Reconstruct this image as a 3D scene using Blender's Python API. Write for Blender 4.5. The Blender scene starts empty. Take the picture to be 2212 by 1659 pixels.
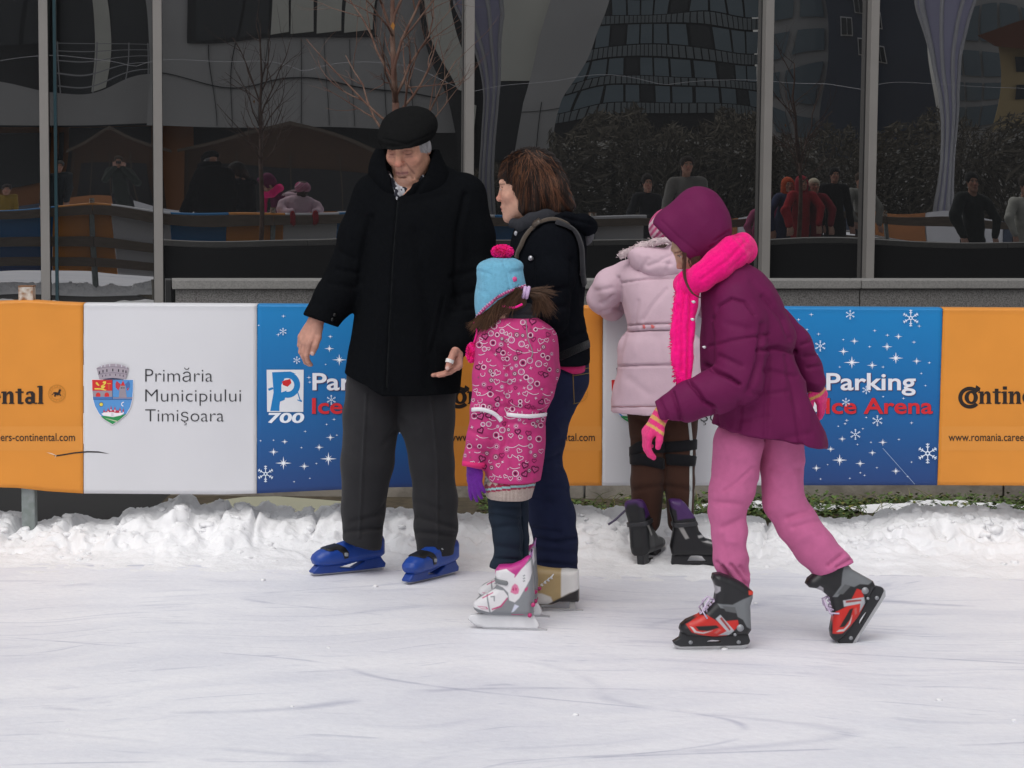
import bpy, math, random
import numpy as np
from mathutils import Matrix, Vector
from mathutils.bvhtree import BVHTree
random.seed(7)
RNG = np.random.default_rng(11)
SC = bpy.context.scene
COL = SC.collection
R = math.radians
# ------------------------------------------------------------------ camera
FPX, CU, CV = 5000.0, 1106.0, 829.5            # focal length and centre for a 2212 x 1659 picture
CAM = np.array([0.0, 0.0, 1.557])
_p, _r = math.atan(461.7 / FPX), R(0.45)
_F = np.array([0, math.cos(_p), -math.sin(_p)])
_U0 = np.array([0, math.sin(_p), math.cos(_p)])
_X = np.array([1.0, 0, 0])
_RT = math.cos(_r) * _X + math.sin(_r) * _U0
_UP = math.cos(_r) * _U0 - math.sin(_r) * _X
cd = bpy.data.cameras.new('camera')
cd.sensor_width = 36.0
cd.lens = FPX / 2212 * 36.0
cd.clip_start = 0.05
cd.clip_end = 2000
cam = bpy.data.objects.new('camera', cd)
COL.objects.link(cam)
m3 = Matrix((_RT, _UP, -_F)).transposed()
cam.matrix_world = Matrix.Translation(CAM) @ m3.to_4x4()
SC.camera = cam
# ------------------------------------------------------------------ light
world = bpy.data.worlds.new('World')
SC.world = world
world.use_nodes = True
wn, wl = world.node_tree.nodes, world.node_tree.links
bg = wn['Background']
sky = wn.new('ShaderNodeTexSky')
sky.sky_type = 'NISHITA'
sky.sun_disc = False
sky.sun_elevation = R(58)
sky.sun_rotation = R(200)
sky.dust_density = 4.0
sky.air_density = 1.0
hs = wn.new('ShaderNodeHueSaturation')          # overcast: the blue of the clear sky is greyed out
hs.inputs['Saturation'].default_value = 0.16
wl.new(sky.outputs[0], hs.inputs['Color'])
wl.new(hs.outputs[0], bg.inputs[0])
bg.inputs[1].default_value = 0.13
sl = bpy.data.lights.new('sun', 'SUN')
sl.energy = 0.7
sl.angle = R(60)
sl.color = (1.0, 0.97, 0.94)
sun = bpy.data.objects.new('sun', sl)
COL.objects.link(sun)
sun.rotation_euler = (R(32), 0, R(-20))          # from behind the photographer, high
SC.view_settings.view_transform = 'Standard'
SC.view_settings.look = 'None'
SC.view_settings.gamma = 1
SC.view_settings.exposure = 0.0
SC.cycles.max_bounces = 6
SC.cycles.use_denoising = True
# ------------------------------------------------------------------ picture <-> world

def ray(u, v):
    return _F + _RT * ((u - CU) / FPX) + _UP * ((CV - v) / FPX)
def At(u, v, Y):
    d = ray(u, v)
    return CAM + d * (Y / d[1])
def G(u, v, z=0.0):
    d = ray(u, v)
    return CAM + d * ((z - CAM[2]) / d[2])
def proj(P):
    q = np.asarray(P) - CAM
    zc = q @ _F
    return CU + FPX * (q @ _RT) / zc, CV - FPX * (q @ _UP) / zc
# ------------------------------------------------------------------ noise
def _hash(i, j, k, seed):
    h = (i * 374761393 + j * 668265263 + k * 2147483647 + seed * 974634) & 0xffffffff
    h = ((h ^ (h >> 13)) * 1274126177) & 0xffffffff
    h = h ^ (h >> 16)
    return (h & 0xffff) / 65535.0
def vnoise(P, seed=0):
    P = np.asarray(P, dtype=np.float64)
    I = np.floor(P).astype(np.int64)
    f = P - I
    f = f * f * (3 - 2 * f)
    out = 0
    for dx in (0, 1):
        for dy in (0, 1):
            for dz in (0, 1):
                w = (f[:, 0] if dx else 1 - f[:, 0]) * (f[:, 1] if dy else 1 - f[:, 1]) * (f[:, 2] if dz else 1 - f[:, 2])
                out = out + w * _hash(I[:, 0] + dx, I[:, 1] + dy, I[:, 2] + dz, seed)
    return out * 2 - 1
def fbm(P, scale, oct=3, seed=0):
    P = np.asarray(P) * scale
    a, s = 0, 0
    for o in range(oct):
        a = a + vnoise(P * 2 ** o + 7.3 * o, seed + o) / 2 ** o
        s += 1 / 2 ** o
    return a / s
# ------------------------------------------------------------------ objects and meshes
def tag(o, label=None, cat=None, group=None, kind=None):
    for k, val in (('label', label), ('category', cat), ('group', group), ('kind', kind)):
        if val: o[k] = val
    return o
def empty(name, loc=(0, 0, 0)):
    o = bpy.data.objects.new(name, None)
    COL.objects.link(o)
    o.location = Vector([float(c) for c in loc])
    o.empty_display_size = 0.1
    return o
def link(name, me, parent=None, M=None):
    o = bpy.data.objects.new(name, me)
    COL.objects.link(o)
    if M is not None: o.matrix_world = M
    if parent is not None:
        o.parent = parent
        o.matrix_parent_inverse = PM(parent).inverted()
    return o
def PM(o):
    # world matrix without waiting for the depsgraph
    m = o.matrix_basis.copy()
    if o.parent is not None: m = PM(o.parent) @ o.matrix_parent_inverse @ m
    return m
def meshdata(name, V, F, mat=None, cols=None, smooth=True, fm=None, mats=None):
    me = bpy.data.meshes.new(name)
    V = np.asarray(V, dtype=np.float32)
    if isinstance(F, np.ndarray):
        n, k = F.shape
        me.vertices.add(len(V)); me.vertices.foreach_set('co', V.ravel())
        me.loops.add(n * k); me.loops.foreach_set('vertex_index', F.astype(np.int32).ravel())
        me.polygons.add(n)
        me.polygons.foreach_set('loop_start', np.arange(0, n * k, k, dtype=np.int32))
        me.polygons.foreach_set('loop_total', np.full(n, k, dtype=np.int32))
    else:
        me.from_pydata(V.tolist(), [], F)
    me.update(calc_edges=True)
    me.validate()
    if cols is not None:
        ca = me.color_attributes.new('Col', 'FLOAT_COLOR', 'POINT')
        c = np.ones((len(V), 4), dtype=np.float32); c[:, :3] = cols
        ca.data.foreach_set('color', c.ravel())
    for m in (mats or ([mat] if mat else [])): me.materials.append(m)
    if fm is not None: me.polygons.foreach_set('material_index', np.asarray(fm, dtype=np.int32))
    if smooth: me.polygons.foreach_set('use_smooth', np.ones(len(me.polygons), dtype=bool))
    me.update()
    return me
def mk(name, V, F, mat=None, parent=None, cols=None, smooth=True, M=None, **k):
    return link(name, meshdata(name, V, F, mat, cols, smooth, **k), parent, M)
class MB:
    """collects simple shapes into one mesh"""
    def __init__(s): s.V, s.F, s.C = [], [], []
    def add(s, V, F, c=None):
        b = len(s.V)
        s.V += [tuple(map(float, v)) for v in V]; s.F += [[b + i for i in f] for f in F]
        s.C += [c or (1, 1, 1)] * len(V)
        return s
    def box(s, lo, hi, M=None, c=None):
        (a, b, d), (e, f, g) = lo, hi
        V = [(a, b, d), (e, b, d), (e, f, d), (a, f, d), (a, b, g), (e, b, g), (e, f, g), (a, f, g)]
        if M is not None: V = [tuple(M @ Vector(v)) for v in V]
        return s.add(V, [(0, 3, 2, 1), (4, 5, 6, 7), (0, 1, 5, 4), (1, 2, 6, 5), (2, 3, 7, 6), (3, 0, 4, 7)], c)
    def prism(s, pts, off, c=None):
        n = len(pts); pts = [np.asarray(p, float) for p in pts]; off = np.asarray(off, float)
        V = pts + [p + off for p in pts]
        F = [list(range(n))[::-1], list(range(n, 2 * n))] + [(i, (i + 1) % n, n + (i + 1) % n, n + i) for i in range(n)]
        return s.add(V, F, c)
    def tube(s, pts, rad, n=8, cap=True, c=None):
        pts = [np.asarray(p, float) for p in pts]
        rad = rad if hasattr(rad, '__len__') else [rad] * len(pts)
        V, F = [], []
        a = None
        for i, p in enumerate(pts):
            t = pts[min(i + 1, len(pts) - 1)] - pts[max(i - 1, 0)]
            t = t / (np.linalg.norm(t) + 1e-9)
            if a is None: a = np.cross(t, (0, 0, 1) if abs(t[2]) < .9 else (1, 0, 0))
            a = a - t * (a @ t); a /= np.linalg.norm(a) + 1e-9
            b = np.cross(t, a)
            for k in range(n):
                w = 2 * math.pi * k / n
                V.append(p + rad[i] * (math.cos(w) * a + math.sin(w) * b))
        for i in range(len(pts) - 1):
            for k in range(n):
                F.append((i * n + k, i * n + (k + 1) % n, (i + 1) * n + (k + 1) % n, (i + 1) * n + k))
        if cap: F += [list(range(n))[::-1], [(len(pts) - 1) * n + k for k in range(n)]]
        return s.add(V, F, c)
    def build(s, name, mat, parent=None, smooth=False, cols=False, M=None):
        return mk(name, s.V, s.F, mat, parent, np.array(s.C) if cols else None, smooth, M)
def bevel(o, w=0.004, seg=2):
    md = o.modifiers.new('bevel', 'BEVEL'); md.width = w; md.segments = seg; md.limit_method = 'ANGLE'
    return o
# ------------------------------------------------------------------ materials
MATS = {}
def mat(name, col=(.5, .5, .5), rough=.8, attr=False, bump=0.0, bscale=200.0, var=0.0, vscale=8.0, spec=0.4, metal=0.0, sheen=0.0, trans=0.0, sss=0.0, mixc=None, bdist=0.002, map3=(1, 1, 1), ior=None, vdet=4.0):
    if name in MATS: return MATS[name]
    m = bpy.data.materials.new(name); m.use_nodes = True
    N, L = m.node_tree.nodes, m.node_tree.links
    b = N['Principled BSDF']
    b.inputs['Roughness'].default_value = rough
    b.inputs['Metallic'].default_value = metal
    b.inputs['Specular IOR Level'].default_value = spec
    if ior: b.inputs['IOR'].default_value = ior
    if sheen:
        b.inputs['Sheen Weight'].default_value = sheen; b.inputs['Sheen Roughness'].default_value = .5
    if sss:
        b.inputs['Subsurface Weight'].default_value = sss; b.inputs['Subsurface Radius'].default_value = (.012, .005, .003)
        b.inputs['Subsurface Scale'].default_value = 1.0
    tc = N.new('ShaderNodeTexCoord'); mp = N.new('ShaderNodeMapping'); mp.inputs['Scale'].default_value = map3
    L.new(tc.outputs['Object'], mp.inputs['Vector'])
    if attr:
        a = N.new('ShaderNodeAttribute'); a.attribute_name = 'Col'; src = a.outputs['Color']
    else:
        rgb = N.new('ShaderNodeRGB'); rgb.outputs[0].default_value = (*col, 1); src = rgb.outputs[0]
    if var or mixc:
        nz = N.new('ShaderNodeTexNoise'); nz.inputs['Scale'].default_value = vscale; nz.inputs['Detail'].default_value = vdet
        L.new(mp.outputs[0], nz.inputs['Vector'])
        mx = N.new('ShaderNodeMix'); mx.data_type = 'RGBA'
        L.new(src, mx.inputs[6])
        if mixc:
            cr = N.new('ShaderNodeValToRGB'); cr.color_ramp.elements[0].position = .42; cr.color_ramp.elements[1].position = .62
            L.new(nz.outputs[0], cr.inputs[0]); L.new(cr.outputs[0], mx.inputs[0])
            mx.inputs[7].default_value = (*mixc, 1)
        else:
            mx.blend_type = 'MULTIPLY'; mx.inputs[0].default_value = 1.0
            mr = N.new('ShaderNodeMapRange'); mr.inputs[1].default_value = .25; mr.inputs[2].default_value = .75
            mr.inputs[3].default_value = 1 - var; mr.inputs[4].default_value = 1 + var
            L.new(nz.outputs[0], mr.inputs[0]); L.new(mr.outputs[0], mx.inputs[7])
        src = mx.outputs[2]
    L.new(src, b.inputs['Base Color'])
    if bump:
        n2 = N.new('ShaderNodeTexNoise'); n2.inputs['Scale'].default_value = bscale; n2.inputs['Detail'].default_value = 3
        L.new(mp.outputs[0], n2.inputs['Vector'])
        bp = N.new('ShaderNodeBump'); bp.inputs['Strength'].default_value = bump; bp.inputs['Distance'].default_value = bdist
        L.new(n2.outputs[0], bp.inputs['Height']); L.new(bp.outputs[0], b.inputs['Normal'])
    MATS[name] = m
    return m
def srgb(r, g, b):
    f = lambda c: (c / 255 / 12.92) if c / 255 <= .04045 else ((c / 255 + .055) / 1.055) ** 2.4
    return (f(r), f(g), f(b))
# ------------------------------------------------------------------ signed distance modelling
def vec(*a): return np.array(a, dtype=np.float64)
class Prim:
    def __init__(s, lo, hi, f, col=None): s.lo, s.hi, s.f, s.col = np.asarray(lo, float), np.asarray(hi, float), f, col
def cone(a, b, ra, rb=None, flat=None, col=None):
    """round cone from a to b; flat=(direction, factor) squeezes the section along a direction"""
    a, b = np.asarray(a, float), np.asarray(b, float)
    rb = ra if rb is None else rb
    ab = b - a; L2 = ab @ ab + 1e-12
    rm = max(ra, rb)
    ex = 1.0
    if flat is not None:
        fd = np.asarray(flat[0], float); fd = fd / np.linalg.norm(fd); ff = flat[1]; ex = max(1.0, 1 / ff)
    def f(x, y, z):
        px, py, pz = x - a[0], y - a[1], z - a[2]
        t = np.clip((px * ab[0] + py * ab[1] + pz * ab[2]) / L2, 0, 1)
        px = px - t * ab[0]; py = py - t * ab[1]; pz = pz - t * ab[2]
        d2 = px * px + py * py + pz * pz
        if flat is not None:
            q = px * fd[0] + py * fd[1] + pz * fd[2]
            d2 = d2 + (ff * ff - 1) * q * q
        return np.sqrt(np.maximum(d2, 1e-12)) - (ra + (rb - ra) * t)
    return Prim(np.minimum(a, b) - rm * ex, np.maximum(a, b) + rm * ex, f, col)
def tube(pts, rads, **k):
    return [cone(pts[i], pts[i + 1], rads[i], rads[i + 1], **k) for i in range(len(pts) - 1)]
def ell(c, r, Rm=None, col=None):
    c, r = np.asarray(c, float), np.asarray(r, float)
    Rm = np.eye(3) if Rm is None else np.asarray(Rm, float)       # columns are the local axes
    e = np.sqrt((Rm * Rm) @ (r * r)) if Rm is not None else r
    def f(x, y, z):
        px, py, pz = x - c[0], y - c[1], z - c[2]
        s0 = s1 = 0
        for i in range(3):
            q = (px * Rm[0, i] + py * Rm[1, i] + pz * Rm[2, i]) / r[i]
            s0 = s0 + q * q; s1 = s1 + (q / r[i]) ** 2
        k0 = np.sqrt(s0)
        return k0 * (k0 - 1) / np.sqrt(s1 + 1e-9)
    return Prim(c - e, c + e, f, col)
def polysd(poly, X, Y):
    P = np.asarray(poly, float); n = len(P)
    d = None; s = np.ones(np.broadcast(X, Y).shape)
    for i in range(n):
        a, b = P[i], P[i - 1]
        e = b - a
        wx, wy = X - a[0], Y - a[1]
        t = np.clip((wx * e[0] + wy * e[1]) / (e @ e + 1e-12), 0, 1)
        q = (wx - e[0] * t) ** 2 + (wy - e[1] * t) ** 2
        d = q if d is None else np.minimum(d, q)
        c1 = Y >= a[1]; c2 = Y < b[1]; c3 = e[0] * wy > e[1] * wx
        flip = (c1 & c2 & c3) | (~c1 & ~c2 & ~c3)
        s = np.where(flip, -s, s)
    return s * np.sqrt(d)
def extr(poly, hw, rnd, col=None, y0=0.0):
    """outline in the local x-z plane, extruded to +-hw in y with rounded rims; hw may be a function of (x, z)"""
    P = np.asarray(poly, float)
    hm = hw if not callable(hw) else 0.07
    def f(x, y, z):
        d2 = polysd(P, x, z)
        w = hw(x, z) if callable(hw) else hw
        dy = np.abs(y - y0) - w
        a, b = d2 + rnd, dy + rnd
        return np.minimum(np.maximum(a, b), 0) + np.sqrt(np.maximum(a, 0) ** 2 + np.maximum(b, 0) ** 2) - rnd
    return Prim((P[:, 0].min(), y0 - hm, P[:, 1].min()), (P[:, 0].max(), y0 + hm, P[:, 1].max()), f, col)
def stack(rings, n=2.3, col=None):
    """vertical loft: rings of (z, cx, cy, rx, ry)"""
    A = np.array(sorted(rings), dtype=float)
    zz = np.linspace(A[0, 0], A[-1, 0], 80)
    def herm(y):
        x = A[:, 0]; m = np.gradient(y, x); out = np.zeros_like(zz)
        i = np.clip(np.searchsorted(x, zz) - 1, 0, len(x) - 2)
        h = x[i + 1] - x[i]; t = (zz - x[i]) / h
        return ((2 * t ** 3 - 3 * t ** 2 + 1) * y[i] + (t ** 3 - 2 * t ** 2 + t) * h * m[i] + (-2 * t ** 3 + 3 * t ** 2) * y[i + 1] + (t ** 3 - t ** 2) * h * m[i + 1])
    C = [herm(A[:, i]) if len(A) > 2 else np.interp(zz, A[:, 0], A[:, i]) for i in range(1, 5)]
    def f(x, y, z):
        cx, cy, rx, ry = [np.interp(z, zz, c) for c in C]
        q = (np.abs((x - cx) / rx) ** n + np.abs((y - cy) / ry) ** n) ** (1 / n)
        d = (q - 1) * np.minimum(rx, ry)
        return np.maximum(np.maximum(d, z - A[-1, 0]), A[0, 0] - z)
    lo = ((A[:, 1] - A[:, 3]).min(), (A[:, 2] - A[:, 4]).min(), A[0, 0]); hi = ((A[:, 1] + A[:, 3]).max(), (A[:, 2] + A[:, 4]).max(), A[-1, 0])
    return Prim(lo, hi, f, col)
def half(p, nrm):
    """half space behind the plane through p with outward normal nrm"""
    p, nrm = np.asarray(p, float), np.asarray(nrm, float); nrm = nrm / np.linalg.norm(nrm)
    return Prim((-99,) * 3, (99,) * 3, lambda x, y, z: (x - p[0]) * nrm[0] + (y - p[1]) * nrm[1] + (z - p[2]) * nrm[2])
def axis(lo, hi, h, fine=()):
    """grid coordinates with finer stretches (lo, hi, step)"""
    out = [lo]; x = lo
    while x < hi:
        st = h
        for a, b, s in fine:
            if a - h <= x < b: st = min(st, s)
        x += st; out.append(x)
    return np.array(out)
class SDF:
    BIG = 0.06
    def __init__(s, prims=None, h=0.005, fine=((), (), ()), pad=0.03, lo=None, hi=None):
        pr = [p for p in (prims or [])]
        if lo is None:
            lo = np.min([p.lo for p in pr], axis=0) - pad; hi = np.max([p.hi for p in pr], axis=0) + pad
        s.ax = [axis(lo[i], hi[i], h, fine[i]) for i in range(3)]
        s.d = np.full([len(a) for a in s.ax], s.BIG, dtype=np.float32)
        s.cols = []
    def win(s, lo, hi, pad):
        sl = []
        for i in range(3):
            a = max(0, int(np.searchsorted(s.ax[i], lo[i] - pad)) - 1); b = min(len(s.ax[i]), int(np.searchsorted(s.ax[i], hi[i] + pad)) + 1)
            sl.append(slice(a, max(a + 1, b)))
        X = s.ax[0][sl[0]].astype(np.float32)[:, None, None]; Y = s.ax[1][sl[1]].astype(np.float32)[None, :, None]; Z = s.ax[2][sl[2]].astype(np.float32)[None, None, :]
        return tuple(sl), X, Y, Z
    def add(s, prims, k=0.0):
        for p in (prims if isinstance(prims, (list, tuple)) else [prims]):
            sl, X, Y, Z = s.win(p.lo, p.hi, 0.022 + k)
            b = p.f(X, Y, Z).astype(np.float32); a = s.d[sl]
            if k > 0:
                s.d[sl] = s._smin(a, b, k)
            else: s.d[sl] = np.minimum(a, b)
            if p.col is not None: s.cols.append(p)
        return s
    @staticmethod
    def _smin(a, b, k):
        h = np.clip(.5 + .5 * (a - b) / k, 0, 1)
        return a * (1 - h) + b * h - k * h * (1 - h)
    def sub(s, prims, k=0.0):
        for p in (prims if isinstance(prims, (list, tuple)) else [prims]):
            sl, X, Y, Z = s.win(p.lo, p.hi, 0.022 + k)
            b = -p.f(X, Y, Z).astype(np.float32); a = s.d[sl]
            s.d[sl] = -s._smin(-a, -b, k) if k > 0 else np.maximum(a, b)
        return s
    def clip(s, prims, k=0.0):
        for p in (prims if isinstance(prims, (list, tuple)) else [prims]):
            X, Y, Z = s.ax[0].astype(np.float32)[:, None, None], s.ax[1].astype(np.float32)[None, :, None], s.ax[2].astype(np.float32)[None, None, :]
            b = np.broadcast_to(p.f(X, Y, Z), s.d.shape).astype(np.float32)
            s.d = -s._smin(-s.d, -b, k) if k > 0 else np.maximum(s.d, b)
        return s
    def mesh(s, smooth=1):
        """naive surface nets"""
        d = s.d
        ins = d < 0
        c = np.zeros([n - 1 for n in d.shape], dtype=np.uint8)
        offs = [(i, j, k) for i in (0, 1) for j in (0, 1) for k in (0, 1)]
        for i, j, k in offs: c += ins[i:i + c.shape[0], j:j + c.shape[1], k:k + c.shape[2]]
        act = np.argwhere((c > 0) & (c < 8))
        ids = np.full(c.shape, -1, dtype=np.int32)
        ids[act[:, 0], act[:, 1], act[:, 2]] = np.arange(len(act))
        acc = np.zeros((len(act), 3)); cnt = np.zeros(len(act))
        val = {o: d[act[:, 0] + o[0], act[:, 1] + o[1], act[:, 2] + o[2]] for o in offs}
        pos = {o: np.stack([s.ax[q][act[:, q] + o[q]] for q in range(3)], 1) for o in offs}
        for o in offs:
            for q in range(3):
                if o[q] == 0:
                    o2 = tuple(1 if r == q else o[r] for r in range(3))
                    a, b = val[o], val[o2]
                    cr = (a < 0) != (b < 0)
                    t = np.where(cr, a / np.where(cr, a - b, 1), 0)[:, None]
                    acc += np.where(cr[:, None], pos[o] + (pos[o2] - pos[o]) * t, 0); cnt += cr
        V = acc / cnt[:, None]
        F = []
        for q in range(3):
            r, t = (q + 1) % 3, (q + 2) % 3
            sl0 = [slice(1, -1)] * 3; sl1 = [slice(1, -1)] * 3
            sl0[q] = slice(0, -1); sl1[q] = slice(1, None)
            e = np.argwhere(ins[tuple(sl0)] != ins[tuple(sl1)])
            if not len(e): continue
            base = e.copy()
            for w in range(3):
                if w != q: base[:, w] += 1
            lowin = ins[base[:, 0], base[:, 1], base[:, 2]]
            def cell(dr, dt):
                b = base.copy(); b[:, r] += dr; b[:, t] += dt
                return ids[b[:, 0], b[:, 1], b[:, 2]]
            Q = np.stack([cell(-1, -1), cell(0, -1), cell(0, 0), cell(-1, 0)], 1)
            Q[~lowin] = Q[~lowin][:, ::-1]
            F.append(Q)
        F = np.concatenate(F) if F else np.zeros((0, 4), int)
        F = F[(F >= 0).all(1)]
        for _ in range(smooth): V = lap(V, F, .4)
        return V, F
    def paint(s, V, default=(.5, .5, .5), soft=0.0):
        C = np.tile(np.asarray(default, float), (len(V), 1)); best = np.full(len(V), 1e9)
        for p in s.cols:
            dd = p.f(V[:, 0], V[:, 1], V[:, 2]); w = dd < best
            best[w] = dd[w]; C[w] = p.col
        return C
def lap(V, F, w=.5):
    n = len(V); S = np.zeros((n, 3)); c = np.zeros(n)
    k = F.shape[1]
    for i in range(k):
        a, b = F[:, i], F[:, (i + 1) % k]
        for x, y in ((a, b), (b, a)):
            c += np.bincount(x, minlength=n)
            for q in range(3): S[:, q] += np.bincount(x, V[y, q], minlength=n)
    return V * (1 - w) + w * S / np.maximum(c, 1)[:, None]
def normals(V, F):
    a, b, c, d = (V[F[:, i]] for i in range(4))
    fn = np.cross(c - a, d - b)
    N = np.zeros_like(V)
    for i in range(4):
        for q in range(3): N[:, q] += np.bincount(F[:, i], fn[:, q], minlength=len(V))
    return N / (np.linalg.norm(N, axis=1, keepdims=True) + 1e-12)
def segdist(U, W, path):
    """distance from picture points to a polyline"""
    d = np.full(len(U), 1e9)
    for (x0, y0), (x1, y1) in zip(path[:-1], path[1:]):
        ex, ey = x1 - x0, y1 - y0
        t = np.clip(((U - x0) * ex + (W - y0) * ey) / (ex * ex + ey * ey + 1e-9), 0, 1)
        d = np.minimum(d, np.hypot(U - x0 - t * ex, W - y0 - t * ey))
    return d
def creases(V, N, lst):
    """folds pressed into (depth > 0) or raised out of (depth < 0) the side of a garment that faces the rink;
    each is (path in the picture, width px, depth m)"""
    U, W = proj(V)
    fac = np.clip(-N[:, 1] * 2 + .3, 0, 1)
    dd = np.zeros(len(V))
    for path, w, dep in lst:
        dd -= dep * np.exp(-(segdist(U, W, path) / w) ** 2)
    return V + N * (dd * fac)[:, None]
# ================================================================== the setting
BY = 9.45                                        # the barrier stands here
GA = math.atan((275 - CU) / FPX)                 # the glass front is turned to the left of the view
GN = vec(math.sin(GA), math.cos(GA), 0)
GT = vec(GN[1], -GN[0], 0)                       # along the front, to the right
GD = 19.3
def on_glass(u, off=0.0):
    """distance along the front where the view column u meets it"""
    d = ray(u, 600); t = (GD - off) / (d @ GN)
    return (CAM + d * t) @ GT
def gp(a, off, z): return GT * a + GN * (GD - off) + vec(0, 0, z)
def mirror(p):
    p = np.asarray(p, float)
    return p - 2 * ((p @ GN - GD)[..., None] if p.ndim > 1 else (p @ GN - GD)) * GN

# --- materials of the ground
def ice_material():
    m = bpy.data.materials.new('skated_ice'); m.use_nodes = True
    N, L = m.node_tree.nodes, m.node_tree.links; b = N['Principled BSDF']
    tc = N.new('ShaderNodeTexCoord')
    wn_ = N.new('ShaderNodeTexNoise'); wn_.inputs['Scale'].default_value = .55; wn_.inputs['Detail'].default_value = 2
    L.new(tc.outputs['Object'], wn_.inputs['Vector'])
    wm = N.new('ShaderNodeVectorMath'); wm.operation = 'SCALE'; wm.inputs['Scale'].default_value = 1.7
    L.new(wn_.outputs['Color'], wm.inputs[0])
    wa = N.new('ShaderNodeVectorMath'); wa.operation = 'ADD'
    L.new(tc.outputs['Object'], wa.inputs[0]); L.new(wm.outputs[0], wa.inputs[1])
    def noise(scale, mp, det=4, rot=0, warp=True):
        q = N.new('ShaderNodeMapping'); q.inputs['Scale'].default_value = mp; q.inputs['Rotation'].default_value = (0, 0, rot)
        L.new(wa.outputs[0] if warp else tc.outputs['Object'], q.inputs['Vector'])
        n = N.new('ShaderNodeTexNoise'); n.inputs['Scale'].default_value = scale; n.inputs['Detail'].default_value = det
        L.new(q.outputs[0], n.inputs['Vector']); return n.outputs[0]
    def ramp(src, a, c0, c, c1):
        r = N.new('ShaderNodeValToRGB'); e = r.color_ramp.elements
        e[0].position = a; e[0].color = (*c0, 1); e[1].position = c; e[1].color = (*c1, 1)
        L.new(src, r.inputs[0]); return r.outputs[0]
    def mul(a, c, f=1.0):
        x = N.new('ShaderNodeMix'); x.data_type = 'RGBA'; x.blend_type = 'MULTIPLY'; x.inputs[0].default_value = f
        L.new(a, x.inputs[6]); L.new(c, x.inputs[7]); return x.outputs[2]
    w = (1, 1, 1)
    c = ramp(noise(1.1, (.55, 1, 1)), .3, (.795, .80, .842), .7, (.87, .87, .897))
    c = mul(c, ramp(noise(4, (.35, 1.3, 1), 6, .12), .32, (.91, .915, .935), .55, w))
    c = mul(c, ramp(noise(7, (.16, 1.8, 1), 4, -.10), .30, (.88, .885, .91), .40, w))
    c = mul(c, ramp(noise(11, (.055, 3.0, 1), 2, .30), .27, (.81, .82, .855), .33, w))
    c = mul(c, ramp(noise(9, (.05, 2.6, 1), 2, -.45), .27, (.84, .85, .88), .33, w))
    c = mul(c, ramp(noise(38, (1, 1, 1), 4, 0, False), .3, (.955, .955, .965), .6, w))
    c = mul(c, ramp(noise(2.6, (1, 1, 1), 6, 0, False), .35, (.95, .953, .968), .6, w))
    def cuts(scale, mp, rot, wd, dark, seed):
        # thin curved blade cuts: level lines of a slow noise
        src = noise(scale, mp, 1.5, rot, False)
        a1 = N.new('ShaderNodeMath'); a1.operation = 'ADD'; a1.inputs[1].default_value = seed; L.new(src, a1.inputs[0])
        m1 = N.new('ShaderNodeMath'); m1.operation = 'MULTIPLY'; m1.inputs[1].default_value = 9.0; L.new(a1.outputs[0], m1.inputs[0])
        f1 = N.new('ShaderNodeMath'); f1.operation = 'PINGPONG'; f1.inputs[1].default_value = .5; L.new(m1.outputs[0], f1.inputs[0])
        return ramp(f1.outputs[0], 0.0, dark, wd, w)
    brk = ramp(noise(3.2, (1, 1, 1), 3, 0, False), .42, (0, 0, 0), .60, w)
    for args in ((.33, (.35, 1.3, 1), .25, .016, (.68, .69, .75), .13), (.28, (.30, 1.5, 1), -.35, .013, (.70, .71, .77), .41), (.4, (.25, 1.1, 1), .05, .024, (.84, .845, .875), .77)):
        x = N.new('ShaderNodeMix'); x.data_type = 'RGBA'; x.blend_type = 'MULTIPLY'
        L.new(brk, x.inputs[0]); L.new(c, x.inputs[6]); L.new(cuts(*args), x.inputs[7]); c = x.outputs[2]
    L.new(c, b.inputs['Base Color'])
    b.inputs['Roughness'].default_value = .55; b.inputs['Specular IOR Level'].default_value = .25
    add = N.new('ShaderNodeMath'); add.operation = 'ADD'
    L.new(noise(5, (.45, 1.2, 1), 8, .05), add.inputs[0]); L.new(noise(28, (1, 1, 1), 5, 0, False), add.inputs[1])
    bp = N.new('ShaderNodeBump'); bp.inputs['Strength'].default_value = .30; bp.inputs['Distance'].default_value = .010
    L.new(add.outputs[0], bp.inputs['Height']); L.new(bp.outputs[0], b.inputs['Normal'])
    return m
M_snow = mat('snow', (.83, .83, .845), .75, bump=.4, bscale=60, var=.07, vscale=7, spec=.15, bdist=.010)
M_asph = mat('wet_asphalt', (.009, .0088, .009), .8, bump=.5, bscale=180, mixc=(.018, .017, .0175), vscale=160, bdist=.004)
M_concrete = mat('weathered_concrete', (.30, .275, .24), .9, bump=.5, bscale=70, mixc=(.20, .18, .155), vscale=9, bdist=.006)
M_soil = mat('soil', (.07, .055, .035), 1, bump=.6, bscale=60, var=.4, vscale=20, bdist=.01)
M_granite = mat('granite', (.17, .165, .16), .6, mixc=(.075, .07, .068), vscale=130, bump=.15, bscale=90)
M_coping = mat('granite_coping', (.22, .215, .205), .6, mixc=(.17, .165, .16), vscale=90)
M_frame = mat('facade_frame', (.21, .198, .188), .5, var=.06, vscale=3)
M_dark = mat('dark_metal', (.012, .012, .013), .5)

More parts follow.
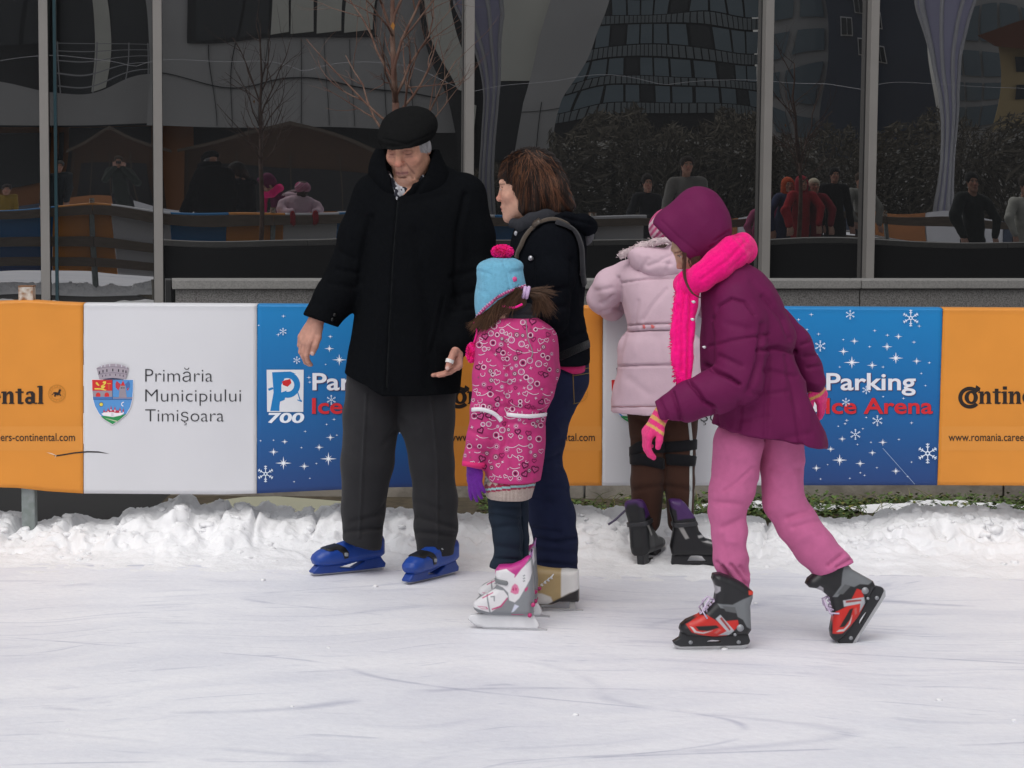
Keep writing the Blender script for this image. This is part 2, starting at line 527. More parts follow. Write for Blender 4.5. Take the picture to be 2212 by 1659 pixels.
def slab(name, x0, x1, y0, y1, z, m, kind='structure'):
    o = mk(name, [(x0, y0, z), (x1, y0, z), (x1, y1, z), (x0, y1, z)], [(0, 1, 2, 3)], m, smooth=False)
    return tag(o, kind=kind)
M_ice = ice_material()
slab('ice', -30, 30, -11, 9.9, 0.0, M_ice)
slab('ground', -600, 600, -600, 600, -0.02, mat('paved_ground', (.12, .115, .11), .9, bump=.3, bscale=20, var=.2, vscale=1.5))
XK = At(362, 1075, 10.9)[0]                      # the kerb and the lawn begin here, bare asphalt lies to the left
slab('asphalt', -14, XK, 9.75, 18.9, -0.008, M_asph)
slab('soil_strip', XK, 14, 9.75, 10.95, 0.0, M_soil)
slab('paved_yard', XK, 14, 10.95, 22, -0.006, mat('paved_yard', (.10, .097, .092), .9, bump=.3, bscale=30, var=.2, vscale=2))

# --- snow bank under the barrier: crest line read from the photograph
crest_px = [(-120, 1110), (0, 1104), (49, 1111), (100, 1119), (132, 1124), (138, 1114), (164, 1112), (197, 1124), (227, 1126), (250, 1121), (263, 1104), (312, 1098), (345, 1089), (378, 1081), (395, 1071), (421, 1073), (431, 1091), (460, 1093), (500, 1084), (526, 1081), (566, 1081), (592, 1093), (658, 1094), (724, 1088), (780, 1086), (835, 1094), (890, 1098), (930, 1106), (990, 1112), (1060, 1110), (1150, 1103), (1240, 1097), (1350, 1096), (1440, 1100), (1520, 1112), (1637, 1117), (1720, 1119), (1804, 1121), (1843, 1121), (1883, 1113), (1923, 1102), (1974, 1095), (2014, 1097), (2074, 1097), (2105, 1092), (2185, 1097), (2212, 1104), (2300, 1100)]
CY = 9.62
cpts = np.array([At(u, v, CY) for u, v in crest_px])
def crest(x): return np.interp(x, cpts[:, 0], cpts[:, 2])
def profile(y):
    return np.interp(y, [8.1, 8.5, 8.85, 9.08, 9.22, 9.32, 9.45, CY, 9.72, 9.85, 9.95], [-.05, -.02, .012, .06, .18, .46, .84, 1.0, .8, .25, -.15])
def bank_height(x, y):
    P = np.stack([x, y, np.zeros_like(x)], 1)
    wob = y + .10 * fbm(P * (1, .3, 1), 2.2, 2, 5) * (y < CY)
    pr = profile(wob)
    z = crest(x) * pr
    bil = 1 - np.abs(fbm(P, 9, 3, 3)) * 2.2
    lump = np.clip(pr * 1.6, 0, 1) * np.clip(1.25 - pr * .75, .3, 1)
    z = z + lump * (.040 * (bil - .45) + .015 * (1 - 2 * np.abs(fbm(P, 22, 2, 9))) - .006) + .016 * fbm(P, 5, 3, 21) * np.clip(pr * 8, 0, 1)
    crk = np.clip(1 - np.abs(fbm(P * (1, .35, 1), 4.2, 2, 44)) * 14, 0, 1)
    z = z - .045 * crk * np.clip(pr * 1.5 - .25, 0, 1)
    ledge = np.clip((fbm(P, 3.1, 1, 61) - .1) * 6, 0, 1)
    z = z + .03 * ledge * np.clip(pr * 4, 0, 1) * (1 - pr)
    z = z + np.clip(pr * 3, 0, 1) * (.007 * fbm(P, 38, 2, 91) - .010 * np.clip(np.abs(fbm(P, 13, 2, 17)) * -8 + 1, 0, 1))
    foot = np.clip((9.25 - y) / .3, 0, 1)
    z = z + foot * (.006 * fbm(P * (.6, 1, 1), 3.2, 4, 55) + .0025 * fbm(P, 20, 2, 56))
    return z - .004
def snow_bank():
    xs = np.arange(-3.3, 3.3, .008); ys = np.arange(8.1, 9.97, .0085)
    Xg, Yg = np.meshgrid(xs, ys, indexing='ij')
    z = bank_height(Xg.ravel(), Yg.ravel())
    V = np.stack([Xg.ravel(), Yg.ravel(), z], 1)
    P = V.copy(); V[:, 1] += .03 * fbm(P, 14, 2, 77) * np.clip(z * 10, 0, 1)
    n, m_ = len(xs), len(ys)
    i = np.arange(n - 1)[:, None] * m_ + np.arange(m_ - 1)[None, :]
    F = np.stack([i, i + m_, i + m_ + 1, i + 1], -1).reshape(-1, 4)
    o = mk('snow_bank', V, F, M_snow)
    tag(o, kind='structure')
snow_bank()
for sgn, xa, xb in ((-1, -14, -3.25), (1, 3.25, 14)):     # the bank goes on beside the picture, coarser
    xs = np.arange(xa, xb, .06); ys = np.arange(8.5, 9.97, .05)
    Xg, Yg = np.meshgrid(xs, ys, indexing='ij')
    z = bank_height(Xg.ravel(), Yg.ravel()); V = np.stack([Xg.ravel(), Yg.ravel(), z], 1)
    i = np.arange(len(xs) - 1)[:, None] * len(ys) + np.arange(len(ys) - 1)[None, :]
    tag(mk('snow_bank', V, np.stack([i, i + len(ys), i + len(ys) + 1, i + 1], -1).reshape(-1, 4), M_snow), kind='structure')
def blob(c, r, seed, n=2):
    """lumpy snow clod"""
    import bmesh
    bm = bmesh.new(); bmesh.ops.create_icosphere(bm, subdivisions=n, radius=1)
    V = np.array([v.co[:] for v in bm.verts]); F = [[v.index for v in f.verts] for f in bm.faces]; bm.free()
    V = V * (1 + .75 * fbm(V + seed * 3.1, 1.9, 3, seed)[:, None]) * np.asarray(r) + np.asarray(c)
    return V, F
mb = MB()
for i in range(330):
    x = RNG.uniform(-2.4, 2.4); y = RNG.choice([RNG.uniform(9.35, 9.68), RNG.uniform(9.05, 9.4)], p=[.7, .3])
    z = float(bank_height(np.array([x]), np.array([y]))[0])
    r = RNG.uniform(.004, .017) * (1.25 if y > 9.3 else .8)
    V, F = blob((x, y, max(z, 0) - r * .25), (r * 1.4, r * 1.1, r * .9), i, 2)
    mb.add(V, F)
tag(mb.build('snow_clods', M_snow, smooth=True), 'loose clods of snow scattered over the snow bank', 'snow', kind='stuff')
mb = MB()
for i in range(14):                               # crumbs left on the ice
    q = G(RNG.uniform(0, 2212), RNG.uniform(1235, 1640)); r = RNG.uniform(.003, .009)
    V, F = blob((q[0], q[1], r * .3), (r * 1.5, r * 1.2, r * .7), i, 1); mb.add(V, F)
tag(mb.build('ice_crumbs', M_snow, smooth=True), 'small crumbs of scraped ice on the rink', 'ice', kind='stuff')
# drift of old snow near the glass on the left, seen in the reflection
xs = np.arange(-9, XK - .1, .05); ys = np.arange(12.2, 18.4, .06)
Xg, Yg = np.meshgrid(xs, ys, indexing='ij'); P = np.stack([Xg.ravel(), Yg.ravel(), 0 * Xg.ravel()], 1)
z = .10 * np.clip(np.minimum((Yg.ravel() - 12.2) * 1.2, (18.3 - Yg.ravel()) * .8), 0, 1) * (1 + .8 * fbm(P, 4, 3, 8)) - .02
i = np.arange(len(xs) - 1)[:, None] * len(ys) + np.arange(len(ys) - 1)[None, :]
tag(mk('snow_drift', np.stack([P[:, 0], P[:, 1], z], 1), np.stack([i, i + len(ys), i + len(ys) + 1, i + 1], -1).reshape(-1, 4), M_snow), kind='structure')

# --- kerb, clover strip, thin snow line
kerb = empty('concrete_kerb', (XK, 11.05, 0))
x = XK; ki = 0
while x < 8:
    w = RNG.uniform(.95, 1.05)
    bevel(MB().box((x + .004, 10.95 + RNG.uniform(0, .01), -.05), (x + w - .004, 11.1, .26 + RNG.uniform(-.006, .006))).build('kerb_stone', M_concrete, kerb), .008)
    x += w
tag(kerb, 'weathered concrete kerb behind the clover strip below the banners', 'kerb')
def leaves(name, n, xr, yr, zr, size, mt, stemmy=False):
    V, F, C = [], [], []
    for i in range(n):
        x = RNG.uniform(*xr); y = RNG.uniform(*yr)
        dens = float(fbm(np.array([[x, y, 0]]), 3, 2, 31)[0])
        if dens < -.28: continue
        z = RNG.uniform(*zr) * (1 + dens); s = size * RNG.uniform(.6, 1.4)
        a = RNG.uniform(0, 6.28); t = RNG.uniform(-.7, .7)
        d = np.array([math.cos(a) * math.cos(t), math.sin(a) * math.cos(t), math.sin(t)]); e = np.cross(d, (0, 0, 1.0)); e /= np.linalg.norm(e)
        c = np.array([x, y, z]); up = np.cross(e, d)
        b = len(V); g = RNG.uniform(.55, 1.35)
        V += [c, c + d * s * .5 + e * s * .42 + up * s * .1, c + d * s, c + d * s * .5 - e * s * .42 + up * s * .1]; F.append((b, b + 1, b + 2, b + 3))
        base = np.array((.085, .135, .035)) if RNG.random() > .10 else np.array((.20, .19, .05))
        C += [base * g] * 4
    return mk(name, V, F, mt, cols=np.array(C), smooth=False)
M_leaf = mat('clover', attr=True, rough=.6, spec=.3)
o = leaves('clover', 14000, (At(1035, 1090, 10.5)[0], 3.6), (10.18, 10.88), (.0, .045), .022, M_leaf)
tag(o, 'dense green clover growing along the foot of the concrete kerb', 'clover', kind='stuff')
mb = MB()
for i in range(260):                              # dry grass blades
    c = vec(RNG.uniform(At(1050, 1090, 10.5)[0], 3.2), RNG.uniform(10.2, 10.75), .01); a = RNG.uniform(0, 6.28); h = RNG.uniform(.05, .13)
    p = [c + vec(math.cos(a), math.sin(a) * .4, 0) * h * t * t * .9 + vec(0, 0, h * (t - .35 * t * t)) for t in (0, .35, .7, 1)]
    mb.tube(p, [.002, .0018, .0013, .0004], 3, c=tuple(np.array(RNG.choice([(.09, .13, .03), (.22, .2, .08)])) * RNG.uniform(.7, 1.2)))
tag(mb.build('grass_blades', M_leaf, cols=True), 'thin grass blades leaning over the strip of snow by the kerb', 'grass', kind='stuff')
xs = np.arange(At(1480, 1090, 10.5)[0], 4, .02); ys = np.arange(0, 1.01, .1)
Xg, Yg = np.meshgrid(xs, ys, indexing='ij'); P = np.stack([Xg.ravel(), Yg.ravel() * .4, 0 * Xg.ravel()], 1)
wd = .05 + .055 * fbm(P * (1, 0, 0), 2.5, 2, 12); cy = 10.55 + .04 * fbm(P * (1, 0, 0), 1.2, 2, 15)
V = np.stack([P[:, 0], cy + (Yg.ravel() - .5) * 2 * wd * 1.6, .012 + .035 * np.sin(Yg.ravel() * math.pi) * np.clip(wd * 18, 0, 1.2) + .02 * fbm(P, 14, 3, 3)], 1)
i = np.arange(len(xs) - 1)[:, None] * len(ys) + np.arange(len(ys) - 1)[None, :]
tag(mk('snow_strip', V, np.stack([i, i + len(ys), i + len(ys) + 1, i + 1], -1).reshape(-1, 4), M_snow), kind='structure')
# cream board lying against the bank
xs = np.linspace(0, 1, 40)
top = [(440, 1090), (470, 1081), (530, 1073), (600, 1072), (680, 1078), (742, 1083)]
tu = np.interp(xs, np.linspace(0, 1, 6), [t[0] for t in top]); tv = np.interp(xs, np.linspace(0, 1, 6), [t[1] for t in top])
Vt = [At(a, b, 10.1) for a, b in zip(tu, tv)]
V = Vt + [p - vec(0, .10, .16) for p in Vt] + [p + vec(0, .012, -.004) for p in Vt] + [p - vec(0, .088, .164) for p in Vt]
n = len(xs); F = []
for i in range(n - 1):
    F += [(i, n + i, n + i + 1, i + 1), (2 * n + i, 2 * n + i + 1, 3 * n + i + 1, 3 * n + i), (i, i + 1, 2 * n + i + 1, 2 * n + i), (n + i, 3 * n + i, 3 * n + i + 1, n + i + 1)]
F += [(0, 2 * n, 3 * n, n), (n - 1, 2 * n - 1, 4 * n - 1, 3 * n - 1)]
tag(mk('tarpaulin', V, F, mat('cream_tarpaulin', (.50, .49, .36), .6, bump=.2, bscale=30)), 'cream plastic tarpaulin edge lying behind the snow bank', 'tarpaulin')

# --- granite parapet in front of the glass
PO = GD - (At(378, 605, 14.62) @ GN)             # its distance from the glass
a0 = (At(378, 605, 14.62) @ GT)
par = empty('granite_parapet', gp(a0, PO, 0))
PM0 = Matrix((tuple(GT), tuple(GN), (0, 0, 1))).transposed().to_4x4()
def gbox(name, a, b, o0, o1, z0, z1, m, parent, bev=.004):
    """box in facade axes: a..b along, offsets from the glass o0 > o1, z0..z1"""
    mb = MB().box((a, GD - o0, z0), (b, GD - o1, z1), PM0)
    return bevel(mb.build(name, m, parent), bev)
a = a0
while a < a0 + 12:
    w = 1.5
    gbox('granite_panel', a + .003, a + w - .003, PO, PO - .2, 0, .79, M_granite, par, .003)
    gbox('coping_stone', a + .002 - (.02 if a == a0 else 0), a + w - .002, PO + .03, PO - .23, .793, .852, M_coping, par, .006)
    a += w
gbox('parapet_back', a0, a0 + 12, PO - .203, PO - .24, -.05, .79, mat('shaded_back', (.014, .014, .015), .9), par)  # unlit back of the wall: its shade put into a near-black colour
gbox('end_face', a0 - .06, a0 - .021, PO - .02, PO - .24, 0, .85, M_dark, par)
tag(par, 'long speckled grey granite parapet in front of the dark glass', 'parapet')

# --- the glass front
M_glass = bpy.data.materials.new('tinted_glass'); M_glass.use_nodes = True
N_, L_ = M_glass.node_tree.nodes, M_glass.node_tree.links; b_ = N_['Principled BSDF']
b_.inputs['Base Color'].default_value = (.017, .0175, .0185, 1); b_.inputs['Roughness'].default_value = 0.0
b_.inputs['IOR'].default_value = 3.5
tc_ = N_.new('ShaderNodeTexCoord'); nz_ = N_.new('ShaderNodeTexNoise'); nz_.inputs['Scale'].default_value = .55; nz_.inputs['Detail'].default_value = 1.0
L_.new(tc_.outputs['Object'], nz_.inputs['Vector']); bp_ = N_.new('ShaderNodeBump'); bp_.inputs['Strength'].default_value = 1.0; bp_.inputs['Distance'].default_value = .012
L_.new(nz_.outputs[0], bp_.inputs['Height']); L_.new(bp_.outputs[0], b_.inputs['Normal'])
front = empty('glass_facade', gp(on_glass(1012), 0, 0))
mull = [on_glass(u, .1) for u in (99, 343, 1012, 1652, 1877)]
mull = [mull[0] - 2.55, mull[0] - 1.2] + mull + [mull[-1] + 2.5, mull[-1] + 3.4, mull[-1] + 6]
for k in range(len(mull) - 1):
    gbox('glass_pane', mull[k] + .036, mull[k + 1] - .036, 0, -.02, .06, 9.0, M_glass, front, .001)
for k, a in enumerate(mull):
    gbox('mullion', a - .036, a + .036, .13, -.04, 0, 9.0, M_frame, front, .004)
    gbox('gasket', a - .041, a + .041, .012, -.03, .05, 9.0, M_dark, front, .001)
gbox('base_rail', mull[0], mull[-1], .06, -.03, 0, .058, M_dark, front)
gbox('corner_fin', mull[2] + .075, mull[2] + .10, .10, .012, .06, 9, mat('glass_edge', (.02, .045, .055), .2), front, .001)
gbox('dark_room', mull[0], mull[-1], -.05, -.3, 0, 9, mat('dark_room', (.004, .004, .004), 1), front)
tag(front, 'dark tinted glass facade with pale grey vertical mullions', 'glass facade')

# --- small bare trees planted behind the barrier
def bare_tree(name, base, H, seed, label, mt, lean=(0, 0)):
    rng = random.Random(seed)
    t = empty(name, base)
    base = np.asarray(base, float)
    trunk = MB(); fork = base + vec(lean[0], lean[1], H * .62)
    trunk.tube([base + vec(0, 0, -.02), base + vec(.01, 0, H * .2), base + vec(lean[0] * .6, 0, H * .42), fork], [.031, .027, .024, .020], 10)
    br = MB()
    def limb(p, d, L, r, lev):
        pts, rad = [p], [r]; q = p.copy(); dd = d.copy()
        n = 6
        for i in range(n):
            dd = dd + vec(rng.gauss(0, .15), rng.gauss(0, .15), rng.gauss(.05, .09)); dd /= np.linalg.norm(dd)
            q = q + dd * L / n; pts.append(q.copy()); rad.append(r * (1 - .72 * (i + 1) / n))
        br.tube(pts, rad, 6)
        if lev > 0:
            for i in range(2, n + 1):
                if rng.random() < .62:
                    ang = rng.uniform(0, 6.28); s = np.cross(dd, vec(math.cos(ang), math.sin(ang), .2)); s /= np.linalg.norm(s)
                    nd = dd * .75 + s * rng.uniform(.45, .8) + vec(0, 0, .12)
                    limb(pts[i], nd / np.linalg.norm(nd), L * rng.uniform(.42, .62), rad[i] * .72, lev - 1)
    nb = 10
    for i in range(nb):
        h = .52 + .14 * i / nb
        a = i * 2.4 + rng.uniform(-.3, .3)
        d = vec(math.cos(a), math.sin(a), rng.uniform(.7, 1.5) + i * .06); d /= np.linalg.norm(d)
        p = base + vec(lean[0], lean[1], 0) * h / .62 + vec(0, 0, H * h)
        limb(p, d, H * rng.uniform(.15, .24), .0088, 2)
    limb(fork - vec(0, 0, .03), vec(.05, 0, 1), H * .4, .020, 2); limb(fork, vec(-.22, .1, 1) / 1.04, H * .36, .0125, 2); limb(fork, vec(.25, -.1, 1) / 1.05, H * .34, .012, 2)
    trunk.build('trunk', mt, t, True); br.build('crown', mt, t, True)
    mb = MB(); c = fork + vec(.0, -.35, .42)
    mb.add([c, c + vec(.012, 0, -.018), c + vec(.003, .006, -.045), c + vec(-.012, 0, -.022)], [(0, 1, 2, 3)])
    mb.build('dry_leaf', mat('dry_leaf', (.35, .15, .03), .7), t)
    return tag(t, label, 'tree', 'bare young trees by the glass front')
M_bark = mat('young_bark', (.095, .045, .032), .8, bump=.3, bscale=60, mixc=(.15, .092, .068), vscale=14)
tb = At(838, 700, 12.85); tb[2] = 0
bare_tree('bare_tree', tb, 3.1, 5, 'bare brown young tree rising behind the man in the black coat', M_bark, (.04, 0))
tb2 = mirror(At(1722, 500, 25.4)); tb2[2] = 0
bare_tree('bare_tree', tb2, 2.75, 9, 'bare young tree beside the barrier, mirrored in the glass behind the purple hood', M_bark)
# ================================================================== barrier and banners
VT = [(-900, 660), (-40, 659), (20, 657), (50, 655.5), (74, 656), (130, 660), (180, 662), (555, 664), (1300, 668), (1700, 670), (2030, 672), (2212, 673), (3200, 678)]
VB = [(-900, 1055), (0, 1053), (40, 1054), (100, 1061), (180, 1066), (480, 1068), (555, 1066), (835, 1053), (1000, 1050), (1300, 1049), (2030, 1048), (2212, 1049), (3200, 1046)]
def vtop(u): return np.interp(u, [a for a, _ in VT], [b for _, b in VT])
def vbot(u): return np.interp(u, [a for a, _ in VB], [b for _, b in VB])
def bdepth(u, v):
    t = (v - 660) / 400
    return BY - .045 + .011 * np.sin(u / 95.0 + t * 2.2 + .8 * np.sin(u / 41)) * t * (1.2 - t) + .010 * np.sin(u / 260 + 1) * (t - .2) * t - .012 * np.sin(np.clip(t, 0, 1) * math.pi)
def bpos(u, v, off=0.0): return At(u, v, bdepth(u, v) - off)
M_bprint = mat('banner_print', attr=True, rough=.42, spec=.35, bump=.06, bscale=120)
M_bwhite = mat('banner_white', (.66, .66, .69), .42, spec=.35, bump=.06, bscale=120, var=.015, vscale=3)
M_borange = mat('banner_orange', (.70, .265, .035), .42, spec=.35, var=.05, vscale=5, bump=.06, bscale=120)
M_steel = mat('galvanised_steel', (.26, .29, .29), .5, metal=.25, mixc=(.20, .23, .22), vscale=25)
M_wood = mat('barrier_timber', (.17, .13, .10), .8, bump=.3, bscale=30, var=.25, vscale=6, map3=(1, 6, 6))
barrier = empty('rink_barrier', (0, BY, 0))
post0 = At(62, 1100, BY)[0]
for k in range(-3, 7):
    x = post0 + 2.2 * k
    w = .028
    bevel(MB().box((x - w, BY - .012, -.05), (x + w, BY + .044, 1.063 if k != 0 else 1.066)).build('post', M_steel, barrier), .006)
    mb = MB().box((x - w - .001, BY - .013, .985), (x + w + .001, BY + .045, 1.064 if k != 0 else 1.067)); mb.build('post_cap', mat('post_paint', (.55, .53, .48), .6, mixc=(.25, .12, .05), vscale=30), barrier)
    MB().box((x - w - .002, BY - .014, 1.0645 if k != 0 else 1.0675), (x + w + .002, BY + .046, 1.072), None).build('post_rim', mat('rusty_rim', (.20, .10, .05), .8), barrier)
for z in (.93, .60, .36):
    x = post0 - 6.6
    while x < post0 + 13:
        bevel(MB().box((x + .003, BY + .046, z - .055), (x + 2.197, BY + .075, z + .055)).build('rail', M_wood, barrier), .004)
        x += 2.2
tag(barrier, 'rink barrier of galvanised steel posts and timber rails carrying the banners', 'barrier')
BAN = {}
def banner(name, uLt, uRt, uLb, uRb, kind, label, group):
    nu, nv = 40, 40
    V, C, F = [], [], []
    rows = list(np.linspace(0, 1, nv))
    for t in rows:
        for a in np.linspace(0, 1, nu):
            ut, ub = uLt + (uRt - uLt) * a, uLb + (uRb - uLb) * a
            u = ut + (ub - ut) * t; v = vtop(u) * (1 - t) + vbot(u) * t
            V.append(bpos(u, v))
            C.append(t)
    # turned over the top rail and down the back
    back = []
    for q, (dy, dz) in enumerate([(-.002, .006), (.02, .012), (.07, .013), (.105, .008), (.112, -.01), (.112, -.05), (.110, -.085)]):
        row = []
        for a in np.linspace(0, 1, nu):
            u = uLt + (uRt - uLt) * a; row.append(bpos(u, vtop(u)) + vec(0, dy, dz))
        back.append(row)
    V = [p for row in back[::-1] for p in row] + V; C = [0] * (nu * len(back)) + C
    n = nv + len(back)
    for i in range(n - 1):
        for j in range(nu - 1):
            F.append((i * nu + j, i * nu + j + 1, (i + 1) * nu + j + 1, (i + 1) * nu + j))
    if kind == 'blue':
        c0, c1, c2 = np.array((.0055, .20, .49)), np.array((.006, .125, .36)), np.array((.018, .052, .19))
        cols = np.array([(c0 * (1 - 2 * t) + c1 * 2 * t) if t < .5 else (c1 * (2 - 2 * t) + c2 * (2 * t - 1)) for t in C])
        o = mk(name, V, np.array(F), M_bprint, cols=cols)
    else:
        o = mk(name, V, np.array(F), M_bwhite if kind == 'white' else M_borange)
    md = o.modifiers.new('thickness', 'SOLIDIFY'); md.thickness = .0012; md.offset = 1
    return tag(o, label, 'banner', group)
GB = None
ban = [
 ('orange', -195, 180, -195, 180, 'orange banner with the end of a web address and a curved tear', GB),
 ('white', 181, 555, 181, 554, 'white town hall banner with coat of arms and three lines of text fully visible', GB),
 ('blue', 556, 935, 555, 933, 'blue starry banner with the parking logo half hidden behind the man in black', GB),
 ('orange', 936, 1302, 934, 1300, 'orange banner partly hidden behind the woman in jeans and the little girl', GB),
 ('white', 1303, 1668, 1301, 1662, 'white banner behind the girl in the pale pink coat', GB),
 ('blue', 1669, 2036, 1663, 2024, 'blue starry ice arena banner behind the girl in the purple coat', GB),
 ('orange', 2037, 2412, 2025, 2400, 'orange banner with the start of a web address beside the ice arena banner', GB)]
obs = []
for k, l, r, lb, rb, lab, g in ban: obs.append(banner('advertising_banner', l, r, lb, rb, k, lab, g))
seq = ['white', 'blue', 'orange']
for k in range(4): banner('advertising_banner', 2413 + 373 * k, 2413 + 373 * (k + 1) - 1, 2401 + 373 * k, 2401 + 373 * (k + 1) - 1, seq[k % 3], 'plain %s banner, %s past the banner with the start of a web address' % (seq[k % 3], ['first', 'second', 'third', 'fourth'][k]), None)
for k in range(3): banner('advertising_banner', -195 - 373 * (k + 1), -196 - 373 * k, -195 - 373 * (k + 1), -196 - 373 * k, ['blue', 'white', 'orange'][k], 'plain %s banner, %s past the torn orange banner' % (['blue', 'white', 'orange'][k], ['first', 'second', 'third'][k]), None)

# ---------------- prints
_lift = [0]
class Print:
    """flat print lying on a banner: shapes in picture coordinates"""
    def __init__(s, parent, flat=None):
        s.V, s.F, s.C, s.parent = [], [], [], parent; s.k = 0
        s.pos = bpos if flat is None else (lambda u, v, off=0.0, c=flat: At(u, v, bdepth(*c) + (bdepth(c[0] + 15, c[1]) - bdepth(c[0] - 15, c[1])) / 30 * (u - c[0]) + (bdepth(c[0], c[1] + 15) - bdepth(c[0], c[1] - 15)) / 30 * (v - c[1]) - off - .0012))
    def poly(s, pts, col, lift=None):
        s.k += 1
        off = .0012 + .00004 * s.k if lift is None else lift
        b = len(s.V)
        for u, v in pts: s.V.append(s.pos(u, v, off)); s.C.append(col)
        s.F.append(list(range(b, b + len(pts))))
    def ring(s, cu, cv, ro, ri, col, a0=0, a1=360, n=28, sy=1.0, riy=None):
        s.k += 1
        off = .0012 + .00004 * s.k; b = len(s.V)
        for i in range(n + 1):
            w = R(a0 + (a1 - a0) * i / n)
            s.V.append(s.pos(cu + ro * math.cos(w), cv - ro * sy * math.sin(w), off)); s.V.append(s.pos(cu + ri * math.cos(w), cv - (riy or ri * sy) * math.sin(w), off)); s.C += [col, col]
        for i in range(n): s.F.append([b + 2 * i, b + 2 * i + 2, b + 2 * i + 3, b + 2 * i + 1])
    def disc(s, cu, cv, r, col, sy=1.0, n=22):
        s.poly([(cu + r * math.cos(2 * math.pi * i / n), cv - r * sy * math.sin(2 * math.pi * i / n)) for i in range(n)], col)
    def line(s, pts, w, col):
        for (a, b), (c, d) in zip(pts[:-1], pts[1:]):
            L = math.hypot(c - a, d - b) + 1e-6; nx, ny = -(d - b) / L * w / 2, (c - a) / L * w / 2
            s.poly([(a + nx, b + ny), (c + nx, d + ny), (c - nx, d - ny), (a - nx, b - ny)], col)
    def build(s, name, label=None):
        o = mk(name, s.V, s.F, M_bprint, s.parent, cols=np.array(s.C), smooth=False)
        if label: o['label'] = label
        return o
def capheight():
    c = bpy.data.curves.new('m', 'FONT'); c.body = 'H'; o = bpy.data.objects.new('m', c); COL.objects.link(o)
    me = o.to_mesh(); h = max(v.co.y for v in me.vertices); o.to_mesh_clear(); bpy.data.objects.remove(o); bpy.data.curves.remove(c); return h
CAPH = capheight()
def text(name, body, u0, u1, base, cap, col, parent, offset=0.0, shear=0.0, lift=.0018):
    c = bpy.data.curves.new('t', 'FONT'); c.body = body; c.offset = offset; c.shear = shear; c.resolution_u = 4
    o = bpy.data.objects.new('t', c); COL.objects.link(o)
    me = o.to_mesh()
    V = np.array([v.co[:] for v in me.vertices]); F = [list(p.vertices) for p in me.polygons]
    o.to_mesh_clear(); bpy.data.objects.remove(o); bpy.data.curves.remove(c)
    x0, x1 = V[:, 0].min(), V[:, 0].max()
    U = u0 + (V[:, 0] - x0) / (x1 - x0) * (u1 - u0); W = base - V[:, 1] / CAPH * cap
    P = [bpos(a, b, lift) for a, b in zip(U, W)]
    return mk(name, P, F, M_bprint, parent, cols=np.tile(np.array(col, float), (len(P), 1)), smooth=False)
INK = (.035, .035, .04)
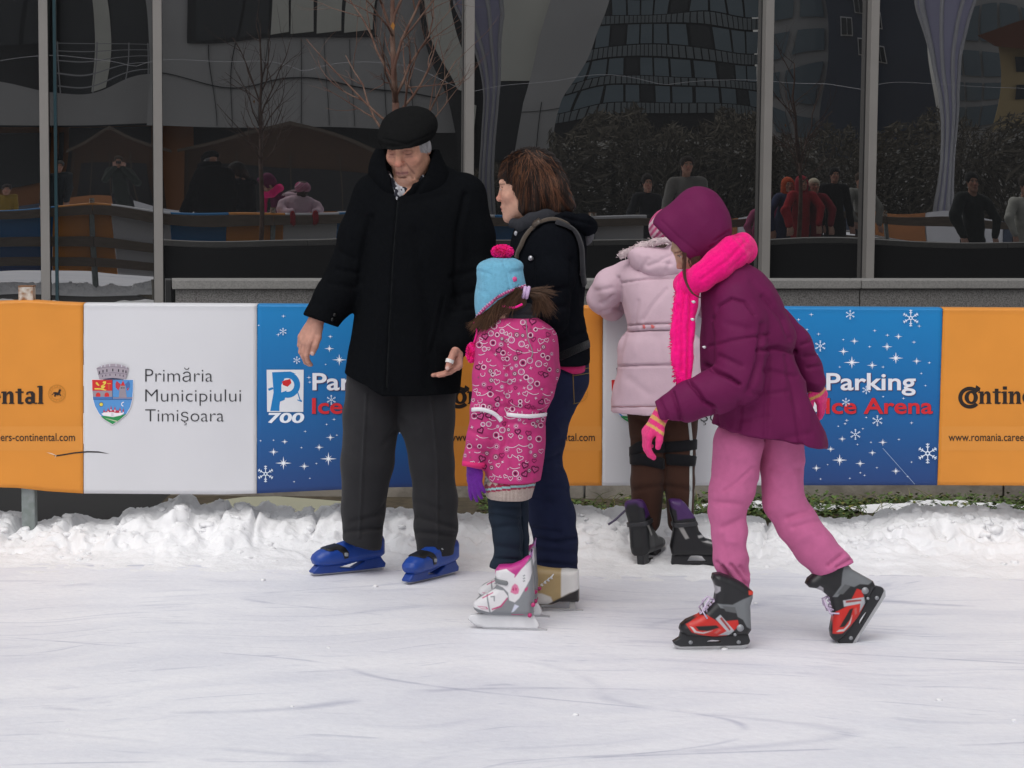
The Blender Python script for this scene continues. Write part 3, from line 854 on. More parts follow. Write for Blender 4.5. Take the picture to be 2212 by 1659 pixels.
# coat of arms of the town
def arms(parent, du):
    p = Print(parent, (242 + du, 850))
    S = .1507 * .6064 * 1.2 / 1.2                     # crop scale: 220 source px over 1217
    S = 220 / 1217 * .6064
    f = lambda x, y: (181.9 + du + x * S, 758 + y * S)
    red, blu, gry, yel, grn, wht, drk = srgb(205, 45, 45), srgb(85, 145, 205), srgb(150, 140, 150), srgb(225, 205, 80), srgb(45, 140, 80), srgb(235, 230, 235), srgb(50, 45, 55)
    P = lambda pts, c: p.poly([f(*q) for q in pts], c)
    lf = [(155, 570), (160, 780), (175, 950), (215, 1090), (290, 1230), (400, 1350), (558, 1445)]
    rt = [(558, 1445), (700, 1355), (830, 1240), (905, 1110), (945, 950), (960, 780), (962, 570)]
    P([(148, 562)] + [(x - 8, y + 6) for x, y in lf[1:-1]] + [(558, 1458)] + [(x + 8, y + 6) for x, y in rt[1:-1]] + [(970, 562)], wht)
    P(lf + rt[1:], blu)
    P([(155, 570), (556, 570), (556, 785), (160, 785)], red)
    P([(160, 785), (556, 785), (556, 905), (172, 905)], gry)
    for cx in (275, 445): p.poly([f(cx + 45 * math.cos(R(a)), 868 - 48 * math.sin(R(a)) ) for a in range(0, 181, 15)] + [f(cx - 45, 903), f(cx + 45, 903)], red)
    P([(172, 908), (556, 908), (556, 955), (178, 955)], srgb(70, 115, 175))
    # lion
    P([(200, 735), (330, 735), (440, 770), (420, 782), (310, 760), (205, 760)], yel); P([(325, 700), (390, 680), (430, 640), (430, 600), (380, 600), (360, 625), (400, 650), (370, 665), (330, 690)], yel)
    P([(330, 690), (420, 690), (380, 745), (340, 735)], yel); P([(225, 625), (255, 615), (300, 680), (280, 690), (230, 650)], yel)
    P([(455, 640), (520, 640), (520, 650), (455, 650)], yel); P([(480, 640), (492, 640), (492, 760), (480, 760)], srgb(190, 120, 50))
    # tower and flags
    P([(705, 680), (810, 680), (835, 915), (680, 915)], gry); P([(715, 685), (765, 585), (808, 685)], red); P([(725, 720), (755, 720), (755, 740), (725, 740)], drk); P([(770, 720), (795, 720), (795, 740), (770, 740)], drk)
    P([(640, 590), (720, 660), (675, 780), (620, 720), (615, 650)], srgb(190, 60, 75)); P([(875, 590), (805, 660), (850, 780), (895, 720), (903, 650)], srgb(70, 110, 170)); P([(840, 750), (885, 720), (860, 785)], red)
    P([(570, 915), (950, 915), (945, 940), (570, 940)], srgb(140, 130, 150))
    p.line([f(556, 570), f(556, 955)], .8, drk); p.line([f(175, 958), f(945, 958)], .8, srgb(60, 80, 130))
    p.disc(*f(335, 1055), 42 * S, drk); p.disc(*f(335, 1055), 34 * S, yel)
    p.ring(*f(775, 1050), 46 * S, 30 * S, wht, 75, 265, 14)
    # town on the hill
    P([(330, 1290), (420, 1280), (560, 1305), (700, 1275), (830, 1240), (700, 1355), (558, 1445), (400, 1350)], grn)
    P([(400, 1320), (680, 1385), (640, 1400), (480, 1350)], srgb(190, 200, 170))
    P([(335, 1240), (450, 1195), (640, 1185), (780, 1235), (720, 1270), (570, 1305), (380, 1275)], wht)
    P([(360, 1215), (420, 1200), (460, 1175), (560, 1165), (700, 1175), (740, 1215), (640, 1225), (560, 1205), (440, 1210)], srgb(185, 50, 70))
    for cx, hh in ((390, 1140), (470, 1115), (528, 1080), (605, 1090), (705, 1110), (768, 1130)): P([(cx - 18, hh + 70), (cx, hh), (cx + 18, hh + 70)], srgb(185, 50, 70)); P([(cx - 10, hh + 70), (cx + 10, hh + 70), (cx + 10, hh + 105), (cx - 10, hh + 105)], wht)
    P([(530, 1205), (575, 1205), (578, 1290), (528, 1290)], srgb(215, 210, 215))
    # mural crown
    P([(242, 340), (300, 560), (400, 545), (560, 530), (700, 545), (815, 560), (882, 340), (830, 310), (730, 270), (610, 255), (510, 255), (400, 275), (330, 295)], srgb(165, 155, 165))
    P([(360, 568), (450, 545), (560, 535), (680, 545), (790, 566)], srgb(40, 50, 85))
    for a, b, w in ((335, 292, 26), (405, 275, 24), (500, 262, 20), (625, 262, 20), (735, 278, 24), (825, 305, 20)): P([(a - w * .3, b - 22), (a + w * .5, b - 24), (a + w * .5, b + 45), (a - w * .3, b + 45)], srgb(205, 203, 212))
    for a, b in ((300, 425), (370, 400), (447, 385), (563, 375), (677, 385), (765, 395), (822, 410)): P([(a - 11, b - 25), (a + 11, b - 25), (a + 11, b + 28), (a - 11, b + 28)], drk)
    for a, b in ((360, 497), (425, 485), (508, 472), (617, 472), (705, 480), (770, 495)): P([(a - 8, b - 20), (a + 8, b - 20), (a + 8, b + 18), (a - 8, b + 18)], srgb(90, 80, 95))
    p.line([f(270, 465), f(400, 440), f(560, 430), f(720, 440), f(845, 465)], .7, srgb(105, 95, 110)); p.line([f(255, 350), f(400, 320), f(560, 310), f(720, 320), f(870, 350)], .7, srgb(105, 95, 110))
    p.build('coat_of_arms')
for o, du in ((obs[1], 0), (obs[4], 1122)):
    arms(o, du)
    text('lettering', 'Primăria', 313.6 + du, 459.5 + du, 824.7, 28, INK, o, -.012)
    text('lettering', 'Municipiului', 313.6 + du, 520.6 + du, 867.7, 27, INK, o, -.012)
    text('lettering', 'Timişoara', 313.6 + du, 483.6 + du, 910.7, 27, INK, o, -.012)
# stars and snowflakes, parking logo
WH = (.80, .84, .92)
def star(p, u, v, s, col=WH):
    k = .10
    p.poly([(u - s, v), (u - s * k, v - s * k), (u, v - s * .8), (u + s * k, v - s * k), (u + s, v), (u + s * k, v + s * k), (u, v + s * .8), (u - s * k, v + s * k)], col)
    if s > 6:
        t = s * .4
        p.poly([(u - t, v - t), (u, v - t * .2), (u + t, v - t), (u + t * .2, v), (u + t, v + t), (u, v + t * .2), (u - t, v + t), (u - t * .2, v)], col)
    p.disc(u, v, max(.9, s * .17), (.9, .93, .97), n=10)
def flake(p, u, v, s, col=(.72, .80, .90)):
    for k in range(6):
        a = R(30 + 60 * k); c, sn = math.cos(a), math.sin(a)
        p.line([(u + c * s * .2, v + sn * s * .2), (u + c * s, v + sn * s)], max(.9, s * .09), col)
        for t in (.55, .8):
            for q in (-1, 1):
                b = a + q * R(50); p.line([(u + c * s * t, v + sn * s * t), (u + c * s * t + math.cos(b) * s * .22, v + sn * s * t + math.sin(b) * s * .22)], max(.8, s * .07), col)
    p.ring(u, v, s * .24, s * .12, col, n=12)
st2 = [(815, 457, 45), (555, 483, 48), (505, 418, 32), (570, 357, 27), (675, 500, 32), (938, 475, 28), (830, 330, 25), (763, 390, 32), (483, 1060, 45), (604, 1080, 30), (345, 1107, 28), (430, 995, 25), (498, 935, 24), (738, 955, 28), (676, 1017, 25), (815, 1125, 28), (690, 295, 14), (765, 322, 14), (922, 363, 15), (660, 390, 12), (953, 268, 14), (740, 510, 12), (1013, 485, 12), (965, 548, 10), (668, 955, 10), (833, 938, 12), (588, 968, 10), (908, 1072, 10), (703, 1105, 10), (605, 1135, 10), (630, 1150, 10), (543, 1168, 10), (370, 1172, 10), (412, 1087, 8), (885, 1157, 10), (525, 825, 14), (515, 845, 12), (640, 808, 10), (908, 840, 14), (620, 875, 10), (475, 860, 8), (240, 230, 14), (315, 200, 16), (290, 288, 12), (358, 315, 14), (295, 325, 10), (348, 435, 10), (505, 348, 10), (483, 510, 10), (740, 685, 10), (860, 695, 12), (990, 620, 10)]
fl2 = [(903, 215, 50), (368, 380, 33), (706, 822, 32), (576, 903, 32), (1003, 1015, 60), (545, 195, 28), (640, 640, 25), (520, 712, 25)]
st1 = [(1523, 980, 45), (1765, 957, 45), (1470, 920, 28), (1635, 997, 28), (1715, 895, 25), (1530, 865, 20), (1775, 842, 25), (1640, 810, 10), (1770, 365, 27), (1823, 425, 40), (1775, 300, 15), (1523, 190, 14), (1495, 290, 14), (1750, 450, 8), (1400, 860, 9), (1470, 857, 8), (1620, 897, 9), (1700, 982, 9), (1580, 1080, 8), (1665, 1062, 8), (1810, 830, 9), (1660, 520, 14), (1665, 545, 12), (1755, 772, 10), (1795, 745, 12), (1390, 240, 8), (1625, 380, 8)]
fl1 = [(1427, 1038, 45), (1521, 273, 20), (1595, 427, 20), (1655, 330, 24), (1780, 640, 26)]
p = Print(obs[5])
for x, y, s in st2: star(p, 1637.3 + x * .3655, 606.4 + y * .3655, s * .3655)
for x, y, s in fl2: flake(p, 1637.3 + x * .3655, 606.4 + y * .3655 + 2, s * .3655)
p.line([(1907, 968), (1976, 1046)], .8, (.35, .45, .6))
p.build('star_print')['kind'] = 'stuff'
p = Print(obs[2])
for x, y, s in st1: star(p, x * .402, 606.4 + y * .402, s * .402)
for x, y, s in fl1: flake(p, x * .402, 606.4 + y * .402, s * .402)
for q in range(16): star(p, 745 + RNG.uniform(0, 180), RNG.uniform(690, 1040), RNG.choice([4, 6, 12, 16]))
p.build('star_print')['kind'] = 'stuff'
def plogo(parent, du):
    p = Print(parent, (616 + du, 844)); W2, B2, RD = (.72, .73, .77), srgb(15, 120, 185), srgb(200, 35, 40)
    p.poly([(576 + du, 798.6), (656 + du, 798.6), (655 + du, 889.8), (577 + du, 889.8)], W2)
    f = lambda x, y: (x * .402 + du, 606.4 + y * .402)
    p.poly([f(1462, 492), f(1560, 488), f(1590, 500), f(1500, 505), f(1502, 700), f(1452, 700), f(1470, 600)], B2)
    p.ring(*f(1545, 560), 68 * .402, 36 * .402, B2, -115, 112, 26, 1.02)
    p.poly([f(1480, 500), f(1530, 488), f(1530, 525), f(1512, 560), f(1512, 600), f(1540, 590), f(1530, 640), f(1505, 650), f(1500, 690), f(1470, 690)], B2)
    p.poly([f(1440, 580), f(1465, 572), f(1470, 582), f(1445, 592)], B2); p.line([f(1600, 600), f(1612, 640), f(1622, 648)], 2.4, B2); p.line([f(1598, 640), f(1622, 650)], 2.2, B2)
    p.poly([f(1548 - 18, 535), f(1560, 528), f(1566, 550), f(1545, 570), f(1520, 560), f(1515, 542)], RD)
    p.build('parking_logo')
for o, du in ((obs[2], 0), (obs[5], 1110)):
    plogo(o, du)
    SH = (.02, .05, .12)
    text('lettering', '700', 579 + du, 657 + du, 912.7, 20, WH, o, .03, .1)
    text('lettering_shadow', 'Parking', 676.5 + du, 869.5 + du, 843.2, 35.3, (.06, .03, .09), o, .026, lift=.0022); text('lettering', 'Parking', 675 + du, 868 + du, 842, 35.3, (.75, .76, .82), o, .018, lift=.0026)
    text('lettering_shadow', 'Ice Arena', 675 + du, 906 + du, 893.9, 32.5, SH, o, .030, lift=.0022); text('lettering', 'Ice Arena', 674 + du, 905 + du, 893, 32.3, srgb(205, 35, 45), o, .019, lift=.0026)
# heavy serif word mark on the orange banners
BK = (.018, .012, .010)
def wordmark(parent, du, ul, ur, dx=0):
    p = Print(parent)
    base, X = 872.5, 27.0
    u = [0.0]
    def pol(pts): p.poly([(u[0] + x * X, base - y * X) for x, y in pts], BK)
    def stem(x, h, w=.30, serif=True, top=True):
        pol([(x, 0), (x + w, 0), (x + w, h), (x, h)])
        if serif: pol([(x - .09, 0), (x + w + .09, 0), (x + w + .05, .10), (x - .05, .10)])
        if top: pol([(x - .14, h - .13), (x + .02, h - .13), (x + .02, h), (x - .14, h - .05)])
    def glyph(ch):
        if ch == 'n':
            stem(.1, 1); stem(.66, .72, .30, True, False); pol([(.38, .72), (.48, .93), (.62, 1.02), (.80, 1.0), (.93, .86), (.96, .70), (.66, .70), (.62, .80), (.52, .80), (.38, .60)]); return 1.08
        if ch == 't': stem(.18, 1.22, .30, False, False); pol([(0, .88), (.66, .88), (.66, 1), (0, 1)]); pol([(.2, .1), (.3, 0), (.5, -.03), (.66, .04), (.66, .14), (.48, .14)]); return .72
        if ch == 'i': stem(.1, 1); pol([(.08, 1.14), (.42, 1.14), (.42, 1.4), (.08, 1.4)]); return .52
        if ch == 'l': stem(.1, 1.45); return .52
        if ch == 'o': p.ring(u[0] + .5 * X, base - .5 * X, .5 * X, .19 * X, BK, sy=1.04, riy=.38 * X); return 1.04
        if ch == 'e': p.ring(u[0] + .46 * X, base - .5 * X, .46 * X, .17 * X, BK, 12, 330, sy=1.1, riy=.38 * X); pol([(.25, .47), (.92, .47), (.92, .6), (.25, .6)]); return .96
        if ch == 'a': p.ring(u[0] + .38 * X, base - .28 * X, .36 * X, .12 * X, BK, sy=.85); pol([(.52, .04), (.82, .04), (.82, .74), (.52, .74)]); pol([(.08, .74), (.16, .95), (.4, 1.03), (.64, 1.0), (.82, .84), (.82, .7), (.5, .7), (.44, .86), (.3, .86), (.3, .74)]); pol([(.78, 0), (1.0, 0), (1.0, .1), (.78, .1)]); return 1.0
    c0 = 2071 + du
    p.ring(c0 + 24, 859, 25, 16.5, BK, 38, 318, 30, .95); p.poly([(c0 + 36, 838), (c0 + 45, 847), (c0 + 47, 838), (c0 + 38, 832)], BK)
    u[0] = c0 + 12.5; p.ring(c0 + 27, 858.5, 14.5, 5.2, BK, sy=1.0, riy=9.5, n=24)
    u[0] = c0 + 43
    for ch in 'ntinental': u[0] += glyph(ch) * X * 1.03
    p.build('word_mark')
    p = Print(parent, (2355 + du, 850)); cx, cy = 2355 + du, 850
    g = srgb(190, 130, 45)
    p.ring(cx, cy, 19, 17.6, g); p.ring(cx, cy, 13.2, 12.4, g)
    for k in range(16): a = k * 2 * math.pi / 16; p.line([(cx + 14.3 * math.cos(a), cy + 14.3 * math.sin(a)), (cx + 16.4 * math.cos(a + .1), cy + 16.4 * math.sin(a + .1))], 1.3, g)
    h = [(-6, 6), (-5, 1), (-8, -2), (-3, -3), (2, -2), (4, -8), (7, -9), (9, -5), (7, -5), (6, 1), (9, 3), (8, 5), (4, 3), (1, 4), (-2, 3), (-3, 7)]
    p.poly([(cx + x * 1.05, cy + y * 1.05) for x, y in h], BK); p.line([(cx - 6, cy - 1), (cx - 11, cy + 3)], 1.5, BK)
    p.build('horse_emblem')
    p = Print(parent); [p.poly([(ul + (ur - ul) * i / 40, 921 + 13 * j), (ul + (ur - ul) * (i + 1) / 40, 921 + 13 * j), (ul + (ur - ul) * (i + 1) / 40, 934 + 13 * j), (ul + (ur - ul) * i / 40, 934 + 13 * j)], (.70, .278, .045), lift=.0006) for i in range(40) for j in range(4)]; p.build('address_strip')
    text('web_address', 'www.romania.careers-continental.com', 2049 + du + dx, 2364 + du + dx, 952.5, 16.5, (.03, .018, .012), parent, .006, lift=.0022)
for o, du, ul, ur, dx in ((obs[0], -2232, -190, 178, 30), (obs[3], -1104, 938, 1298, 25), (obs[6], 0, 2034, 2400, 0)): wordmark(o, du, ul, ur, dx)
p = Print(obs[0])
tp = [(112, 980), (120, 984), (140, 981), (160, 977.5), (188, 975), (213, 975.5), (237, 981)]
p.poly([(a, b - .6) for a, b in tp] + [(a, b + 2.4) for a, b in tp[-2:0:-1]], (.02, .016, .014)); p.poly([(100, 977), (112, 979), (122, 984), (118, 990), (120, 984)], (.75, .6, .45))
p.build('tear', 'dark curved tear across the banner edge')
p = Print(obs[1]); tp = [(181.5, 975.6), (188, 975), (213, 975.5), (237, 981)]
p.poly([(a, b - .6) for a, b in tp] + [(a, b + 2.0) for a, b in tp[-2::-1]], (.04, .035, .035)); p.build('tear')
# ================================================================== tools for people
M_skin = mat('skin', attr=True, rough=.55, spec=.3, sss=.06, bump=.35, bscale=190, bdist=.0015, var=.15, vscale=48)
M_cloth = mat('woven_cloth', attr=True, rough=.95, spec=.12, bump=.35, bscale=420, sheen=.08, var=.06, vscale=40)
M_wool = mat('black_wool', attr=True, rough=1, spec=.02, bump=.5, bscale=240, var=.12, vscale=60, bdist=.003)
M_nylon = mat('padded_nylon', attr=True, rough=.7, spec=.16, bump=.25, bscale=130, var=.05, vscale=18, bdist=.003)
M_knit = mat('knitwear', attr=True, rough=1, spec=.08, bump=.8, bscale=230, sheen=.12, var=.10, vscale=90, bdist=.004)
M_denim = mat('denim', attr=True, rough=.9, spec=.15, bump=.35, bscale=500, var=.12, vscale=25)
M_plastic = mat('skate_plastic', attr=True, rough=.38, spec=.45, var=.05, vscale=30)
M_blade = mat('skate_steel', (.55, .55, .56), .3, metal=.9)
M_hair = mat('hair', attr=True, rough=.55, spec=.22)
SKIN = (.44, .235, .165)
class Fig:
    """a person standing at depth Y, s picture px per metre there"""
    def __init__(f, name, Y, u, vg, label, group=None):
        f.Y = Y; f.s = FPX / Y
        base = At(u, vg, Y); base[2] = 0
        f.e = empty(name, base); tag(f.e, label, 'person', group)
    def P(f, u, v, w=0.0): return At(u, v, f.Y - w / f.s)
    def r(f, px): return px / f.s
    def ring(f, v, uL, uR, d, w=0.0):
        a, b = f.P(uL, v, w), f.P(uR, v, w)
        return ((a[2] + b[2]) / 2, (a[0] + b[0]) / 2, f.Y - w / f.s, (b[0] - a[0]) / 2, d / f.s)
    def stack(f, rows, n=2.3, col=None): return stack([f.ring(*q) for q in rows], n, col)
    def tube(f, pts, **k): return tube([f.P(*p[:3]) for p in pts], [f.r(p[3]) for p in pts], **k)
    def cone(f, a, b, **k): return cone(f.P(*a[:3]), f.P(*b[:3]), f.r(a[3]), f.r(b[3]), **k)
    def ell(f, c, r, ang=0.0, col=None):
        """ellipsoid, radii in px (across, up, depth), turned in the picture plane by ang degrees"""
        a = R(ang); Rm = np.array([[math.cos(a), 0, math.sin(a)], [0, 1, 0], [-math.sin(a), 0, math.cos(a)]])
        # columns: across, depth, up
        return ell(f.P(*c), np.array([r[0], r[2], r[1]]) / f.s, Rm, col)
def headframe(yaw, pitch, roll=0.0):
    y, p, q = R(yaw), R(pitch), R(roll)
    f0 = vec(-math.sin(y), -math.cos(y), 0); r = vec(math.cos(y), -math.sin(y), 0); t0 = vec(0, 0, 1)
    f = f0 * math.cos(p) - t0 * math.sin(p); t = t0 * math.cos(p) + f0 * math.sin(p)
    r, t = r * math.cos(q) + t * math.sin(q), t * math.cos(q) - r * math.sin(q)
    return np.stack([r, f, t], 1)
def head(S, c, Rm, k=1.0, old=False, nose=1.0):
    """one head with a face: local x across, y forward, z up (metres for an adult)"""
    L = lambda x, y, z: np.asarray(c) + k * (Rm @ vec(x, y, z))
    E = lambda p, r: ell(L(*p), np.array(r) * k, Rm)
    C = lambda a, b, ra, rb=None: cone(L(*a), L(*b), ra * k, (rb or ra) * k)
    S.add(E((0, -.018, .03), (.074, .094, .086)))
    S.add(E((0, .028, -.028), (.060, .064, .088)), .03 * k)
    for s in (-1, 1):
        S.add(C((s * .052, -.01, -.058), (s * .02, .066, -.104), .019, .017), .03 * k)
        S.add(E((s * .040, .058, -.026), (.024, .022, .022)), .02 * k)
        S.add(E((s * .074, -.012, -.008), (.009, .018, .030)), .008 * k)
    S.add(E((0, .074, -.105), (.023, .017, .017)), .02 * k)
    S.add(C((-.038, .076, .026), (.038, .076, .026), .012), .018 * k)
    for s in (-1, 1): S.sub(E((s * .031, .100, .003), (.019, .016, .012)), .012 * k)
    for s in (-1, 1):
        S.add(E((s * .031, .0765, .003), (.0145, .0120, .0105)), .003 * k)
        S.add(C((s * .018, .0865, .0085), (s * .044, .082, .0075), .0042, .0036), .004 * k)
    ny = .090 + .020 * nose
    S.add(C((0, .084, .014), (0, ny - .002, -.026), .0085, .0115 * (.5 + .5 * nose)), .012 * k)
    S.add(E((0, ny, -.031), (.0135 * (.5 + .5 * nose), .013, .0115 * (.4 + .6 * nose))), .008 * k)
    for s in (-1, 1): S.add(E((s * .0135, .099, -.036), (.0082, .0105, .0075)), .006 * k)
    for s in (-1, 1): S.sub(E((s * .0065, .104, -.0445), (.0036, .005, .0035)), .002 * k)
    S.add(E((0, .080, -.068), (.028, .016, .022)), .015 * k)
    S.add(C((-.021, .085, -.068), (0, .0945, -.0645), .0042, .0055), .005 * k); S.add(C((0, .0945, -.0645), (.021, .085, -.068), .0055, .0042), .005 * k)
    S.add(C((-.016, .088, -.076), (.016, .088, -.076), .0058), .005 * k)
    S.sub(C((-.024, .091, -.0715), (0, .1005, -.0705), .0016, .0020), .0025 * k); S.sub(C((0, .1005, -.0705), (.024, .091, -.0715), .0020, .0016), .0025 * k)
    if old:
        for s in (-1, 1):
            S.sub(C((s * .022, .101, -.036), (s * .036, .083, -.075), .0050, .0058), .007 * k)      # folds beside the mouth
            S.sub(C((s * .036, .083, -.075), (s * .034, .076, -.098), .0035, .002), .007 * k)
            S.sub(C((s * .020, .0915, -.012), (s * .044, .081, -.014), .0025, .002), .005 * k)       # bags under the eyes
        S.sub(C((-.012, .088, -.089), (.012, .088, -.089), .003), .006 * k)
    S.add(cone(L(0, -.02, -.07), L(0, -.05, -.20), .054 * k, .060 * k), .025 * k)
def facepaint(V, C, c, Rm, k=1.0, lip=(.36, .13, .11), brow=(.08, .05, .035), old=False, closed=False, bw=.0045):
    Q = ((V - np.asarray(c)) @ Rm) / k
    x, y, z = Q[:, 0], Q[:, 1], Q[:, 2]; ax = np.abs(x)
    face = (y > .03) & (z > -.13) & (z < .13)
    def blend(w, col):
        w = np.clip(w, 0, 1)[:, None] * face[:, None]; C[:] = C * (1 - w) + np.array(col) * w
    g = lambda a, s: np.exp(-(a / s) ** 2)
    blend(.45 * g(np.hypot(ax - .042, z + .03), .026), (.50, .20, .15))
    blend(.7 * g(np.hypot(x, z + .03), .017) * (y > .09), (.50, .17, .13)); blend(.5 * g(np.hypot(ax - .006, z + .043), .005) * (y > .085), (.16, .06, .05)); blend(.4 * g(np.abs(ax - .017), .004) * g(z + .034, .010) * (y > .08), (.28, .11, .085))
    zz = -.0715 + .1 * (.02 - ax) * .3
    blend(1.2 * (ax < .024) * g(z + .0705, .0075) * (y > .075), lip)
    blend(1.0 * (ax < .025) * g(z + .0712, .0022) * (y > .08), (.16, .05, .045))
    blend(1.0 * (ax > .012) * (ax < .052) * g(z - (.0225 - (ax - .03) ** 2 * 6), bw) * (y > .05), brow)
    if closed:
        blend(.9 * g(np.hypot((ax - .031) / 1.0, 0), .013) * g(z + .0050 - (ax - .031) ** 2 * 14, .0032) * (y > .06), (.05, .025, .02))
        blend(.75 * g(np.hypot(ax - .031, z - .007), .014), (.30, .13, .095)); blend(.6 * g(np.hypot(ax - .016, z - .006), .007), (.22, .09, .07))  # shade under the brow and round the lids put into the skin colour
    else:
        eye = (np.hypot((ax - .031) / .0125, (z - .003) / .0055) < 1) & (y > .07)
        blend(eye * 1.0, (.55, .52, .50)); blend((np.hypot(ax - .031, z - .003) < .0055) & eye, (.05, .03, .02))
        blend(1.0 * (ax > .017) * (ax < .046) * g(z - .0085, .0022) * (y > .065), (.05, .03, .025))
    if old:
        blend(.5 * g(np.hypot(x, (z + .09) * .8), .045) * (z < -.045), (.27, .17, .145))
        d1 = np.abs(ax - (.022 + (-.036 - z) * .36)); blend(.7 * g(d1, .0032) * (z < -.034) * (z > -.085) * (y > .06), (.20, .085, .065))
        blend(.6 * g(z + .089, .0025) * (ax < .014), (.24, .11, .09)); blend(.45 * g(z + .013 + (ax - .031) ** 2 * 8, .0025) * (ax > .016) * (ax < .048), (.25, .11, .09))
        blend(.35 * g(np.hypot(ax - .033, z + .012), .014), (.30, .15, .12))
    return C
FING = [(.028, .092, (.043, .026, .021)), (.0095, .096, (.048, .030, .022)), (-.010, .091, (.044, .028, .021)), (-.0275, .081, (.034, .021, .018))]
def hand(S, w, d, pn, ts, k=1.0, curl=((.2, .3, .2),) * 4, spread=.06, thumb=((.55, .75, .35), (.25, .9, .35), (.1, .95, .3)), fat=1.0):
    """palm and five fingers from the wrist w: d along the hand, pn the way the palm faces, ts the thumb side"""
    d = np.asarray(d, float); d /= np.linalg.norm(d); pn = np.asarray(pn, float); pn = pn - d * (pn @ d); pn /= np.linalg.norm(pn)
    x = np.cross(d, pn); x = x if x @ np.asarray(ts, float) > 0 else -x
    L = lambda a, b, c: np.asarray(w) + k * (x * a + d * b + pn * c)
    tips = []
    for i, (fx, fy, seg) in enumerate(FING):
        S.add(cone(L(fx * .62, .004, 0), L(fx, fy, -.002), .0135 * k * fat, .0108 * k * fat), .012 * k)
        p = L(fx, fy, -.002); a = 0.0; r = [.0100, .0090, .0080, .0068]
        sp = spread * (1.5 - i)
        for j in range(3):
            a += curl[i][j]
            dr = d * math.cos(a) + pn * math.sin(a) + x * sp; dr = dr / np.linalg.norm(dr)
            q = p + dr * seg[j] * k
            S.add(cone(p, q, r[j] * k * fat, r[j + 1] * k * fat), .003 * k); p = q
        tips.append((p, dr))
    S.add(ell(L(0, .05, .004), np.array([.036, .045, .014]) * k * fat, np.stack([x, d, pn], 1)), .010 * k)
    p = L(.022, .022, .006); r = [.0145, .0118, .0105, .0085]
    S.add(cone(L(.012, .012, .004), p, .015 * k * fat, .0145 * k * fat), .010 * k)
    for j, sg in enumerate((.040, .032, .027)):
        t = thumb[j]; dr = x * t[0] + d * t[1] + pn * t[2]; dr /= np.linalg.norm(dr); q = p + dr * sg * k
        S.add(cone(p, q, r[j] * k * fat, r[j + 1] * k * fat), .006 * k); p = q
    tips.append((p, dr))
    return tips
def bvh_of(*objs):
    V, F = [], []
    for V0, F0 in objs:
        b = len(V); V += V0.tolist(); F += (np.asarray(F0) + b).tolist()
    return BVHTree.FromPolygons(V, F)
def resample(path, step):
    path = [np.asarray(p, float) for p in path]; out = [path[0]]
    # Catmull-Rom through the points
    n = len(path)
    for i in range(n - 1):
        p0, p1, p2, p3 = path[max(i - 1, 0)], path[i], path[i + 1], path[min(i + 2, n - 1)]
        m = max(2, int(np.linalg.norm(p2 - p1) / step))
        for j in range(1, m + 1):
            t = j / m
            out.append(.5 * ((2 * p1) + (-p0 + p2) * t + (2 * p0 - 5 * p1 + 4 * p2 - p3) * t * t + (-p0 + 3 * p1 - 3 * p2 + p3) * t ** 3))
    return out
def onsurf(bvh, u, v):
    d = ray(u, v); d = d / np.linalg.norm(d)
    h, n, _, _ = bvh.ray_cast(Vector(CAM), Vector(d))
    return (None, None) if h is None else (np.array(h), np.array(n))
def band(name, bvh, path, width, thick, mt, parent, col=(.5, .5, .5), lift=.001, step=4, closed=False, pw=None):
    """a strap, seam or trim laid on a surface along a path drawn in the picture"""
    pts = []
    for q in resample(path, step):
        h, n = onsurf(bvh, *q[:2])
        if h is not None: pts.append((h, n))
    if len(pts) < 2: return None
    V, F = [], []
    for i, (h, n) in enumerate(pts):
        t = pts[min(i + 1, len(pts) - 1)][0] - pts[max(i - 1, 0)][0]; t /= np.linalg.norm(t) + 1e-9
        s = np.cross(n, t); s /= np.linalg.norm(s) + 1e-9
        w = width / 2 * (pw(i / (len(pts) - 1)) if pw else 1)
        for a, b in ((-1, 0), (-.8, 1), (.8, 1), (1, 0)): V.append(h + s * w * a + n * (lift + thick * b - (.002 if b == 0 else 0)))
    for i in range(len(pts) - 1):
        for j in range(3): F.append((i * 4 + j, i * 4 + j + 1, i * 4 + j + 5, i * 4 + j + 4))
    F += [(3, 2, 1, 0), tuple(len(V) - 4 + j for j in range(4))]
    return mk(name, V, F, mt, parent, cols=np.tile(np.array(col, float), (len(V), 1)), smooth=True)
def strands(name, lines, width, mt, parent, cols):
    """hair: flat tapered strips"""
    V, F, C = [], [], []
    for ln, c in zip(lines, cols):
        b = len(V); n = len(ln)
        for i, p in enumerate(ln):
            p = np.asarray(p); t = np.asarray(ln[min(i + 1, n - 1)]) - np.asarray(ln[max(i - 1, 0)])
            vd = p - CAM; s = np.cross(t, vd); s /= np.linalg.norm(s) + 1e-9
            s = s + .4 * np.cross(s, t / (np.linalg.norm(t) + 1e-9))
            w = width * (1 - .85 * (i / (n - 1)) ** 2) / 2
            V += [p - s * w, p + s * w]; C += [c, c]
        for i in range(n - 1): F.append((b + 2 * i, b + 2 * i + 1, b + 2 * i + 3, b + 2 * i + 2))
    return mk(name, V, F, mt, parent, cols=np.array(C), smooth=True)
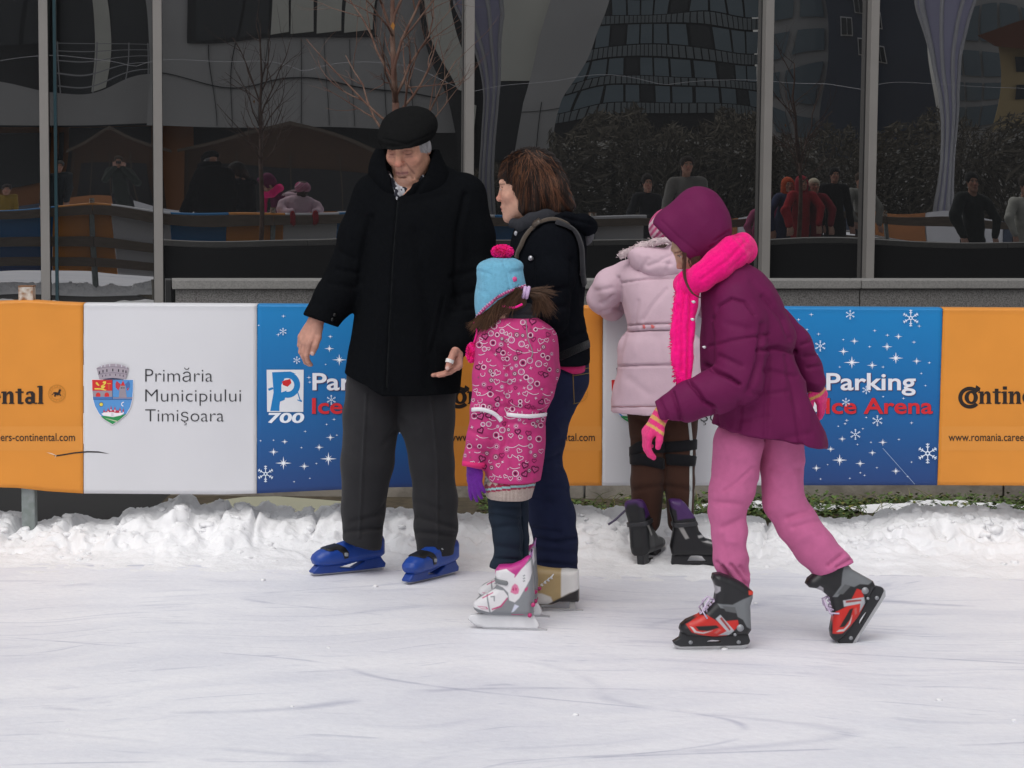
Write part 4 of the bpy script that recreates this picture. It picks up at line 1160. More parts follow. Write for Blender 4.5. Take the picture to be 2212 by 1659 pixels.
def garment(name, S, col, mt, parent, folds=None, fn=None, noise=(.004, 6), smooth=1, stretch=(1, 1, .45), paint=None, wr=None):
    V, F = S.mesh(smooth)
    N = normals(V, F)
    if noise: V = V + N * (noise[0] * fbm(V * stretch, noise[1], 3, len(name)))[:, None]
    if wr:                                            # crisp wrinkles: ridges of a slow noise
        ms = np.clip(fbm(V, 3.5, 2, 40) * 2 + .7, .15, 1)
        V = V + N * (wr[0] * ms * ((1 - 2.6 * np.abs(fbm(V * wr[2], wr[1], 2, 71))) - .35))[:, None]
    if folds: V = creases(V, N, folds)
    if fn: V = fn(V, N)
    C = np.tile(np.array(col, float), (len(V), 1)) if paint is None else paint(V, F)
    o = mk(name, V, F, mt, parent, cols=C)
    return o, V, F
# ---------------------------------------------------------------- skates
def inpoly(poly, X, Z): return polysd(poly, X, Z)
def prismmesh(poly, hw):
    n = len(poly); V = [(a, -hw, b) for a, b in poly] + [(a, hw, b) for a, b in poly]
    return V, [list(range(n)), list(range(n, 2 * n))[::-1]] + [((i + 1) % n, i, n + i, n + (i + 1) % n) for i in range(n)]
def skate_design(boot, hw, rnd, base, paints, holder, hhw, hcol, windows, blade, panels=(), h=.0032, extras=None, laces=None):
    D = []
    pb = extr(boot, hw, rnd)
    S = SDF([pb], h=h).add(pb); V, F = S.mesh(1)
    C = np.tile(np.array(base, float), (len(V), 1))
    for poly, col in paints:
        w_ = np.clip(.5 - polysd(poly, V[:, 0], V[:, 2]) / (1.3 * h), 0, 1)[:, None]; C = C * (1 - w_) + np.array(col) * w_
    D.append(('skate_boot', meshdata('skate_boot', V, F, M_plastic, C)))
    ph = extr(holder, hhw, .004)
    S = SDF([ph], h=.003).add(ph)
    for w in windows: S.sub(extr(w, .06, .001))
    V2, F2 = S.mesh(1); D.append(('blade_holder', meshdata('blade_holder', V2, F2, M_plastic, np.tile(np.array(hcol, float), (len(V2), 1)))))
    V3, F3 = prismmesh(blade, .0022); D.append(('blade', meshdata('blade', V3, F3, M_blade, smooth=False)))
    for nm, poly, dil, col, mt in panels:
        big = Prim(pb.lo - .01, pb.hi + .01, lambda x, y, z, d=dil: pb.f(x, y, z) - d)
        S = SDF([big], h=.0028).add(big).clip(extr(poly, .2, .001)); V4, F4 = S.mesh(1)
        if len(V4): D.append((nm, meshdata(nm, V4, F4, mt, np.tile(np.array(col, float), (len(V4), 1)))))
    if laces:
        mb = MB(); P, wd, n, col = laces            # ridge line of the instep
        for i in range(n):
            t = i / (n - 1); a = P[0] + (P[1] - P[0]) * t; b = P[0] + (P[1] - P[0]) * min(1, t + 1 / (n - 1))
            for s in (-1, 1):
                m = np.array([(a[0] + b[0]) / 2, 0, (a[1] + b[1]) / 2 + .006])
                mb.tube([(a[0], -s * wd, a[1] - .018), (a[0] * .6 + b[0] * .4, -s * wd * .5, a[1] + .004), tuple(m), (b[0] * .6 + a[0] * .4, s * wd * .5, b[1] + .004), (b[0], s * wd, b[1] - .018)], .0032, 5)
        a = P[1]
        for s in (-1, 1):
            for q in (0, 1): mb.tube([(a[0], 0, a[1] + .004), (a[0] + .02, s * .02, a[1] + .012), (a[0] + .035 + .01 * q, s * .035, a[1] - .005 - .02 * q), (a[0] + .03, s * (.03 + .012 * q), a[1] - .03 - .02 * q)], .003, 5)
        D.append(('lace', mb_mesh(mb, 'lace', mat('lace_' + str(len(MATS)), col, .9))))
    if extras: D += extras(pb)
    return D
def mb_mesh(mb, name, mt): return meshdata(name, mb.V, mb.F, mt, smooth=True)
def skate_place(D, M, parent):
    boot = None
    for nm, me in D:
        o = link(nm, me, parent if boot is None else boot, M)
        boot = boot or o
    return boot
def frame(o, fwd, up=(0, 0, 1), side=1):
    fwd = np.asarray(fwd, float); fwd /= np.linalg.norm(fwd); up = np.asarray(up, float); up = up - fwd * (up @ fwd); up /= np.linalg.norm(up)
    lat = np.cross(up, fwd)
    return Matrix.Translation(Vector(o)) @ Matrix((fwd, lat, up)).transposed().to_4x4()
# ================================================================== the man in the black coat
f = Fig('person', 8.84, 855, 1240, 'elderly man in black cap and black wool coat on blue rental skates, hands held out')
BLK = (.0056, .0062, .0074)
# coat
coat_t = f.stack([(352, 850, 950, 42, -38), (366, 818, 985, 56, -34), (382, 796, 1012, 68, -28), (402, 783, 1030, 80, -20), (440, 778, 1040, 92, -8), (520, 780, 1035, 98, 2), (620, 774, 1022, 98, 6), (720, 760, 1008, 98, 8), (790, 748, 1000, 100, 8), (846, 738, 994, 104, 8)], 2.25)
arm1 = f.tube([(812, 425, 4, 50), (782, 510, 8, 48), (755, 590, 12, 46), (726, 640, 20, 42), (694, 690, 30, 38)])
arm2 = f.tube([(1000, 425, 4, 52), (1020, 510, 10, 47), (1024, 600, 22, 45), (1012, 670, 40, 42), (990, 733, 62, 39)])
S = SDF([coat_t] + arm1 + arm2, h=.0052)
S.add(coat_t).add(arm1, .03).add(arm2, .035)
# sleeves end square at the cuff
q = f.P(693, 692, 30); S.clip(Prim((-9,) * 3, (9,) * 3, lambda x, y, z, q=q, n=np.array([-.34, -.1, -.93]): np.where((x < q[0] + .085) & (z < q[2] + .14) & (x < f.P(742, 700)[0]), (x - q[0]) * n[0] + (y - q[1]) * n[1] + (z - q[2]) * n[2], -1)))
VC = [(886, 300, 62, 60), (880, 352, 64, 46), (868, 392, 70, 24), (859, 436, 84, 2)]
S.sub(f.tube(VC, flat=((0, 1, 0), .5)), .004)
a, b = f.P(740, 803), f.P(832, 845)
S.clip(half((a + b) / 2, (-(a[2] - b[2]), 0, -(b[0] - a[0]))), .004)
S.sub(f.stack([(846.5, 752, 980, 90, 8), (815, 756, 978, 88, 8)], 2.25))
fold = [([(858, 430), (846, 600), (838, 760), (834, 845)], 3.0, .006), ([(862, 430), (850, 600), (842, 760), (838, 845)], 2.2, -.003),
        ([(1005, 420), (990, 500), (985, 600), (990, 660)], 7, .012), ([(800, 470), (786, 540), (778, 610)], 7, .012),
        ([(765, 560), (735, 545)], 6, .006), ([(772, 590), (728, 582)], 6, .008), ([(768, 622), (708, 612)], 6, .006), ([(975, 600), (1060, 575)], 7, .007), ([(985, 640), (1058, 622)], 7, .008), ([(975, 675), (1045, 665)], 6, .006),
        ([(935, 760), (960, 640)], 2.5, .004), ([(925, 762), (950, 640)], 2.5, -.003), ([(900, 500), (930, 700), (925, 840)], 14, .007), ([(800, 640), (795, 830)], 12, .006), ([(880, 440), (960, 420)], 9, .006)]
coat, cV, cF = garment('coat', S, BLK, M_wool, f.e, fold, noise=(.006, 5), wr=(.004, 7, (1, 1, .6)))
# collar, open in front
S = SDF(lo=f.P(780, 460, -100), hi=f.P(985, 300, 130) - vec(0, .25, 0), h=.004) if False else None
co = f.stack([(322, 812, 950, 62, -6), (345, 800, 960, 68, -4), (372, 795, 972, 72, 0), (402, 800, 978, 74, 2), (440, 822, 962, 66, 0)], 2.1)
ci = f.stack([(321, 823, 939, 51, -6), (345, 811, 949, 57, -4), (372, 807, 961, 60, 0), (402, 812, 965, 62, 2), (441, 832, 952, 54, 0)], 2.1)
S = SDF([co], h=.0042).add(co).sub(ci, .003)
S.sub(f.tube(VC, flat=((0, 1, 0), .5)), .003)
garment('collar', S, BLK, M_wool, coat, [([(920, 380), (890, 432)], 5, .006)], noise=(.004, 8))
# pocket flap, buttons of the cuff
bv = bvh_of((cV, cF))
band('placket', bv, [(860, 436), (850, 560), (842, 700), (836, 838)], .006, .0025, M_wool, coat, (.011, .012, .013), step=10)
for uu, vv in ((718, 690), (723, 680)):
    h_, n_ = onsurf(bv, uu, vv)
    if h_ is not None: mb = MB(); mb.tube([h_, h_ + n_ * .004], .007, 10); mb.build('button', mat('button_black', (.01, .01, .01), .3), coat, True)
# trousers
TR = (.024, .0238, .0262)
S = None
legs = [f.tube([(812, 800, 6, 64), (803, 900, 8, 61), (794, 1000, 10, 56), (785, 1100, 10, 47), (783, 1172, 10, 43)]), f.tube([(925, 800, 12, 66), (922, 905, 16, 59), (932, 1000, 20, 47), (939, 1080, 22, 46), (941, 1140, 24, 46), (940, 1200, 26, 40)])]
S = SDF(legs[0] + legs[1], h=.0048).add(legs[0], .02)
S.add(legs[1], .022)
S.clip(half(f.P(783, 1178, 10), (-.28, 0, -.96)) if False else half(f.P(850, 1194, 10), (0, 0, -1)))
q0 = f.P(784, 1177, 10)
S.clip(Prim((-9,) * 3, (9,) * 3, lambda x, y, z: np.where(x < f.P(862, 1100)[0], (x - q0[0]) * -.26 + (z - q0[2]) * -.966, -1)))
tf = [([(792, 850), (784, 1000), (776, 1160)], 2.6, -.007), ([(930, 850), (945, 1000), (945, 1190)], 2.6, -.007), ([(830, 960), (850, 935)], 6, .006), ([(815, 1110), (838, 1085)], 6, .008), ([(760, 1128), (826, 1112)], 6, .006), ([(745, 1150), (826, 1140)], 5, .009), ([(900, 1118), (985, 1140)], 6, .009), ([(900, 1150), (988, 1158)], 6, .010), ([(897, 1085), (950, 1100)], 7, .006), ([(870, 905), (900, 930)], 8, .007)]
garment('trousers', S, TR, M_cloth, f.e, tf, noise=(.005, 7), wr=(.003, 8, (1, 1, .45)))
# body: head, neck, hands and what the clothes hide
HR = headframe(19, 20, 1)
eye = f.P(862.5, 329.5, 74)
hc = eye - HR @ vec(0, .086, .004) * 1.05
w1, w2 = f.P(684, 690, 32), f.P(988, 735, 66)
parts = [ell(hc, (.14, .14, .16))]
S = SDF(lo=(f.P(620, 800)[0], f.Y - .36, .12), hi=(f.P(1075, 800)[0], f.Y + .2, f.P(880, 215)[2]), h=.0060,
        fine=(((f.P(815, 300)[0], f.P(950, 300)[0], .0024), (f.P(622, 300)[0], f.P(700, 300)[0], .0030), (f.P(925, 300)[0], f.P(1012, 300)[0], .0030)),
              ((f.Y - .34, f.Y + .02, .0030),), ((f.P(0, 405)[2], f.P(0, 300)[2], .0024), (f.P(0, 825)[2], f.P(0, 675)[2], .0030))))
S.add(f.stack([(395, 840, 960, 50, 0), (430, 810, 1000, 62, 0), (600, 805, 1000, 70, 4), (820, 790, 975, 75, 8)]))
S.add(f.tube([(905, 400, 0, 30), (890, 365, 10, 30)]), .02)
for l in ([(820, 430, 4, 28), (757, 592, 12, 26), (684, 690, 32, 17)], [(1000, 430, 4, 28), (1022, 602, 22, 26), (988, 735, 66, 17)]): S.add(f.tube(l), .02)
for l in ([(812, 820, 6, 45), (794, 1000, 10, 36), (783, 1180, 10, 24)], [(925, 820, 12, 45), (935, 1000, 20, 36), (940, 1195, 26, 24)]): S.add(f.tube(l), .02)
head(S, hc, HR, 1.05, old=True)
k = 1.05
t1 = hand(S, w1, (-.46, -.15, -.86), (.60, .72, -.30), (.75, -.55, -.2), k, fat=1.08, curl=((.35, .55, .45), (.45, .6, .45), (.5, .65, .5), (.55, .7, .5)), spread=.03, thumb=((.42, .88, .15), (.12, .97, .15), (.0, .98, .2)))
t2 = hand(S, w2, (-.02, -.12, -.99), (-.93, -.30, .22), (0, -1, 0), 1.06, curl=((1.0, .20, .10), (1.1, .22, .10), (1.2, .25, .12), (1.3, .30, .15)), spread=.07, thumb=((.55, .72, .55), (.20, .92, .50), (.05, .98, .30)), fat=1.08)
V, F = S.mesh(1)
C = np.tile(np.array((.60, .315, .215)), (len(V), 1))
facepaint(V, C, hc, HR, 1.05, old=True, closed=True, brow=(.13, .095, .075), lip=(.34, .12, .11))
Q = (V - hc) @ HR
hair = (np.abs(Q[:, 0]) > .052) & (Q[:, 1] < .045) & (Q[:, 2] > -.03 + .4 * np.clip(Q[:, 1], 0, 1)) & (Q[:, 1] > -.2) & (V[:, 2] > f.P(0, 400)[2])
C[hair] = (.34, .33, .34); C[hair & (Q[:, 1] < -.02)] = (.25, .24, .245)
for w, pal in ((w1, (.48, .25, .19)), (w2, (.53, .26, .20))):
    m = np.linalg.norm(V - w, axis=1) < .2
    C[m] = np.array(pal) * (1 + .12 * fbm(V[m], 40, 2, 3)[:, None])
for p, d in (t1[4], t2[4]):
    nail = np.linalg.norm(V - (p + vec(-.001, -.007, .0)), axis=1) < .0075; C[nail] = (.62, .42, .37)
body = mk('body', V, F, M_skin, f.e, cols=C)
# grey hair at the temple
ln, cl = [], []
for i in range(90):
    sx = 1
    a = vec(sx * (.066 + .008 * random.random()), random.uniform(-.02, .040), random.uniform(.005, .05))
    p = [hc + HR @ (a + vec(.006 * t, -.012 * t, -.030 * t) * (1 + random.random() * .5)) for t in (0, .5, 1)]
    ln.append(p); cl.append(tuple(np.array((.40, .39, .40)) * random.uniform(.7, 1.25)))
strands('hair', ln, .004, M_hair, body, cl)
# plaster on the thumb
p, d = t2[4]; mb = MB(); mb.tube([p - d * .034, p - d * .020], [.0160, .0155], 14, cap=False); mb.build('plaster', mat('plaster', (.78, .76, .74), .8), body, True)
# cap
E = lambda p, r: ell(hc + HR @ vec(*p), r, HR)
capS = [E((.006, -.022, .064), (.108, .122, .076)), E((0, .050, .050), (.094, .074, .046))]
S = SDF(capS, h=.0035)
S.add(capS[0]).add(capS[1], .03)
S.add(cone(hc + HR @ vec(-.045, .104, .032), hc + HR @ vec(.045, .104, .032), .014, .014, flat=(HR[:, 2], 2.2)), .02)
S.add(cone(hc + HR @ vec(0, .090, .034), hc + HR @ vec(0, .120, .027), .055, .040, flat=(HR[:, 2], 5.5)), .018)
S.sub(ell(hc + HR @ vec(0, -.015, -.002), (.080, .10, .062), HR), .004)
S.clip(half(hc + HR @ vec(0, 0, .014), -HR[:, 2] + .12 * HR[:, 1]), .006)
garment('cap', S, (.010, .0102, .0105), M_wool, f.e, [([(828, 300), (880, 312), (943, 285)], 2.5, .0035)], noise=(.0025, 14))
# patterned scarf in the collar opening
S = None
sc = [f.ell((864, 412, 36), (27, 20, 16), 0), f.ell((866, 428, 44), (16, 16, 12), 0), f.ell((856, 425, 58), (9, 22, 9), 0), f.cone((908, 385, 34, 10), (872, 412, 46, 10)), f.cone((835, 378, 40, 10), (850, 405, 50, 10))]
S = SDF(sc, h=.0035).add(sc, .015)
def scp(V, F):
    n = fbm(V, 75, 2, 4); return np.where((n > .05)[:, None], np.array((.55, .56, .60)), np.array((.02, .021, .03)))
garment('scarf', S, None, M_cloth, f.e, noise=(.003, 30), paint=scp)
# blue rental skates
def bl(u, v):
    a = (827 - u) / 146 * .31; vg = 1231 + (827 - u) / 146 * 13.5; return (a, (vg - v) / 560)
BLU = (.012, .055, .30)
boot = [bl(*q) for q in [(682, 1208), (686, 1198), (697, 1189), (711, 1182.5), (728, 1177), (741, 1171), (760, 1163), (790, 1156), (824, 1154), (828, 1164), (828, 1195), (819, 1202), (800, 1207), (770, 1213), (730, 1219), (695, 1222), (686, 1219)]]
hold = [bl(*q) for q in [(693, 1219), (688, 1224), (680, 1234), (681, 1238), (700, 1238), (760, 1232.5), (827, 1224), (829, 1215), (823, 1208), (818, 1199), (780, 1208), (740, 1215)]]
win = [[bl(*q) for q in [(731, 1224), (762, 1226), (789, 1208), (770, 1212)]]]
def hwb(x, z): return np.interp(x, [-.01, .05, .15, .25, .31], [.034, .037, .036, .043, .036])
bla = [bl(*q) for q in [(680, 1240), (684, 1244.5), (700, 1243.5), (827, 1231.5), (829, 1226)]]
mblk = (.010, .010, .011)
strap = [bl(*q) for q in [(704, 1186), (712, 1176), (726, 1170), (740, 1178), (748, 1190), (747, 1202), (739, 1204), (735, 1192), (724, 1184), (712, 1188)]]
strap2 = [bl(*q) for q in [(757, 1160), (768, 1157), (772, 1176), (762, 1178)]]
DB = skate_design(boot, hwb, .03, BLU, [], hold, .021, (.012, .048, .26), win, bla, [('strap', strap, .004, mblk, M_plastic), ('strap', strap2, .004, mblk, M_plastic), ('buckle', [bl(*q) for q in [(738, 1190), (746, 1190), (746, 1198), (738, 1198)]], .007, (.30, .31, .33), M_plastic), ('buckle', [bl(*q) for q in [(762, 1166), (769, 1165), (770, 1172), (763, 1173)]], .007, (.30, .31, .33), M_plastic)])
for fr, re in (((681, 1244), (827, 1230.5)), ((879, 1263), (982, 1239))):
    A_, B_ = G(*fr), G(*re); skate_place(DB, frame(B_, A_ - B_), f.e)
# ================================================================== the woman with the bob
f = Fig('person', 8.25, 1200, 1312, 'woman with brown bob in dark hooded jacket and jeans, seen from the side')
W = f
JK = (.0060, .0068, .0092)
jt = f.stack([(474, 1128, 1232, 62, -10), (492, 1112, 1258, 100, -10), (515, 1104, 1265, 122, -8), (560, 1100, 1265, 132, -6), (620, 1102, 1263, 130, -4), (680, 1112, 1261, 122, -4), (742, 1128, 1273, 120, -4), (782, 1138, 1274, 118, -4)], 2.3)
ja = f.tube([(1192, 520, 92, 42), (1196, 600, 118, 41), (1186, 680, 128, 38), (1140, 735, 120, 34), (1085, 755, 95, 28)])
jb = f.tube([(1185, 520, -100, 42), (1180, 680, -130, 38), (1090, 740, -110, 30)])
S = SDF([jt] + ja + jb, h=.0055).add(jt).add(ja, .03).add(jb, .03)
a, b = f.P(1204, 781), f.P(1276, 747)
S.clip(half(a, ((a[2] - b[2]) * 1.0, 0, -(b[0] - a[0]))), .004)
S.sub(f.stack([(800, 1145, 1262, 106, -4), (750, 1140, 1262, 106, -4)]))
jack, jV, jF = garment('jacket', S, JK, M_wool, f.e, [([(1150, 560), (1148, 640), (1152, 700)], 6, .010), ([(1236, 560), (1240, 640), (1235, 720)], 6, .010), ([(1160, 640), (1230, 620)], 6, .007), ([(1160, 672), (1228, 660)], 6, .008), ([(1210, 735), (1272, 715)], 4, .006), ([(1130, 500), (1118, 560), (1110, 640)], 3, .006), ([(1255, 590), (1262, 680)], 6, .006)], noise=(.005, 6))
bv = bvh_of((jV, jF))
band('hem_rib', bv, [(1206, 772), (1240, 757), (1274, 742)], .03, .003, M_knit, jack, (.007, .0075, .009), step=3)
# shirt hem showing under the jacket
st = f.stack([(770, 1148, 1269, 110, -4), (790, 1150, 1272, 112, -4), (800, 1150, 1272, 110, -4)])
S = SDF([st], h=.005).add(st).clip(half(f.P(1204, 785), ((a[2] - b[2]), 0, -(b[0] - a[0]))))
garment('shirt', S, (.42, .02, .11), M_cloth, f.e)
# hood lying on the back, grey collar
hd = [f.ell((1243, 485, -6), (40, 20, 72), -14), f.ell((1268, 496, -4), (17, 18, 50), 0)]
S = SDF(hd, h=.0045).add(hd, .03).add(f.tube([(1195, 478, 52, 13), (1225, 473, 62, 14), (1260, 478, 45, 14), (1278, 490, 10, 12)]), .02)
S.sub(f.ell((1228, 455, 0), (34, 14, 50), -10), .02)
garment('hood', S, JK, M_wool, jack, [([(1215, 470), (1280, 485)], 4, .006)], noise=(.005, 12))
S = SDF([f.ell((1271, 512, 14), (13, 20, 20), 20)], h=.004).add(f.ell((1271, 512, 14), (12, 19, 20), 20)).add(f.ell((1247, 441, -15), (9, 12, 12), 0), .002)
garment('hood_lining', S, (.085, .085, .095), M_knit, jack, noise=(.004, 14))
GC = (.035, .036, .042)
col = f.tube([(1110, 482, 34, 10), (1128, 487, 58, 15), (1150, 478, 66, 19), (1178, 469, 60, 17), (1200, 466, 44, 14)], flat=((0, 1, 0), 1.4))
S = SDF(col + [f.cone((1108, 484, -40, 10), (1180, 460, -60, 16))], h=.004).add(col, .012).add(f.tube([(1110, 482, 30, 8), (1106, 484, -30, 8), (1150, 474, -66, 16)]), .01)
garment('jacket_collar', S, GC, M_wool, jack, noise=(.004, 12))
bc = bvh_of((jV, jF))
for (uu, vv) in ((1150, 493), (1116, 504), (1147, 558), (1144, 468)):
    h_, n_ = onsurf(bc, uu, vv)
    if h_ is not None:
        h_ = h_ - vec(0, .02 if vv < 500 else .0, 0); mb = MB(); mb.tube([h_, h_ + vec(0, -.006, 0)], [.010, .009], 14); mb.build('snap_button', mat('snap_steel', (.40, .40, .43), .35, metal=.7), jack, True)
strapc = (.085, .068, .055)
band('backpack_strap', bc, [(1121, 556), (1130, 535), (1141, 513), (1158, 495), (1178, 483), (1200, 481), (1222, 490)], .017, .006, M_cloth, jack, strapc, lift=.012)
band('backpack_strap', bc, [(1200, 484), (1222, 492), (1240, 508), (1250, 535), (1252, 565), (1253, 590), (1257, 615)], .03, .006, M_cloth, jack, (.030, .030, .034), lift=.010)
band('strap_buckle', bc, [(1160, 492), (1172, 485)], .034, .008, M_plastic, jack, (.06, .045, .035), lift=.016)
# jeans
JN = (.011, .0155, .042)
near = f.tube([(1208, 775, 30, 64), (1205, 815, 34, 66), (1184, 884, 38, 51), (1171, 943, 40, 50), (1164, 992, 40, 46), (1178, 1050, 38, 48), (1193, 1119, 36, 48), (1201, 1167, 34, 46), (1197, 1243, 32, 51)])
far = f.tube([(1195, 790, -46, 58), (1182, 884, -46, 48), (1164, 992, -44, 42), (1178, 1060, -44, 42), (1192, 1130, -44, 42), (1197, 1236, -44, 46)])
S = SDF(near + far, h=.0048).add(near, .02).add(far, .02).clip(half(f.P(1197, 1241, 0), (.10, 0, -1)))
jf = [([(1150, 1050), (1225, 1058)], 6, .007), ([(1140, 1075), (1190, 1085)], 6, .007), ([(1150, 1162), (1200, 1172), (1246, 1162)], 5, .012), ([(1150, 1142), (1210, 1150)], 5, .008), ([(1155, 1190), (1245, 1196)], 6, .007), ([(1150, 1215), (1245, 1222)], 5, .008), ([(1165, 1000), (1205, 985)], 6, .008), ([(1168, 965), (1215, 950)], 6, .006), ([(1170, 940), (1180, 1100)], 3, .003), ([(1180, 1020), (1215, 1012)], 6, .007)]
jeans, nV, nF = garment('jeans', S, JN, M_denim, f.e, jf, noise=(.005, 8), wr=(.004, 9, (1, 1, 1.2)))
bj = bvh_of((nV, nF))
for pth in ([(1237, 796), (1240, 870)], [(1238, 812), (1272, 806)], [(1238, 800), (1272, 795)], [(1238, 872), (1256, 868)]): band('pocket_stitch', bj, pth, .003, .0012, M_cloth, jeans, (.16, .11, .04), step=4)
# head in profile
HR = headframe(103, 6, 0)
eye = f.P(1087, 408, -6)
hc = eye - HR @ vec(.0, .079, .003)
S = SDF(lo=(f.P(1050, 800)[0], f.Y - .30, .12), hi=(f.P(1300, 800)[0], f.Y + .32, f.P(1100, 305)[2]), h=.0065, fine=(((f.P(1068, 0)[0], f.P(1150, 0)[0], .0024),), ((hc[1] - .1, hc[1] + .1, .0030),), ((f.P(0, 490)[2], f.P(0, 350)[2], .0024),)))
S.add(f.stack([(500, 1125, 1245, 80, -8), (640, 1120, 1245, 95, -4), (790, 1140, 1255, 95, -4)]))
S.add(f.tube([(1180, 500, -6, 32), (1160, 450, -6, 32)]), .02)
for l in ([(1192, 520, 92, 25), (1186, 680, 128, 23), (1090, 750, 98, 14)], [(1185, 520, -100, 25), (1180, 680, -130, 23), (1095, 738, -110, 14)]): S.add(f.tube(l), .02)
for l in ([(1205, 800, 34, 44), (1166, 990, 40, 32), (1197, 1250, 32, 22)], [(1195, 800, -46, 44), (1166, 990, -44, 32), (1197, 1245, -44, 22)]): S.add(f.tube(l), .02)
head(S, hc, HR, .95, nose=.55)
hand(S, f.P(1088, 751, 96), (-.9, -.3, -.35), (0, .3, -1), (0, .9, .4), .9); hand(S, f.P(1093, 739, -110), (-.9, .2, -.35), (0, -.3, -1), (0, -.9, .4), .9)
V, F = S.mesh(1); C = np.tile(np.array((.50, .285, .21)), (len(V), 1)); facepaint(V, C, hc, HR, .95, lip=(.42, .14, .13), brow=(.20, .12, .085), bw=.0028)
body = mk('body', V, F, M_skin, f.e, cols=C)
# bob: a cap of hair with strands over it
hb = [f.ell((1146, 377, -8), (70, 60, 62), -8), f.ell((1168, 412, -8), (60, 52, 60), 0), f.cone((1190, 422, -6, 44), (1216, 442, -4, 26)), f.cone((1140, 400, 36, 24), (1137, 446, 38, 19)), f.cone((1165, 420, 40, 24), (1160, 452, 40, 18)), f.cone((1190, 420, 34, 24), (1198, 448, 36, 20)), f.cone((1205, 410, 20, 24), (1222, 448, 20, 16))]
S = SDF(hb, h=.0030).add(hb[0]).add(hb[1:], .03)
S.sub(f.ell((1081, 431, 0), (32, 40, 90), 6), .010)
S.sub(f.ell((1105, 475, 0), (22, 32, 70), 0), .010)
def hfn(V, N):
    U, Wp = proj(V); a = np.arctan2(Wp - 330, U - 1140)
    return V + N * (.0026 * np.sin(a * 24 + 3 * fbm(V, 7, 2, 2)) + .0013 * np.sin(a * 61 + 5 * fbm(V, 7, 2, 5)))[:, None]
def hpaint(V, F):
    U, Wp = proj(V); a = np.arctan2(Wp - 325, U - 1140)
    q = np.stack([a * 9, (Wp - 330) / 90, 0 * a], 1); n = vnoise(q * (1.6, .8, 1), 5) * .55 + vnoise(q * (5, 1.0, 1), 8) * .4 + vnoise(q * (14, 1.0, 1), 9) * .35
    lowr = np.clip((Wp - 350) / 60, 0, 1) * np.clip((470 - Wp) / 40, .3, 1)
    w = (np.clip(n * 1.8 - .05, 0, 1) * lowr)[:, None]
    return np.array((.012, .007, .0055)) * (1 - w) + np.array((.13, .048, .024)) * w
hair, hV, hF = garment('hair', S, None, M_hair, f.e, fn=hfn, noise=None, paint=hpaint)
bh = bvh_of((hV, hF))
ln, cl = [], []
rng = np.random.default_rng(4)
for i in range(260):
    # strands fall from the crown to the tips
    e = rng.uniform(0, 1)
    tipu = 1066 + e * 176; tipv = np.interp(e, [0, .2, .28, .5, .75, 1], [384, 400, 455, 464, 466, 446]) + rng.normal(0, 4)
    cu, cv = 1140 + rng.normal(0, 12) + (tipu - 1140) * .12, 322 + abs(rng.normal(0, 5))
    t0 = rng.uniform(0, .25); t1 = 1.0 if rng.random() < .7 else rng.uniform(.8, 1)
    line = []
    for t in np.linspace(t0, t1, 12):
        bulge = math.sin(t * math.pi) * (tipu - 1140) * .28
        u = cu + (tipu - cu) * t + bulge; v = cv + (tipv - cv) * t ** 1.25
        h_, n_ = onsurf(bh, u, v)
        if h_ is None: break
        line.append(h_ + n_ * (.003 + .003 * rng.random()))
    if len(line) > 4:
        ln.append(line); g = .5 + .5 * float(vnoise(np.array([[e * 26, 0, 0]]), 3)[0]) + rng.normal(0, .10)
        c = np.array((.013, .0075, .006)) if g < .54 else (np.array((.038, .016, .010)) if g < .74 else np.array((.115, .050, .026)))
        cl.append(tuple(c * rng.uniform(.8, 1.2)))
for i in range(40):                              # loose ends past the outline
    e = rng.uniform(.45, 1); b0 = f.P(1150 + e * 85, 420 + rng.uniform(-10, 20), rng.uniform(-10, 30))
    ln.append([b0, b0 + vec(.012, 0, -.03), b0 + vec(.02 + rng.normal(0, .008), 0, -.058)]); cl.append((.05, .022, .013))
strands('strand', ln, .0016, M_hair, hair, cl)
# tan skates
def wk(x, y): return ((1175 - x) * .000392, (1338 - y) * .000392)
TAN = (.40, .29, .135)
boot = [wk(*q) for q in [(500, 1270), (500, 1215), (540, 1180), (640, 1150), (730, 1100), (745, 1040), (742, 960), (760, 930), (1170, 960), (1178, 1120), (1178, 1250), (1000, 1252), (930, 1282), (780, 1290), (560, 1288)]]
pnt = [([wk(*q) for q in [(500, 1280), (500, 1215), (560, 1170), (700, 1165), (850, 1170), (930, 1200), (945, 1245), (900, 1280), (780, 1284)]], (.60, .58, .55)),
       ([wk(*q) for q in [(1018, 940), (1180, 940), (1180, 1140), (1100, 1160), (1020, 1205)]], (.66, .65, .63)),
       ([wk(*q) for q in [(500, 1272), (780, 1272), (900, 1272), (990, 1222), (1090, 1165), (1180, 1128), (1180, 1260), (500, 1300)]], (.018, .015, .015))]
hold = [wk(*q) for q in [(560, 1290), (830, 1286), (840, 1318), (1090, 1316), (1090, 1250), (1140, 1250), (1150, 1318), (1165, 1326), (520, 1326)]]
bla = [wk(*q) for q in [(505, 1322), (520, 1337), (1215, 1337), (1220, 1326), (1160, 1322)]]
